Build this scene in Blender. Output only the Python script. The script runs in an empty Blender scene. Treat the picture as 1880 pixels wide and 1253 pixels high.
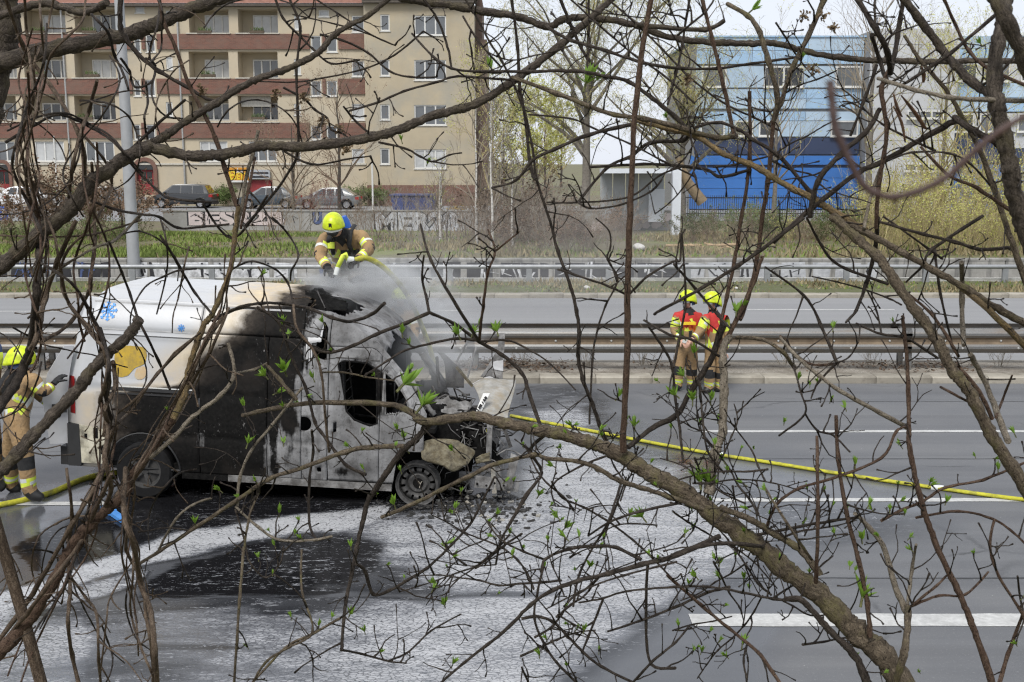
import bpy, bmesh, math, random
from mathutils import Vector, Matrix, Euler, Quaternion, noise
R = math.radians
rnd = random.Random(7)
sc = bpy.context.scene
col = sc.collection

# ------------------------------------------------------------------ camera
FPX, HOR, CZ = 2000.0, 300.0, 3.88          # focal length in photo pixels, horizon row, eye height
PITCH = math.atan((626.5 - HOR) / FPX)
cd = bpy.data.cameras.new('camera'); cam = bpy.data.objects.new('camera', cd); col.objects.link(cam)
cam.location = (0, 0, CZ); cam.rotation_euler = (R(90) - PITCH, 0, 0)
cd.sensor_width = 36; cd.lens = 36 * FPX / 1880; cd.clip_start = 0.05; cd.clip_end = 6000
cd.dof.use_dof = True; cd.dof.focus_distance = 5.0; cd.dof.aperture_fstop = 14
sc.camera = cam

# ------------------------------------------------------------------ world, sun, exposure
SUN_EL, SUN_AZ = R(52), R(200)              # high, veiled, from behind the camera
w = bpy.data.worlds.new('World'); sc.world = w; w.use_nodes = True
nt = w.node_tree; nt.nodes.clear()
out = nt.nodes.new('ShaderNodeOutputWorld'); bg = nt.nodes.new('ShaderNodeBackground')
sky = nt.nodes.new('ShaderNodeTexSky'); sky.sky_type = 'NISHITA'; sky.sun_disc = False
sky.sun_elevation = SUN_EL; sky.sun_rotation = SUN_AZ; sky.dust_density = 3; sky.air_density = 1
mx = nt.nodes.new('ShaderNodeMix'); mx.data_type = 'RGBA'; mx.inputs[0].default_value = 0.85
mx.inputs[7].default_value = (8.3, 8.7, 9.5, 1)        # even cloud cover over the clear sky
nt.links.new(sky.outputs[0], mx.inputs[6]); nt.links.new(mx.outputs[2], bg.inputs[0])
bg.inputs[1].default_value = 0.055; nt.links.new(bg.outputs[0], out.inputs[0])
sl = bpy.data.lights.new('sun', 'SUN'); sl.energy = 1.5; sl.angle = R(24); sl.color = (1, .97, .92)
so = bpy.data.objects.new('sun', sl); col.objects.link(so)
so.location = (0, -20, 60)
sdir = Vector((math.sin(SUN_AZ) * math.cos(SUN_EL), math.cos(SUN_AZ) * math.cos(SUN_EL), math.sin(SUN_EL)))
so.rotation_euler = sdir.to_track_quat('Z', 'Y').to_euler()
sc.view_settings.view_transform = 'Standard'; sc.view_settings.look = 'None'
sc.view_settings.exposure = 1.08; sc.view_settings.gamma = 1; sc.view_settings.use_curve_mapping = False
sc.cycles.max_bounces = 6; sc.cycles.diffuse_bounces = 3; sc.cycles.volume_bounces = 1
sc.cycles.volume_step_rate = 1.5; sc.cycles.use_adaptive_sampling = True; sc.cycles.use_denoising = True; sc.cycles.denoiser = 'OPENIMAGEDENOISE'; sc.cycles.denoising_prefilter = 'NONE'; sc.cycles.denoising_input_passes = 'RGB_ALBEDO_NORMAL'; sc.cycles.pixel_filter_type = 'BLACKMAN_HARRIS'; sc.cycles.filter_width = 1.15; sc.cycles.adaptive_threshold = .02

# ------------------------------------------------------------------ helpers
CP, SP = math.cos(PITCH), math.sin(PITCH)
def ray(px, py):
    x = (px - 940) / FPX; y = -(py - 626.5) / FPX
    return Vector((x, CP + y * SP, -SP + y * CP))
def at(px, py, Y):                           # the point seen at a photo pixel, at distance Y along the ground
    d = ray(px, py); return Vector((0, 0, CZ)) + d * (Y / d.y)
def gp(px, py, z=0.0):                       # the point seen at a photo pixel on a level of height z
    d = ray(px, py); return Vector((0, 0, CZ)) + d * ((z - CZ) / d.z)

def tag(o, label=None, cat=None, group=None, kind=None):
    if label: o['label'] = label
    if cat: o['category'] = cat
    if group: o['group'] = group
    if kind: o['kind'] = kind
    return o
def thing(name, loc, label=None, cat=None, group=None, rz=0.0):
    o = bpy.data.objects.new(name, None); col.objects.link(o); o.location = loc; o.rotation_euler = (0, 0, rz)
    o.empty_display_size = 0.2
    return tag(o, label, cat, group)
def link(name, me, parent=None):
    o = bpy.data.objects.new(name, me); col.objects.link(o)
    if parent: o.parent = parent
    return o
def copy_tree(o, parent=None):
    c = o.copy(); col.objects.link(c); c.parent = parent
    for ch in list(o.children): copy_tree(ch, c)
    return c

class MB:
    """collects shapes; build() links them as one mesh object"""
    def __init__(s, off=(0, 0, 0)): s.v = []; s.f = []; s.m = []; s.off = Vector(off); s.attr = None; s.mi = 0
    def add(s, vs, fs):
        n = len(s.v); s.v.extend([tuple(Vector(p) - s.off) for p in vs])
        s.f.extend([tuple(i + n for i in f) for f in fs]); s.m.extend([s.mi] * len(fs)); return s
    def box(s, a, b):
        x0, y0, z0 = a; x1, y1, z1 = b
        if x0 > x1: x0, x1 = x1, x0
        if y0 > y1: y0, y1 = y1, y0
        if z0 > z1: z0, z1 = z1, z0
        return s.add([(x0, y0, z0), (x1, y0, z0), (x1, y1, z0), (x0, y1, z0), (x0, y0, z1), (x1, y0, z1), (x1, y1, z1), (x0, y1, z1)],
                     [(0, 3, 2, 1), (4, 5, 6, 7), (0, 1, 5, 4), (1, 2, 6, 5), (2, 3, 7, 6), (3, 0, 4, 7)])
    def obox(s, c, sx, sy, sz, rot):         # oriented box: centre, full sizes, Euler or matrix
        M = rot.to_matrix() if hasattr(rot, 'to_matrix') else rot
        vs = [Vector(c) + M @ Vector((i * sx / 2, j * sy / 2, k * sz / 2)) for k in (-1, 1) for i, j in ((-1, -1), (1, -1), (1, 1), (-1, 1))]
        return s.add(vs, [(0, 3, 2, 1), (4, 5, 6, 7), (0, 1, 5, 4), (1, 2, 6, 5), (2, 3, 7, 6), (3, 0, 4, 7)])
    def tube(s, pts, rad, n=8, cap=True, flat=None):
        pts = [Vector(p) for p in pts]; m = len(pts)
        if not hasattr(rad, '__len__'): rad = [rad] * m
        base = len(s.v); up = None; rings = []
        for i, p in enumerate(pts):
            t = (pts[min(i + 1, m - 1)] - pts[max(i - 1, 0)])
            if t.length < 1e-9: t = Vector((0, 0, 1))
            t.normalize()
            if up is None:
                up = Vector((0, 0, 1)) if abs(t.z) < .9 else Vector((1, 0, 0))
                up = (up - t * up.dot(t)).normalized()
            else:
                up = up - t * up.dot(t)
                if up.length < 1e-6: up = t.orthogonal()
                up.normalize()
            sd = t.cross(up)
            for k in range(n):
                a = 2 * math.pi * k / n
                rings.append(p + (up * math.sin(a) * (flat or 1) + sd * math.cos(a)) * rad[i])
        fs = []
        for i in range(m - 1):
            for k in range(n):
                a = i * n + k; b = i * n + (k + 1) % n
                fs.append((a, b, b + n, a + n))
        if cap:
            fs.append(tuple(range(n - 1, -1, -1))); fs.append(tuple((m - 1) * n + k for k in range(n)))
        return s.add(rings, fs)
    def lathe(s, prof, c=(0, 0, 0), n=24, axis='Z', cap=True):   # prof: (radius, height)
        vs = []; c = Vector(c)
        for r, h in prof:
            for k in range(n):
                a = 2 * math.pi * k / n; x, y = r * math.cos(a), r * math.sin(a)
                vs.append(c + (Vector((x, y, h)) if axis == 'Z' else Vector((x, h, y)) if axis == 'Y' else Vector((h, x, y))))
        fs = []
        for i in range(len(prof) - 1):
            for k in range(n):
                a = i * n + k; b = i * n + (k + 1) % n
                fs.append((a, b, b + n, a + n))
        if cap:
            fs.append(tuple(range(n))); fs.append(tuple((len(prof) - 1) * n + k for k in range(n)))
        return s.add(vs, fs)
    def prism(s, poly, y0, y1):              # polygon in x,z pulled from y0 to y1
        n = len(poly)
        vs = [(x, y0, z) for x, z in poly] + [(x, y1, z) for x, z in poly]
        return s.add(vs, [tuple(range(n)), tuple(range(2 * n - 1, n - 1, -1))] + [(i, i + n, (i + 1) % n + n, (i + 1) % n) for i in range(n)])
    def build(s, name, mats, parent=None, smooth=False, sharp=None, attrs=None):
        me = bpy.data.meshes.new(name); me.from_pydata(s.v, [], s.f)
        for m in (mats if isinstance(mats, (list, tuple)) else [mats]): me.materials.append(m)
        if any(s.m): me.polygons.foreach_set('material_index', s.m)
        if smooth:
            me.polygons.foreach_set('use_smooth', [True] * len(me.polygons))
        if attrs:
            for k, vals in attrs.items():
                a = me.attributes.new(k, 'FLOAT', 'POINT'); a.data.foreach_set('value', vals)
        me.update()
        o = link(name, me, parent)
        if sharp is not None and smooth:
            me.set_sharp_from_angle(angle=R(sharp))
        return o

def fix_normals(o):
    bm = bmesh.new(); bm.from_mesh(o.data); bmesh.ops.recalc_face_normals(bm, faces=bm.faces); bm.to_mesh(o.data); bm.free(); return o

# ------------------------------------------------------------------ materials
class NT:
    def __init__(s, name):
        s.m = bpy.data.materials.new(name); s.m.use_nodes = True; s.t = s.m.node_tree; s.t.nodes.clear()
        s.o = s.n('OutputMaterial'); s.b = s.n('BsdfPrincipled'); s.l(s.b.outputs[0], s.o.inputs[0])
        s.tc = s.n('TexCoord')
    def n(s, k, **kw):
        d = s.t.nodes.new('ShaderNode' + k)
        for a, v in kw.items(): setattr(d, a, v)
        return d
    def l(s, a, b): s.t.links.new(a, b)
    def val(s, x, sock):
        if hasattr(x, 'links'): s.l(x, sock)
        else: sock.default_value = x
    def noise(s, scale, detail=4, rough=.6, vec=None, dist=0.0, out=0):
        d = s.n('TexNoise'); d.inputs['Scale'].default_value = scale; d.inputs['Detail'].default_value = detail
        d.inputs['Roughness'].default_value = rough; d.inputs['Distortion'].default_value = dist
        s.l(vec if vec is not None else s.tc.outputs['Object'], d.inputs['Vector']); return d.outputs[out]
    def mapping(s, scale=(1, 1, 1), rot=(0, 0, 0), vec=None):
        d = s.n('Mapping'); d.inputs['Scale'].default_value = scale; d.inputs['Rotation'].default_value = rot
        s.l(vec if vec is not None else s.tc.outputs['Object'], d.inputs['Vector']); return d.outputs[0]
    def ramp(s, fac, stops, interp='LINEAR'):
        d = s.n('ValToRGB'); d.color_ramp.interpolation = interp; e = d.color_ramp.elements
        while len(e) < len(stops): e.new(1)
        for k, (p, c) in zip(e, stops):
            k.position = p; k.color = (c, c, c, 1) if not hasattr(c, '__len__') else tuple(c) + ((1,) if len(c) == 3 else ())
        s.l(fac, d.inputs[0]); return d.outputs[0]
    def mix(s, f, a, b, mode='MIX'):
        d = s.n('Mix', data_type='RGBA', blend_type=mode)
        s.val(f, d.inputs[0])
        for x, k in ((a, 6), (b, 7)):
            if hasattr(x, 'links'): s.l(x, d.inputs[k])
            else: d.inputs[k].default_value = tuple(x) + ((1,) if len(x) == 3 else ())
        return d.outputs[2]
    def math(s, op, a, b=0.0, clamp=False):
        d = s.n('Math', operation=op, use_clamp=clamp); s.val(a, d.inputs[0]); s.val(b, d.inputs[1]); return d.outputs[0]
    def attr(s, name, out=2):
        d = s.n('Attribute', attribute_name=name); return d.outputs[out]
    def bump(s, h, strength=.3, dist=.02):
        d = s.n('Bump'); d.inputs['Strength'].default_value = strength; d.inputs['Distance'].default_value = dist
        s.l(h, d.inputs['Height']); s.l(d.outputs[0], s.b.inputs['Normal']); return d
    def base(s, c): 
        if hasattr(c, 'links'): s.l(c, s.b.inputs['Base Color'])
        else: s.b.inputs['Base Color'].default_value = tuple(c) + (1,)
    def rough(s, r): s.val(r, s.b.inputs['Roughness'])

def mat(name, c, rough=.7, c2=None, scale=8.0, metal=0.0, bump=0.0, bscale=None, detail=5, spec=None, dirt=None, dscale=1.5, vary=0.0):
    t = NT(name)
    c2 = c2 or tuple(k * .72 for k in c)
    n1 = t.noise(scale, detail)
    colr = t.ramp(n1, [(.32, c2), (.68, c)])
    if dirt:
        n2 = t.ramp(t.noise(dscale, 6, .65), [(.45, 0.0), (.7, 1.0)])
        colr = t.mix(n2, colr, dirt)
    if vary:
        oi = t.n('ObjectInfo'); hsv = t.n('HueSaturation')
        t.l(colr, hsv.inputs['Color']); t.l(t.math('ADD', 1 - vary / 2, t.math('MULTIPLY', oi.outputs['Random'], vary)), hsv.inputs['Value'])
        colr = hsv.outputs[0]
    t.base(colr); t.rough(t.ramp(n1, [(.3, min(1, rough * 1.12)), (.7, rough * .88)]))
    t.b.inputs['Metallic'].default_value = metal
    if spec is not None: t.b.inputs['Specular IOR Level'].default_value = spec
    if bump: t.bump(t.noise(bscale or scale * 4, 5), bump, .02)
    return t.m
# ================================================================== the setting: ground, roads, walls
def proj(p):                                   # world point -> photo pixel (used to give the foam its mapped shape on the road)
    x, y, z = p[0], p[1], p[2] - CZ
    d = y * CP - z * SP; u = y * SP + z * CP
    return 940 + FPX * x / d, 626.5 - FPX * u / d
def ss(a, b, x):
    t = max(0.0, min(1.0, (x - a) / (b - a))); return t * t * (3 - 2 * t)
def inpoly(x, y, P):
    c = False; j = len(P) - 1
    for i in range(len(P)):
        xi, yi = P[i]; xj, yj = P[j]
        if (yi > y) != (yj > y) and x < (xj - xi) * (y - yi) / (yj - yi) + xi: c = not c
        j = i
    return c
def pldist(x, y, P):                           # distance to a polyline and the fraction along it
    best = 1e9; bt = 0; n = len(P) - 1
    for i in range(n):
        x0, y0 = P[i]; x1, y1 = P[i + 1]; dx, dy = x1 - x0, y1 - y0
        t = max(0, min(1, ((x - x0) * dx + (y - y0) * dy) / (dx * dx + dy * dy + 1e-12)))
        d = math.hypot(x - x0 - t * dx, y - y0 - t * dy)
        if d < best: best, bt = d, (i + t) / n
    return best, bt
def sdpoly(x, y, P):                           # >0 inside
    d, _ = pldist(x, y, P + [P[0]]); return d if inpoly(x, y, P) else -d

# --- ground: one sheet to the horizon (bank by the camera, cutting of the motorway, verge, street level)
gnd = NT('ground_soil_grass')
n1 = gnd.noise(.35, 6, .6); n2 = gnd.noise(9, 5, .7)
c1 = gnd.ramp(n1, [(.38, (.11, .09, .06)), (.5, (.11, .105, .05)), (.66, (.15, .18, .05))])
gnd.base(gnd.mix(gnd.ramp(n2, [(.3, .0), (.75, .7)]), c1, (.16, .135, .085))); gnd.rough(.95); gnd.bump(n2, .6, .05)
prof = [(-3000, 1.9), (-4, 1.95), (1.5, 1.9), (3.0, 1.75), (5.2, .95), (6.9, .1), (7.25, -.03), (35.98, -.03), (36.02, .74), (40, .80), (50, .84), (60, .84), (120, .84), (400, .84), (3000, .84)]
xs = [-3000, -400, -120, -60] + [-30 + 3 * i for i in range(21)] + [60, 120, 400, 3000]
g = MB()
vs = []
for x in xs:
    for (y, z) in prof:
        dz = 0
        if 36.5 < y < 60 and abs(x) < 60: dz = .08 * noise.noise(Vector((x * .3, y * .3, 0)))
        vs.append((x, y, z + dz))
np_ = len(prof)
g.add(vs, [(i * np_ + j, (i + 1) * np_ + j, (i + 1) * np_ + j + 1, i * np_ + j + 1) for i in range(len(xs) - 1) for j in range(np_ - 1)])
tag(g.build('ground', gnd.m), kind='structure')

# --- near carriageway with water, soot and extinguishing foam
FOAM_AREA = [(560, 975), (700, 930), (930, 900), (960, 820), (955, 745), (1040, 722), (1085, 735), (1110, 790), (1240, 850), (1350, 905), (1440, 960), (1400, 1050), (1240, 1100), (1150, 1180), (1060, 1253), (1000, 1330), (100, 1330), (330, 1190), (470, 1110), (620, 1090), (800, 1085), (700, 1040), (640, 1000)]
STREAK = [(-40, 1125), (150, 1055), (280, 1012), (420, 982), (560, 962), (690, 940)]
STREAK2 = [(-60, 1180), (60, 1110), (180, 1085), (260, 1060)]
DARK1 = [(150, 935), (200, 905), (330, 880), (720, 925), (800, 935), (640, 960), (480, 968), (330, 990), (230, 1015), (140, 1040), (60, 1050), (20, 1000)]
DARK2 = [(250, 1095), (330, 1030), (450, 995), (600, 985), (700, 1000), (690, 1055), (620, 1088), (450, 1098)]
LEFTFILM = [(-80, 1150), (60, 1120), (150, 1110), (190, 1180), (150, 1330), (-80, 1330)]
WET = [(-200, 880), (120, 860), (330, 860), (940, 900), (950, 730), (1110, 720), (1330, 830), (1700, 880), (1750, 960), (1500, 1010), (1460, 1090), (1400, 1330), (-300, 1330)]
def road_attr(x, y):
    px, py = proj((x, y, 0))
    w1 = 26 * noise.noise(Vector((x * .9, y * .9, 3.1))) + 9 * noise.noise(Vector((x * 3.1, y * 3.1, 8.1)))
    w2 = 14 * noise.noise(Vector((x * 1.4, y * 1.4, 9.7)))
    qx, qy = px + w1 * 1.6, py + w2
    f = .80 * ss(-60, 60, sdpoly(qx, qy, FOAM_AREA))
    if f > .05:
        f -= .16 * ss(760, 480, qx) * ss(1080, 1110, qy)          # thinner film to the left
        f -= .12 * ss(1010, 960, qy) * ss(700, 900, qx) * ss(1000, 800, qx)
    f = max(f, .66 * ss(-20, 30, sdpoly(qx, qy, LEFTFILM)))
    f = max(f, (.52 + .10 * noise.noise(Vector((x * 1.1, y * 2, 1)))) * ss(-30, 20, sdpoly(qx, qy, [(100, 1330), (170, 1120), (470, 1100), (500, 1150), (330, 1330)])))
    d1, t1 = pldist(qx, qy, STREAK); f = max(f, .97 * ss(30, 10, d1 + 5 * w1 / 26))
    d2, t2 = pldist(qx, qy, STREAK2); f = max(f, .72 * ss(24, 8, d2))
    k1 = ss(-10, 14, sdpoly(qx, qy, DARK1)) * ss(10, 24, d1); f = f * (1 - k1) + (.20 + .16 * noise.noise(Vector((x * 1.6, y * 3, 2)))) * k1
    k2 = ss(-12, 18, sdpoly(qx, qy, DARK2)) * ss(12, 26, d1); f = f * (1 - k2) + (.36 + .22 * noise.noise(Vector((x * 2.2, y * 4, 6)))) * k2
    f = max(f, .40 * ss(260, 60, math.hypot((qx - 1480) * .7, (qy - 965) * 4.2)))  # pale sky sheen on the wet lane, painted in as thin film
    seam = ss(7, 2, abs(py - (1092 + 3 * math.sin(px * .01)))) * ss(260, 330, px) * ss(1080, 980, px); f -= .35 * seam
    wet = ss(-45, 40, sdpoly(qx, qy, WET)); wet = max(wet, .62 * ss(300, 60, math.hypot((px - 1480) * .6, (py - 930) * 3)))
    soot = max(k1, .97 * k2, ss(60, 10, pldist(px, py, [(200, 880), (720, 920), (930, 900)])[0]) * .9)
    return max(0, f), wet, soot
def frange(a, b, s):
    n = max(1, int(round((b - a) / s))); return [a + (b - a) * i / n for i in range(n + 1)]
rx = frange(-200, -9, 14) + frange(-9, 7, .075)[1:] + frange(7, 200, 14)[1:]
ry = frange(7.0, 19.06, .065)
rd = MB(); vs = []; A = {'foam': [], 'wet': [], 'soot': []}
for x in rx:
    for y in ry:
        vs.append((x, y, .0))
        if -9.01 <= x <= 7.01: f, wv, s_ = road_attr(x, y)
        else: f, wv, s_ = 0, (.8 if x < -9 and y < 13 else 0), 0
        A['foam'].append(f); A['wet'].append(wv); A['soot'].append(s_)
ny = len(ry)
rd.add(vs, [(i * ny + j, (i + 1) * ny + j, (i + 1) * ny + j + 1, i * ny + j + 1) for i in range(len(rx) - 1) for j in range(ny - 1)])
t = NT('asphalt_foam')
fo, we, so_ = t.attr('foam'), t.attr('wet'), t.attr('soot')
grain = t.noise(140, 3, .7); big = t.noise(.6, 5, .6)
asph = t.ramp(grain, [(.25, (.10, .102, .106)), (.6, (.145, .147, .151)), (.8, (.22, .22, .222))])
asph = t.mix(t.ramp(big, [(.38, 0.), (.62, .7)]), asph, (.105, .109, .118))
seam = t.noise(1.0, 4, .6, t.mapping((.08, 1.6, 1)))
asph = t.mix(t.ramp(seam, [(.48, 0.), (.66, .6)]), asph, (.092, .095, .102))
crk = t.n('TexVoronoi', feature='DISTANCE_TO_EDGE'); crk.inputs['Scale'].default_value = .35
cw = t.n('Mix', data_type='RGBA'); cw.inputs[0].default_value = .25; t.l(t.tc.outputs['Object'], cw.inputs[6]); t.l(t.noise(1.3, 5, .6, None, 0, 1), cw.inputs[7]); t.l(cw.outputs[2], crk.inputs['Vector'])
asph = t.mix(t.math('MULTIPLY', t.ramp(crk.outputs['Distance'], [(.002, 1.), (.006, 0.)]), t.ramp(t.noise(.5, 3), [(.5, 0.), (.6, .8)])), asph, (.035, .036, .038))
trk = t.noise(1.0, 3, .5, t.mapping((.02, 2.1, 1))); asph = t.mix(t.ramp(trk, [(.50, 0.), (.62, .5)]), asph, (.088, .09, .096))
gr2 = t.noise(38, 3, .7); asph = t.mix(t.ramp(gr2, [(.58, 0.), (.7, .5)]), asph, (.20, .20, .20))
spk = t.n('TexVoronoi'); spk.inputs['Scale'].default_value = 5.5; t.l(t.tc.outputs['Object'], spk.inputs['Vector'])
asph = t.mix(t.ramp(spk.outputs['Distance'], [(.02, .8), (.045, 0.)]), asph, (.30, .30, .29))
wetc = t.mix(we, asph, t.mix(.6, asph, (.04, .043, .05)))
wetc = t.mix(t.ramp(fo, [(.08, 0.), (.35, .88)]), wetc, (.018, .019, .022))
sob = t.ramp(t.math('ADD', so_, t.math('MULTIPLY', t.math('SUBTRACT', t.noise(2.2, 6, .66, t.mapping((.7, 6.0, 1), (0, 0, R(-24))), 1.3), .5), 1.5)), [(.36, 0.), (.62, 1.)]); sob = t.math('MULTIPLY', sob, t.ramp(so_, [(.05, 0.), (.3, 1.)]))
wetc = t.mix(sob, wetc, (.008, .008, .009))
flow = t.mapping((1.5, 2.8, 1), (0, 0, R(-24)))
web = t.noise(4.0, 7, .70, flow, 1.0); fine = t.noise(9, 5, .68, flow, 1.4); band = t.noise(1.0, 5, .62, t.mapping((.75, 3.2, 1), (0, 0, R(-20))), .6); streak = t.noise(2.0, 6, .66, t.mapping((.9, 4.2, 1), (0, 0, R(-30))), 2.4)
vor = t.n('TexVoronoi', feature='DISTANCE_TO_EDGE'); vor.inputs['Scale'].default_value = 13
wob = t.n('Mix', data_type='RGBA'); wob.inputs[0].default_value = .10; t.l(flow, wob.inputs[6]); t.l(t.noise(6, 4, .6, flow, 0, 1), wob.inputs[7])
t.l(wob.outputs[2], vor.inputs['Vector'])
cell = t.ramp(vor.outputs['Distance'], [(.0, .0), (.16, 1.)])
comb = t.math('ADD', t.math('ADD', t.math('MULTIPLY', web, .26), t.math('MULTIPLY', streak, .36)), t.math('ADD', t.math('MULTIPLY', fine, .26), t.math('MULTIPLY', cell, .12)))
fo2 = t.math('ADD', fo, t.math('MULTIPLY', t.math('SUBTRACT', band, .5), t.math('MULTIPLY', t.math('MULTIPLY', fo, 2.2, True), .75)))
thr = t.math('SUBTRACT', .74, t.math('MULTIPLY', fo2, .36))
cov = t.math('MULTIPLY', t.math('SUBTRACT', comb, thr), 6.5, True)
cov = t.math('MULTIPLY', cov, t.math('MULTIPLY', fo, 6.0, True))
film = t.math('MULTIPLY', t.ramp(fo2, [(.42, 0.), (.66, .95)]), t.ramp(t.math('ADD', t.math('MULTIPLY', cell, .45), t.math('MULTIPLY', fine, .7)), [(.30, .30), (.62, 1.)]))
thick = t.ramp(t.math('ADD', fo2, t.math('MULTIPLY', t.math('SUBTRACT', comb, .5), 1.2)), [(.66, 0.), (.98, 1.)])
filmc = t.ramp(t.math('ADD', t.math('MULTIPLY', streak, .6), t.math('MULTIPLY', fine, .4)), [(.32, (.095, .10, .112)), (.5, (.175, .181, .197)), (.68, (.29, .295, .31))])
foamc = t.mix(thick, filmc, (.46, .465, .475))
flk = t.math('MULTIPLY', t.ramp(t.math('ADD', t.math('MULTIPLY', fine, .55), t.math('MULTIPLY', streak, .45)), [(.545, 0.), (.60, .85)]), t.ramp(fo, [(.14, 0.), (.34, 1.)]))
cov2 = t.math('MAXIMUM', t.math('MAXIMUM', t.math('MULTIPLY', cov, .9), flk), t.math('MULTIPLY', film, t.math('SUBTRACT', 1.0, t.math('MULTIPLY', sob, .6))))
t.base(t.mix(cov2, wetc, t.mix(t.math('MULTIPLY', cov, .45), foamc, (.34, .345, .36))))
wr = t.ramp(t.noise(2.2, 5), [(.35, .08), (.7, .30)])
rgh = t.mix(we, (.8, .8, .8), wr); rgh = t.mix(so_, rgh, (.06, .06, .06)); rgh = t.mix(cov, rgh, (.55, .55, .55))
t.rough(rgh)
t.l(t.math('SUBTRACT', .5, t.math('MULTIPLY', so_, .40)), t.b.inputs['Specular IOR Level'])
hh = t.math('ADD', t.math('MULTIPLY', cov, .5), t.math('MULTIPLY', grain, t.math('SUBTRACT', .5, t.math('MULTIPLY', t.math('MAXIMUM', we, so_), .47))))
t.bump(hh, .45, .014)
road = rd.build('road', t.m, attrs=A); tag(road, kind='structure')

paint = mat('road_paint', (.50, .50, .485), .6, (.36, .36, .35), 22, bump=.1, dirt=(.3, .3, .29), dscale=5)
def marking(parent, px0, px1, pyc, wid, z=.004):
    c0 = gp(px0, pyc); c1 = gp(px1, pyc); m = MB(); n = 24
    vs = []
    for i in range(n + 1):
        x = c0.x + (c1.x - c0.x) * i / n; e = .012
        vs += [(x, c0.y - wid / 2 + rnd.uniform(-e, e) * .6, z), (x, c0.y + wid / 2 + rnd.uniform(-e, e) * .6, z)]
    m.add(vs, [(2 * i, 2 * i + 2, 2 * i + 3, 2 * i + 1) for i in range(n)])
    return m.build('lane_marking', paint, parent)
marking(road, 1268, 2300, 1139, .26); marking(road, 1310, 2300, 918.5, .13); marking(road, -60, 215, 925, .13); marking(road, 1285, 2300, 792.5, .125)

seal = mat('joint_seal', (.035, .036, .038), .6)
for a_, b_, y_ in ((1180, 2300, 843), (1250, 2300, 738), (1330, 2300, 1062), (-60, 1000, 748)):
    o = marking(road, a_, b_, y_, .022, .003); o.name = 'asphalt_joint'; o.data.materials[0] = seal
# --- kerb of cast stones, median strip
kerbm = mat('kerb_concrete', (.36, .33, .275), .9, (.26, .24, .20), 6, bump=.25, bscale=60, dirt=(.13, .115, .09), dscale=3, vary=.3)
kb = tag(MB().box((-60, 19.09, -.02), (-14.5, 19.40, .11)).box((15.5, 19.09, -.02), (60, 19.40, .11)).build('kerb', kerbm), kind='structure')
ks = MB(); ks.add([(-.496, 0, -.03), (.496, 0, -.03), (.496, 0, .10), (-.496, 0, .10), (-.496, .03, .118), (.496, .03, .118), (.496, .36, .12), (-.496, .36, .12), (-.496, .36, -.03), (.496, .36, -.03)],
                  [(0, 1, 2, 3), (3, 2, 5, 4), (4, 5, 6, 7), (7, 6, 9, 8), (0, 3, 4, 7, 8), (1, 9, 6, 5, 2)])
k0 = ks.build('kerb_stone', kerbm, kb); k0.location = (-14, 19.065, 0)
for i in range(1, 30):
    k = k0.copy(); col.objects.link(k); k.location = (-14 + i, 19.065 + rnd.uniform(-.008, .008), rnd.uniform(-.006, .006)); k.rotation_euler = (0, 0, rnd.uniform(-.006, .006))
dirt = NT('median_dirt'); a1 = dirt.noise(1.6, 6, .65); a2 = dirt.noise(40, 4, .7)
dirt.base(dirt.mix(dirt.ramp(a2, [(.4, 0.), (.7, .8)]), dirt.ramp(a1, [(.35, (.13, .11, .085)), (.6, (.30, .275, .235)), (.75, (.36, .34, .30))]), (.09, .07, .05))); dirt.rough(.95); dirt.bump(a2, .6, .03)
m = MB(); vs = []; mxs = frange(-60, -14, 6) + frange(-14, 16, .3)[1:] + frange(16, 60, 6)[1:]; mys = frange(19.43, 20.72, .16)
for x in mxs:
    for y in mys: vs.append((x, y, .105 + .03 * noise.noise(Vector((x * 1.1, y * 2.2, 5))) * (1 if 19.5 < y < 20.65 else 0)))
n = len(mys); m.add(vs, [(i * n + j, (i + 1) * n + j, (i + 1) * n + j + 1, i * n + j + 1) for i in range(len(mxs) - 1) for j in range(n - 1)])
tag(m.build('median_strip', dirt.m), kind='structure')
mk = tag(MB().box((-60, 20.725, -.02), (60, 20.86, .10)).build('median_edge', kerbm), kind='structure')

# litter of dead leaves and twigs on the median: uncountable
lit = mat('dead_litter', (.15, .10, .065), .95, (.07, .05, .035), 30, vary=.0)
m = MB()
for c in range(9000):
    x = rnd.uniform(-13, 15); den = noise.noise(Vector((x * .55, 1.7, 0)))
    if rnd.random() > .25 + den * 1.2: continue
    y = 20.0 + rnd.gauss(.05, .28); 
    if not 19.5 < y < 20.68: continue
    hz = .11 + max(0, rnd.gauss(0, .05)) + max(0, den) * .12 * rnd.random()
    a = rnd.uniform(0, 6.28); s_ = rnd.uniform(.02, .055); b = rnd.uniform(-.8, .8)
    if rnd.random() < .35:
        L = rnd.uniform(.08, .35); m.tube([(x, y, hz), (x + L * math.cos(a), y + L * math.sin(a) * .5, hz + rnd.uniform(-.02, .12))], .004, 3)
    else:
        u = Vector((math.cos(a), math.sin(a), b)) * s_; v = Vector((-math.sin(a), math.cos(a), rnd.uniform(-.6, .6))) * s_ * .6; p = Vector((x, y, hz))
        m.add([p - u, p - v, p + u, p + v], [(0, 1, 2, 3)])
tag(m.build('leaf_litter', lit), 'brown dead leaves and twigs blown under the double guard rail', 'leaf litter', kind='stuff')

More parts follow.
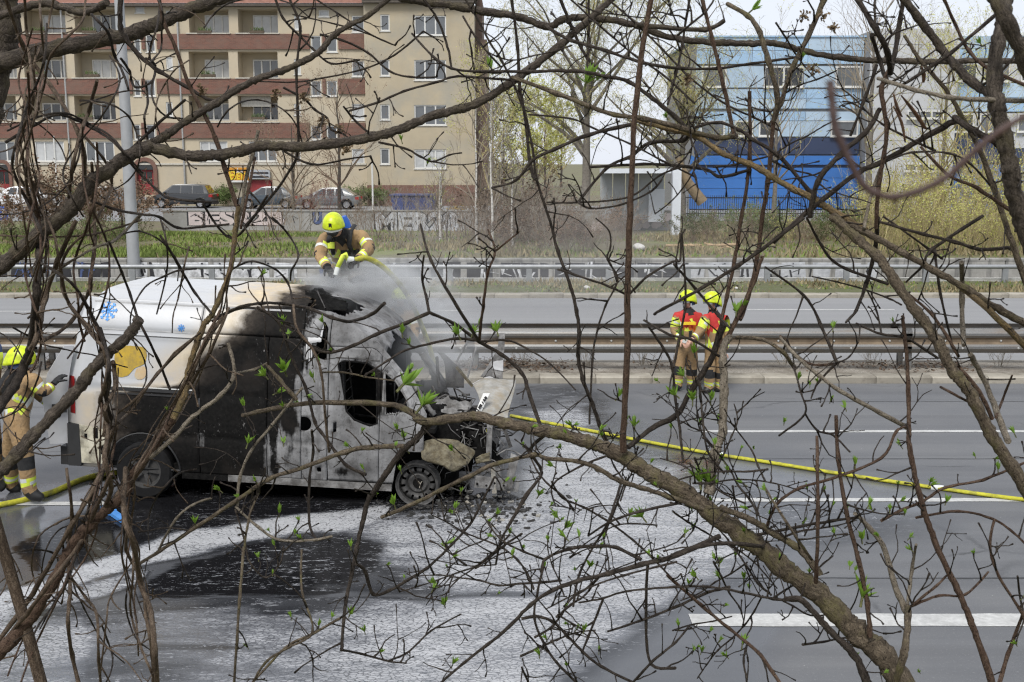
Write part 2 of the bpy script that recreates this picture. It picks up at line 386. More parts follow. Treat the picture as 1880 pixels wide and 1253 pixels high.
# --- far carriageway
t = NT('asphalt_far'); g1 = t.noise(90, 3, .7); g2 = t.noise(1, 4, .6, t.mapping((.06, 1.3, 1)))
t.base(t.mix(t.ramp(g2, [(.4, 0.), (.7, .5)]), t.ramp(g1, [(.3, (.19, .192, .195)), (.7, (.25, .25, .253))]), (.16, .162, .168))); t.rough(.85); t.bump(g1, .2, .01)
fr = tag(MB().add([(-250, 20.86, 0), (250, 20.86, 0), (250, 31.55, 0), (-250, 31.55, 0)], [(0, 1, 2, 3)]).build('road', t.m), kind='structure')
for a, b, y in ((960, 1415, 598), (1850, 2200, 597), (-60, 128, 603), (775, 852, 571), (1372, 1642, 569), (-60, 140, 572), (1850, 2000, 597.5)):
    if a == 1850 and b == 2000: continue
    marking(fr, a, b, y, .14)
kb2 = tag(MB().box((-90, 31.57, -.02), (-20.5, 31.9, .11)).box((20.5, 31.57, -.02), (90, 31.9, .11)).build('kerb', kerbm), kind='structure')
for i in range(41):
    k = k0.copy(); col.objects.link(k); k.parent = kb2; k.location = (-20 + i, 31.55 + rnd.uniform(-.01, .01), rnd.uniform(-.006, .006))

# grass verge beyond the far kerb
vg = NT('verge_grass'); a1 = vg.noise(.9, 6, .65); a2 = vg.noise(30, 4, .7)
vg.base(vg.mix(vg.ramp(a2, [(.35, 0.), (.7, .7)]), vg.ramp(a1, [(.38, (.12, .105, .06)), (.52, (.10, .115, .04)), (.66, (.16, .145, .09))]), (.075, .085, .03))); vg.rough(.95); vg.bump(a2, .8, .05)
m = MB(); vs = []; vx = frange(-60, 60, .8); vy = frange(31.93, 35.2, .3)
for x in vx:
    for y in vy: vs.append((x, y, .10 + .05 * noise.noise(Vector((x * .8, y, 2)))))
n = len(vy); m.add(vs, [(i * n + j, (i + 1) * n + j, (i + 1) * n + j + 1, i * n + j + 1) for i in range(len(vx) - 1) for j in range(n - 1)])
tag(m.build('verge', vg.m), kind='structure')
def grass(name, area, n, h, label, mats, dens=None):
    m = MB(); k = 0
    for i in range(n):
        x = rnd.uniform(area[0], area[1]); y = rnd.uniform(area[2], area[3]); z = area[4]
        d = noise.noise(Vector((x * .35, y * .5, 4.4)))
        if rnd.random() > .55 + 1.1 * d: continue
        hh = h * rnd.uniform(.5, 1.3) * (1 + d); a = rnd.uniform(0, 6.28); ww = .02 + .0006 * y
        dx, dy = math.cos(a) * ww, math.sin(a) * ww; lx, ly = rnd.gauss(0, .35) * hh, rnd.gauss(0, .35) * hh
        m.mi = 0 if rnd.random() < .62 + d else 1
        m.add([(x - dx, y - dy, z), (x + dx, y + dy, z), (x + lx, y + ly, z + hh)], [(0, 1, 2)])
    return tag(m.build(name, mats), label, 'grass', kind='stuff')
gm1 = mat('grass_green', (.19, .245, .055), .9, (.12, .165, .035), 1.2); gm2 = mat('grass_dry', (.30, .25, .14), .95, (.16, .13, .07), 1.5)
grass('grass', (-32, -5.5, 36.2, 49.5, .78), 42000, .13, 'rough green grass on the slope below the pink graffiti', [gm1, gm2])
grass('grass', (-5.5, 34, 36.2, 49.5, .78), 26000, .17, 'dry straw grass with green tufts on the slope below the pavilion', [gm2, gm1])
grass('grass', (-32, 34, 31.95, 35.0, .08), 16000, .10, 'short patchy grass on the verge beyond the far lanes', [gm2, gm1])

# --- double guard rail on the median
steel = NT('galvanised_steel'); a1 = steel.noise(3, 5, .6, steel.mapping((.35, 1, 6))); a2 = steel.noise(60, 4)
steel.base(steel.mix(steel.ramp(a1, [(.48, 0.), (.68, .5)]), steel.ramp(a2, [(.3, (.15, .15, .148)), (.7, (.235, .235, .23))]), (.19, .135, .08))); steel.rough(.5); steel.b.inputs['Metallic'].default_value = .55
rust = mat('rusty_steel', (.215, .165, .112), .75, (.14, .105, .072), 5, metal=.35)
dsteel = mat('dark_steel', (.14, .14, .14), .6, (.09, .09, .09), 8, metal=.5)
GY = 19.72
gr = thing('guard_rail', (0, GY + .2, .1), 'long double guard rail of corrugated grey steel with a rusty stripe between the carriageways', 'guard rail')
def wprof(z0, dirn):                            # corrugated beam section, y offset from the beam plane
    P = [(.0, .0), (.02, .018), (.055, .055), (.075, .085), (.075, .13), (.05, .165), (.012, .20), (.012, .255), (.05, .29), (.075, .325), (.075, .37), (.055, .40), (.02, .437), (.0, .455)]
    return [(dirn * a, z0 + b) for a, b in P]
def beam(y, x0, x1, dirn, z0=.44):
    P = wprof(z0, dirn); m = MB((0, GY + .2, .1)); n = len(P)
    vs = [(x, y + a, b) for x in (x0, x1) for a, b in P] + [(x, y + a - dirn * .006, b) for x in (x0, x1) for a, b in P]
    fs = [(j, n + j, n + j + 1, j + 1) for j in range(n - 1)] + [(2 * n + j, 2 * n + j + 1, 3 * n + j + 1, 3 * n + j) for j in range(n - 1)]
    m.add(vs, fs)
    for i in range(len(fs)):
        if (i % (n - 1)) in (5, 6, 7): m.m[i] = 1
    o = m.build('beam', [steel.m, rust], gr, smooth=False); return o
for i in range(-8, 10):
    x0 = 7.32 + 4 * i; beam(GY, x0 - .15, x0 + 3.996, -1); beam(GY + .62, x0 - .15, x0 + 3.996, 1)
    for yy in (GY + .05, GY + .50):
        MB((0, GY + .2, .1)).box((x0 - .05, yy, -.1), (x0 + .05, yy + .012, .84)).box((x0 - .05, yy + .06, -.1), (x0 + .05, yy + .072, .84)).box((x0 - .05, yy, -.1), (x0 - .042, yy + .072, .84)).build('post', steel.m, gr)
    MB((0, GY + .2, .1)).box((x0 - .04, GY - .004, .60), (x0 + .04, GY + .61, .72)).build('spacer', dsteel, gr)
b0 = MB().lathe([(.001, -.016), (.018, -.012), (.022, 0), (.022, .006)], n=8, axis='Y').build('bolt', mat('bolt_zinc', (.6, .6, .58), .4, metal=.6), gr)
b0.location = (7.3 - 32, -.215, .567)
for i in range(1, 64):
    if -13 < 7.3 - 32 + i * 1.02 < 14:
        for k in range(2):
            b = b0.copy(); col.objects.link(b); b.location = (7.3 - 32 + i * 1.02 + k * .3, -.217 - (.063 if k else 0), .567 if not k else .44)

# --- far crash barrier: box rail on posts over a concrete foot
cb = thing('crash_barrier', (0, 34.9, .1), 'low crash barrier with a round grey rail on posts along the far verge', 'crash barrier')
for i in range(-12, 13):
    x0 = i * 2.55 + .55
    m = MB((0, 34.9, .1)); m.tube([(x0, 34.9, .60), (x0 + 2.549, 34.9, .60)], .072, 10); m.build('rail', mat('rail_zinc', (.34, .35, .36), .5, (.25, .26, .27), 4, metal=.5) if i == -12 else bpy.data.materials['rail_zinc'], cb, smooth=True, sharp=40)
    MB((0, 34.9, .1)).box((x0 - .09, 34.86, .05), (x0 + .09, 34.96, .56)).build('post', bpy.data.materials['rail_zinc'], cb)
foot = mat('barrier_foot_concrete', (.62, .61, .57), .9, (.45, .44, .41), 7, dirt=(.25, .24, .21), dscale=2.5)
for i in range(-8, 9):
    MB((0, 34.9, .1)).box((i * 4 - 1.995, 35.16, -.02), (i * 4 + 1.995, 35.42, .20 + rnd.uniform(-.006, .006))).build('foot_block', foot, cb)

# --- retaining wall with graffiti at the toe of the slope
wallc = NT('graffiti_concrete'); a1 = wallc.noise(1.3, 6, .65); a2 = wallc.noise(1, 5, .6, wallc.mapping((5, 1, .5)))
oi = wallc.n('ObjectInfo')
cc = wallc.ramp(a1, [(.35, (.22, .215, .20)), (.65, (.36, .35, .33))])
cc = wallc.mix(wallc.ramp(a2, [(.5, 0.), (.62, .75)]), cc, (.12, .118, .115))
wallc.base(cc); wallc.rough(.92); wallc.bump(wallc.noise(40, 4), .3, .02)
rw = thing('retaining_wall', (0, 36, 0), 'low concrete retaining wall of panels sprayed with graffiti at the foot of the slope', 'wall')
for i in range(-22, 23):
    m = MB((0, 36, 0)); x0 = i * 1.35
    m.box((x0 + .012, 35.72, -.03), (x0 + 1.338, 35.97, .72)); m.box((x0 + .004, 35.70, .722), (x0 + 1.346, 36.0, .79))
    m.build('wall_panel', wallc.m, rw)
spray = {'w': mat('spray_white', (.72, .73, .75), .8, (.45, .46, .48), 7, dirt=(.2, .2, .2), dscale=4), 'b': mat('spray_black', (.03, .03, .035), .8), 'n': mat('spray_blue', (.07, .10, .22), .8), 's': mat('spray_silver', (.50, .51, .53), .6, (.30, .31, .33), 5), 'p': mat('spray_pink', (.58, .50, .49), .85, (.42, .37, .36), 4)}
def scrawl(parent, off, x0, x1, z0, z1, y, key, n, wmin=.03, wmax=.09):
    m = MB(off)
    for i in range(n):
        x = rnd.uniform(x0, x1); a = rnd.uniform(z0, z1); b = rnd.uniform(z0, z1); ww = rnd.uniform(wmin, wmax); dx = rnd.gauss(0, .12); yy = y - rnd.uniform(0, .006)
        if abs(a - b) < .15: ww *= 1.2; dx = rnd.choice((-1, 1)) * rnd.uniform(.2, .4)
        m.add([(x, yy, a), (x + ww, yy, a), (x + ww + dx, yy, b), (x + dx, yy, b)], [(0, 1, 2, 3)])
    return m.build('graffiti', spray[key], parent)
for x0, x1, bgk, fgk in ((-12.6, -6.9, 'w', 'b'), (-6.3, -5.9, 'n', 'b'), (-4.6, 1.2, 'b', 'w'), (1.4, 5.8, 'b', 'w'), (5.8, 12, 's', 'b'), (-17.5, -13.2, 'b', 'n')):
    m = MB((0, 36, 0)); x = x0
    while x < x1:
        w_ = rnd.uniform(.5, 1.1); m.add([(x, 35.708, .10), (min(x + w_, x1), 35.708, .10), (min(x + w_ + rnd.gauss(0, .05), x1), 35.708, .66 + rnd.uniform(-.04, .03)), (x + rnd.gauss(0, .04), 35.708, .66)], [(0, 1, 2, 3)]); x += w_ + rnd.uniform(.02, .25)
    m.build('graffiti', spray[bgk], rw); scrawl(rw, (0, 36, 0), x0, x1 - .2, .06, .70, 35.698, fgk, int((x1 - x0) * 5) + 2)
# ================================================================== buildings
def cells_wall(m, xs0, xs1, z0, z1, holes, y, depth, back=None):
    """front wall at y with rectangular openings; reveals go back by each opening's own depth"""
    X = sorted({xs0, xs1} | {v for h in holes for v in (h[0], h[1]) if xs0 < v < xs1}); Z = sorted({z0, z1} | {v for h in holes for v in (h[2], h[3]) if z0 < v < z1})
    for i in range(len(X) - 1):
        for j in range(len(Z) - 1):
            cx, cz = (X[i] + X[i + 1]) / 2, (Z[j] + Z[j + 1]) / 2
            if any(h[0] < cx < h[1] and h[2] < cz < h[3] for h in holes): continue
            m.add([(X[i], y, Z[j]), (X[i + 1], y, Z[j]), (X[i + 1], y, Z[j + 1]), (X[i], y, Z[j + 1])], [(0, 1, 2, 3)])
    for (a, b, c, d, dep) in holes:
        q = y + dep
        m.add([(a, y, c), (b, y, c), (b, y, d), (a, y, d), (a, q, c), (b, q, c), (b, q, d), (a, q, d)], [(0, 4, 5, 1), (1, 5, 6, 2), (2, 6, 7, 3), (3, 7, 4, 0), (4, 7, 6, 5)])
BY = 80.0
def fx(px, py=200): return at(px, py, BY).x
def fz(py): return at(940, py, BY).z
def prect(px0, py0, px1, py1):
    pm = (py0 + py1) / 2; return (fx(px0, pm), fx(px1, pm), fz(py1), fz(py0))
stucco = mat('stucco_ochre', (.50, .43, .315), .95, (.42, .36, .265), .8, bump=.2, bscale=14, dirt=(.34, .305, .24), dscale=.4)
stucco2 = mat('stucco_patched', (.44, .375, .265), .95, (.36, .31, .225), .35, bump=.35, bscale=5, dirt=(.30, .29, .25), dscale=.3)
bt = NT('red_brick'); br = bt.n('TexBrick'); br.inputs['Scale'].default_value = 1; br.inputs['Brick Width'].default_value = .26; br.inputs['Row Height'].default_value = .085; br.inputs['Mortar Size'].default_value = .008
br.inputs['Color1'].default_value = (.185, .082, .058, 1); br.inputs['Color2'].default_value = (.125, .060, .045, 1); br.inputs['Mortar'].default_value = (.17, .125, .10, 1)
cmb = bt.n('CombineXYZ'); sp = bt.n('SeparateXYZ'); bt.l(bt.tc.outputs['Object'], sp.inputs[0]); bt.l(sp.outputs[0], cmb.inputs[0]); bt.l(sp.outputs[2], cmb.inputs[1]); bt.l(cmb.outputs[0], br.inputs['Vector'])
bt.base(bt.mix(bt.ramp(bt.noise(.9, 6, .65), [(.45, 0.), (.7, .6)]), br.outputs[0], (.165, .115, .09))); bt.rough(.92)
white = mat('window_white', (.62, .62, .60), .5, (.54, .54, .52), 2)
def glassmat(name, c, r=.08):
    t = NT(name); n_ = t.noise(.7, 3); t.base(t.ramp(n_, [(.3, tuple(k * .6 for k in c)), (.7, c)])); t.rough(r); t.b.inputs['Specular IOR Level'].default_value = .9; return t.m
pane_dark = glassmat('pane_dark', (.030, .034, .04)); pane_sky_net = glassmat('pane_sky_curtain', (.50, .51, .51), .15); pane_mid = glassmat('pane_mid', (.13, .14, .15))  # pale panes: sky reflection and net curtains painted into the base colour
dark = mat('dark_recess', (.06, .055, .05), .9); tile = mat('roof_tile', (.24, .11, .075), .85, (.16, .075, .055), 3, bump=.4, bscale=6)
zinc = mat('zinc_pipe', (.42, .42, .41), .5, metal=.4); redp = mat('door_red', (.27, .03, .03), .55, (.2, .02, .025), 3)
sil = mat('sill_stone', (.55, .52, .45), .85)
off = Vector((fx(330), BY, .84))
apt = thing('apartment_building', off, 'long ochre stucco apartment block with brick balcony bands behind the parked cars', 'building')
def window(parent, off, r, y, n=2, pane=None, sill=True, fr=.10):
    a, b, c, d = r; m = MB(off); yb = y
    m.box((a, yb - .05, c), (a + fr, yb + .05, d)); m.box((b - fr, yb - .05, c), (b, yb + .05, d)); m.box((a + fr, yb - .05, d - fr), (b - fr, yb + .05, d)); m.box((a + fr, yb - .05, c), (b - fr, yb + .05, c + fr))
    for i in range(1, n):
        x = a + (b - a) * i / n; m.box((x - fr * .6, yb - .045, c + fr), (x + fr * .6, yb + .045, d - fr))
    w_ = m.build('window', white, parent)
    for i in range(n):
        x0 = a + (b - a) * i / n + fr * .6; x1 = a + (b - a) * (i + 1) / n - fr * .6
        MB(off).box((x0, yb + .002, c + fr * .9), (x1, yb + .02, d - fr * .9)).build('pane', pane or rnd.choice([pane_dark, pane_mid, pane_sky_net, pane_sky_net]), w_)
    if sill: MB(off).box((a - .06, yb - .17, c - .06), (b + .06, yb - .052, c - .008)).build('sill', white, w_)
    return w_
XL, XM, XR = fx(-210), fx(672), fx(872)
ZB, ZT = .84, fz(13)
holes = []; wins = []; bands = []
rows = [(12, 64), (95, 144), (176, 222), (260, 297)]
loggia_cols = [(-150, -75), (-40, 30), (44, 120), (137, 212), (347, 420), (437, 510)]
for ri, (y0, y1) in enumerate(rows):
    for ci, (a, b) in enumerate(loggia_cols):
        if ri == 3:
            r = prect(a + 20, y0, b - 2, y1); holes.append(r + (.18,)); wins.append((r, BY + .12, 3, pane_sky_net if ci % 2 == 0 else pane_mid)); continue
        r = prect(a, max(y0, 17), b, y1); holes.append(r + (1.35,))
        zf = r[2] + .05; w0 = prect(a + (b - a) * .28, y0 + (12 if ri else 12), b - 4, y1 - 1)
        wins.append(((w0[0], w0[1], zf, w0[3]), BY + 1.27, 3, [pane_sky_net, pane_sky_net, pane_dark][ri] if (ci + ri) % 3 else pane_mid))
for x0, x1 in ((246, 258), (268, 285), (571, 590), (600, 619)):
    for y0, y1 in ((66, 96), (149, 177), (231, 257)):
        r = prect(x0, y0 - (2 if x0 < 300 else 0), x1, y1); holes.append(r + (.2,)); wins.append((r, BY + .1, 1, pane_mid if y0 < 200 else pane_dark))
for x0, x1, L in ((305, 317, ((104, 128), (188, 214), (20, 44))), (540, 552, ((28, 55), (109, 137), (191, 212), (272, 300))), (646, 669, ((29, 60), (112, 141), (191, 221), (274, 302)))):
    for y0, y1 in L:
        r = prect(x0, y0, x1, y1); holes.append(r + (.2,)); wins.append((r, BY + .1, 1, None))
for a, b, c, d in ((248, 265, 12, 24), (585, 604, 19, 31)):
    r = prect(a, c, b, d); holes.append(r + (.2,)); wins.append((r, BY + .1, 1, pane_sky_net))
# arched doors
doors = [(-10, 22), (248, 288)]
for a, b in doors: holes.append(prect(a + 4, 306, b - 4, 358) + (.5,))
holes.append((fx(455, 340), fx(500, 340), ZB + .2, fz(331), .4))
m = MB(off); cells_wall(m, XL, XM, ZB, ZT, holes, BY, 1.3)
m.box((XL, BY + 1.6, ZB), (XM, BY + 12, ZT)); m.build('wall', stucco, apt)
bandm = MB(off)
for y0, y1 in ((63, 91), (145, 173), (226, 254)):
    z0, z1 = fz(y1), fz(y0)
    segs = [(-210, 243), (260, 266), (288, 568), (592, 598), (621, 671)]
    for a, b in segs: MB(off).box((fx(a, y0), BY - .14, z0), (fx(b, y0), BY - .002, z1)).build('brick_band', bt.m, apt)
    for a, b in loggia_cols: MB(off).box((fx(a - 4, y0), BY - .20, z1), (fx(b + 4, y0), BY + .1, z1 + .07)).build('coping', sil, apt)
MB(off).box((XL, BY - .10, fz(303)), (XM - .05, BY - .003, fz(300))).build('string_course', sil, apt)
for r, y, n_, p in wins: window(apt, off, r, y, n_, p, sill=(y < BY + .5), fr=.085)
for a, b in doors:
    x0, x1 = fx(a, 330), fx(b, 330); zc = fz(312); cxm = (x0 + x1) / 2; rr = (x1 - x0) / 2
    m = MB(off); N = 14
    for i in range(N):                             # brick surround as an arch
        for rad0, rad1 in ((rr * .78, rr * 1.12),):
            a0, a1 = math.pi * i / N, math.pi * (i + 1) / N
            P = [(cxm + rad0 * math.cos(a0), zc + rad0 * math.sin(a0)), (cxm + rad1 * math.cos(a0), zc + rad1 * math.sin(a0)), (cxm + rad1 * math.cos(a1), zc + rad1 * math.sin(a1)), (cxm + rad0 * math.cos(a1), zc + rad0 * math.sin(a1))]
            m.prism(P, BY - .18, BY + .3)
    m.box((cxm - rr * 1.12, BY - .18, ZB), (cxm - rr * .78, BY + .3, zc)); m.box((cxm + rr * .78, BY - .18, ZB), (cxm + rr * 1.12, BY + .3, zc)); m.build('brick_arch', bt.m, apt)
    d_ = MB(off).box((cxm - rr * .78, BY + .2, ZB + .1), (cxm + rr * .78, BY + .27, zc + rr * .5)).build('door', redp, apt)
    for k in range(2): MB(off).box((cxm - rr * .5 + k * rr * .55, BY + .17, zc - 1.0), (cxm - rr * .05 + k * rr * .55, BY + .195, zc - .15)).build('pane', pane_dark, d_)
    m = MB(off); m.prism([(cxm + rr * .7 * math.cos(math.pi * k / 10), zc + rr * .7 * math.sin(math.pi * k / 10)) for k in range(11)], BY - .02, BY + .19); m.build('fanlight', pane_dark, d_)
for px in (124, 676, 334):
    MB(off).tube([(fx(px), BY - .12, ZB), (fx(px), BY - .12, ZT)], .07, 8).build('downpipe', zinc, apt)
MB(off).prism([(fx(-210), ZT)] * 0 or [(XL, ZT), (XM, ZT), (XM, ZT + .18), (XL, ZT + .18)], BY - .55, BY + .2).build('eaves', mat('eaves_dark', (.10, .085, .07), .8), apt)
m = MB(off); m.add([(XL, BY - .6, ZT + .18), (XM + .1, BY - .6, ZT + .18), (XM + .1, BY + 6, ZT + 4.6), (XL, BY + 6, ZT + 4.6)], [(0, 1, 2, 3)]); m.build('roof', tile, apt)
leaf0 = mat('plant_green', (.08, .12, .03), .8); rk = random.Random(9); boxm = mat('flower_box', (.10, .075, .05), .8); cur = mat('loggia_cloth', (.55, .53, .48), .9)
for ri, (y0, y1) in enumerate(rows[:3]):
    for ci, (a, b) in enumerate(loggia_cols):
        if rk.random() < .6:
            r = prect(a, y0, b, y1); u = r[0] + .2 + rk.random() * .8; MB(off).box((u, BY - .22, r[2] + .075), (u + 1.0, BY + .0, r[2] + .26)).build('flower_box', boxm, apt)
            m = MB(off)
            for q in range(60): x = u + rk.random(); m.tube([(x, BY - .12, r[2] + .26), (x + rk.gauss(0, .06), BY - .12 + rk.gauss(0, .06), r[2] + .30 + rk.random() * .25)], .012, 3)
            tag(m.build('window_plants', leaf0, apt), kind='stuff')
        if rk.random() < .4:
            r = prect(a, max(y0, 17), b, y1); MB(off).box((r[0] + .1, BY + .6, r[3] - .75), (r[1] - .1 - rk.random() * 1.2, BY + .66, r[3] - .02)).build('awning', cur, apt)
# shop front
MB(off).box((fx(455, 340), BY + .02, ZB + .2), (fx(500, 340), BY + .1, fz(331))).build('shop_front', redp, apt)
# right-hand wing of plainer render
off2 = Vector((fx(770), BY - .6, .84))
apt2 = thing('apartment_building', off2, 'patched beige gable wing with white windows and no balconies beside the balcony block', 'building')
W2 = BY - .6; ZT2 = fz(9)
h2 = []; w2 = []
for y0, y1, Y0, Y1 in ((29, 59, 31, 67), (112, 141, 112, 149), (193, 221, 194, 231), (273, 302, 275, 310)):
    r = prect(700, y0, 717, y1); h2.append(r + (.2,)); w2.append((r, 1)); r = prect(762, Y0, 820, Y1); h2.append(r + (.2,)); w2.append((r, 3))
m = MB(off2); cells_wall(m, XM + .05, XR, ZB, ZT2, h2, W2, .2); m.box((XM + .05, W2 + .3, ZB), (XR, W2 + 12, ZT2))
m.add([(XR, W2, ZB), (XR, W2 + .3, ZB), (XR, W2 + .3, ZT2), (XR, W2, ZT2)], [(0, 1, 2, 3)]); m.add([(XM + .05, W2, ZB), (XM + .05, W2, ZT2), (XM + .05, W2 + .3, ZT2), (XM + .05, W2 + .3, ZB)], [(0, 1, 2, 3)]); m.build('wall', stucco2, apt2)
MB(off2).box((XM + .06, W2 - .08, ZB), (XR + .02, W2 - .002, fz(340))).build('plinth', bt.m, apt2)
for (r, n_) in w2: window(apt2, off2, r, W2 + .1, n_, pane_sky_net if n_ == 3 and rnd.random() < .7 else pane_mid, fr=.085)
MB(off2).box((XM, W2 - .5, ZT2), (XR + .2, W2 + .2, ZT2 + .2)).build('gutter', bpy.data.materials['eaves_dark'], apt2)
m = MB(off2); m.add([(XM, W2 - .55, ZT2 + .2), (XR + .2, W2 - .55, ZT2 + .2), (XR + .2, W2 + 6, ZT2 + 4.8), (XM, W2 + 6, ZT2 + 4.8)], [(0, 1, 2, 3)]); m.build('roof', tile, apt2)
MB(off2).box((XR + .01, W2 + 1.5, ZB), (XR + .85, W2 + 9, fz(70))).build('side_bay', mat('dark_brick', (.17, .12, .095), .9, (.11, .08, .065), 4), apt2)
MB(off2).box((XR + .01, W2 + 2.2, fz(70)), (XR + .5, W2 + 8, fz(-8))).build('side_bay', bpy.data.materials['dark_brick'], apt2)

# --- shop sign
def textmesh(name, s, size, mt, parent, loc, depth=.02, bold=0.0, rz=0.0, shear=0.0, sx=1.0):
    cu = bpy.data.curves.new(name, 'FONT'); cu.body = s; cu.size = size; cu.extrude = depth / 2; cu.offset = bold; cu.align_x = 'LEFT'; cu.shear = shear; cu.resolution_u = 4
    ob = bpy.data.objects.new(name, cu); col.objects.link(ob)
    me = bpy.data.meshes.new_from_object(ob.evaluated_get(bpy.context.evaluated_depsgraph_get())); bpy.data.objects.remove(ob); bpy.data.curves.remove(cu)
    me.materials.clear(); me.materials.append(mt); o = link(name, me, parent); o.location = loc; o.rotation_euler = (R(90), 0, rz); o.scale = (sx, 1, 1); return o
sgn = thing('shop_sign', at(438, 322, BY - .35), 'orange and white shop sign reading das BETT on the block wall', 'sign')
x0, x1, z0, z1 = prect(422, 308, 458, 335); o3 = sgn.location
MB(o3).box((x0, BY - .38, z0), (x1, BY - .2, z1)).build('board', mat('sign_orange', (.62, .27, .02), .5), sgn)
MB(o3).box((x0, BY - .40, z0), (x1, BY - .383, z0 + .14)).build('white_edge', white, sgn)
yel = mat('sign_yellow', (.85, .60, .03), .5)
bpy.context.view_layer.update()
textmesh('lettering', 'das', .42, white, sgn, (x0 + .50 - o3.x, -.045, z1 - .36 - o3.z), bold=.012)
textmesh('lettering', 'B', .95, yel, sgn, (x0 + .03 - o3.x, -.047, z0 + .20 - o3.z), bold=.025); textmesh('lettering', 'ETT', .66, yel, sgn, (x0 + .58 - o3.x, -.046, z0 + .22 - o3.z), bold=.025, sx=.72)
sg2 = thing('shop_sign', at(478, 322, BY - .2), 'dark and white striped sign panel over the red shop front', 'sign'); o4 = sg2.location
x0, x1, z0, z1 = prect(459, 312, 497, 329)
MB(o4).box((x0, BY - .3, z0), (x1, BY - .1, z1)).build('board', mat('sign_grey', (.4, .42, .44), .5), sg2)
for k in range(2): MB(o4).box((x0 + .1, BY - .33, z0 + .1 + k * .28), (x1 - .1, BY - .303, z0 + .22 + k * .28)).build('stripe', mat('sign_black', (.02, .02, .025), .4) if k == 0 else bpy.data.materials['sign_black'], sg2)

# --- blue school-like block on the right
def panelmat(name, c): return mat(name, c, .45, tuple(k * .88 for k in c), .6, dirt=tuple(k * .8 for k in c), dscale=.4, vary=.10)
pl, pr, pn, pg = panelmat('panel_light_blue', (.34, .50, .68)), panelmat('panel_royal_blue', (.045, .165, .47)), panelmat('panel_navy', (.035, .05, .10)), panelmat('panel_grey', (.50, .51, .52))
pgl = panelmat('panel_pale_blue', (.42, .54, .66))
BB = 72.0
def bx_(px, py=250): return at(px, py, BB).x
def bz_(py): return at(940, py, BB).z
bo = Vector((bx_(1430), BB, .84))
bl = thing('office_building', bo, 'modern block clad in light blue, navy and royal blue panels behind the willow', 'building')
X0, X1, X2, X3 = bx_(1275), bx_(1578), bx_(1740), bx_(2150)
MB(bo).box((X0 + .1, BB + .12, .84), (X1, BB + 14, bz_(70))).build('core', mat('core_grey', (.3, .3, .3), .9), bl)
def clad(parent, off, xa, xb, pya, pyb, mts, pw, rows_, y, skip=()):
    za, zb = bz_(pyb), bz_(pya); nx = max(1, round((xb - xa) / pw)); nz = rows_
    for i in range(nx):
        for j in range(nz):
            a = xa + (xb - xa) * i / nx; b = xa + (xb - xa) * (i + 1) / nx; c = za + (zb - za) * j / nz; d = za + (zb - za) * (j + 1) / nz
            if any(s0 - .02 < a and b < s1 + .02 and t0 - .02 < c and d < t1 + .02 for s0, s1, t0, t1 in skip): continue
            MB(off).box((a + .012, y - .04, c + .012), (b - .012, y + .06, d - .012)).build('panel', mts[(i * 7 + j * 3) % len(mts)] if rnd.random() < .75 else rnd.choice(mts), parent)
def winrow(parent, off, py0, py1, rects, y):
    for a, b in rects:
        r = (bx_(a), bx_(b), bz_(py1), bz_(py0)); window(parent, off, r, y - .06, max(1, round((b - a) / 34)), rnd.choice([pane_dark, pane_mid]), True, .10)
clad(bl, bo, X0, X1, 68, 118, [pl, pl, pgl], 3.4, 2, BB)
clad(bl, bo, X0, X1, 164, 200, [pl, pgl], 3.4, 2, BB)
clad(bl, bo, X0, X1, 205, 222, [pl, pl, pgl], 3.4, 1, BB)
clad(bl, bo, X0, X1, 253, 284, [pn], 3.4, 1, BB); clad(bl, bo, X0 - .3, X1, 286, 303, [pr], 3.4, 1, BB - .3); clad(bl, bo, X0 - .3, X1, 308, 384, [pr], 3.4, 4, BB - .3)
MB(bo).box((X0 - .3, BB - .2, bz_(308)), (X1, BB + .1, bz_(303))).build('dark_joint', pn, bl); MB(bo).box((X0 - .2, BB - .1, .8), (X1, BB + .1, bz_(384))).build('plinth', pn, bl)  # navy strip between the royal blue panel rows, navy plinth below
for (py0, py1, R_) in ((122, 161, ((1285, 1330), (1398, 1470), (1528, 1574))), (222, 251, ((1285, 1330), (1348, 1382), (1392, 1424), (1524, 1574)))):
    MB(bo).box((X0, BB - .01, bz_(py1)), (X1, BB + .08, bz_(py0))).build('window_band', pgl, bl); winrow(bl, bo, py0, py1, R_, BB - .02)
MB(bo).box((X0 - .1, BB - .12, bz_(69)), (X1 + .1, BB + 14, bz_(66))).build('parapet', pl, bl)
go = Vector((bx_(1660), BB - 1.2, .84)); GYB = BB - 1.2
gb = thing('office_building', go, 'pale grey panelled stair tower between the two blue wings', 'building')
MB(go).box((X1 + .1, GYB + .1, .84), (X2, GYB + 13, bz_(60))).build('core', bpy.data.materials['core_grey'], gb)
clad(gb, go, X1 + .05, X2 - .05, 57, 400, [pg], 2.9, 12, GYB, skip=())
for py in (205, 300):
    r = (bx_(1650), bx_(1716), bz_(py + 15), bz_(py)); window(gb, go, r, GYB - .1, 3, pane_mid, True, .09)
ro = Vector((bx_(1900), BB + .4, .84))
rb = thing('office_building', ro, 'right hand wing with pale blue top floor and dull blue base panels', 'building')
MB(ro).box((X2 + .05, BB + .55, .84), (X3, BB + 14, bz_(66))).build('core', bpy.data.materials['core_grey'], rb)
clad(rb, ro, X2 + .05, X3, 65, 112, [pl, pgl], 3.4, 2, BB + .4); clad(rb, ro, X2 + .05, X3, 152, 205, [pgl, pl], 3.4, 2, BB + .4); clad(rb, ro, X2 + .05, X3, 245, 300, [pg, pn], 3.4, 2, BB + .4); clad(rb, ro, X2 + .05, X3, 302, 390, [pr, panelmat('panel_slate_blue', (.10, .16, .30))], 3.4, 4, BB + .4)
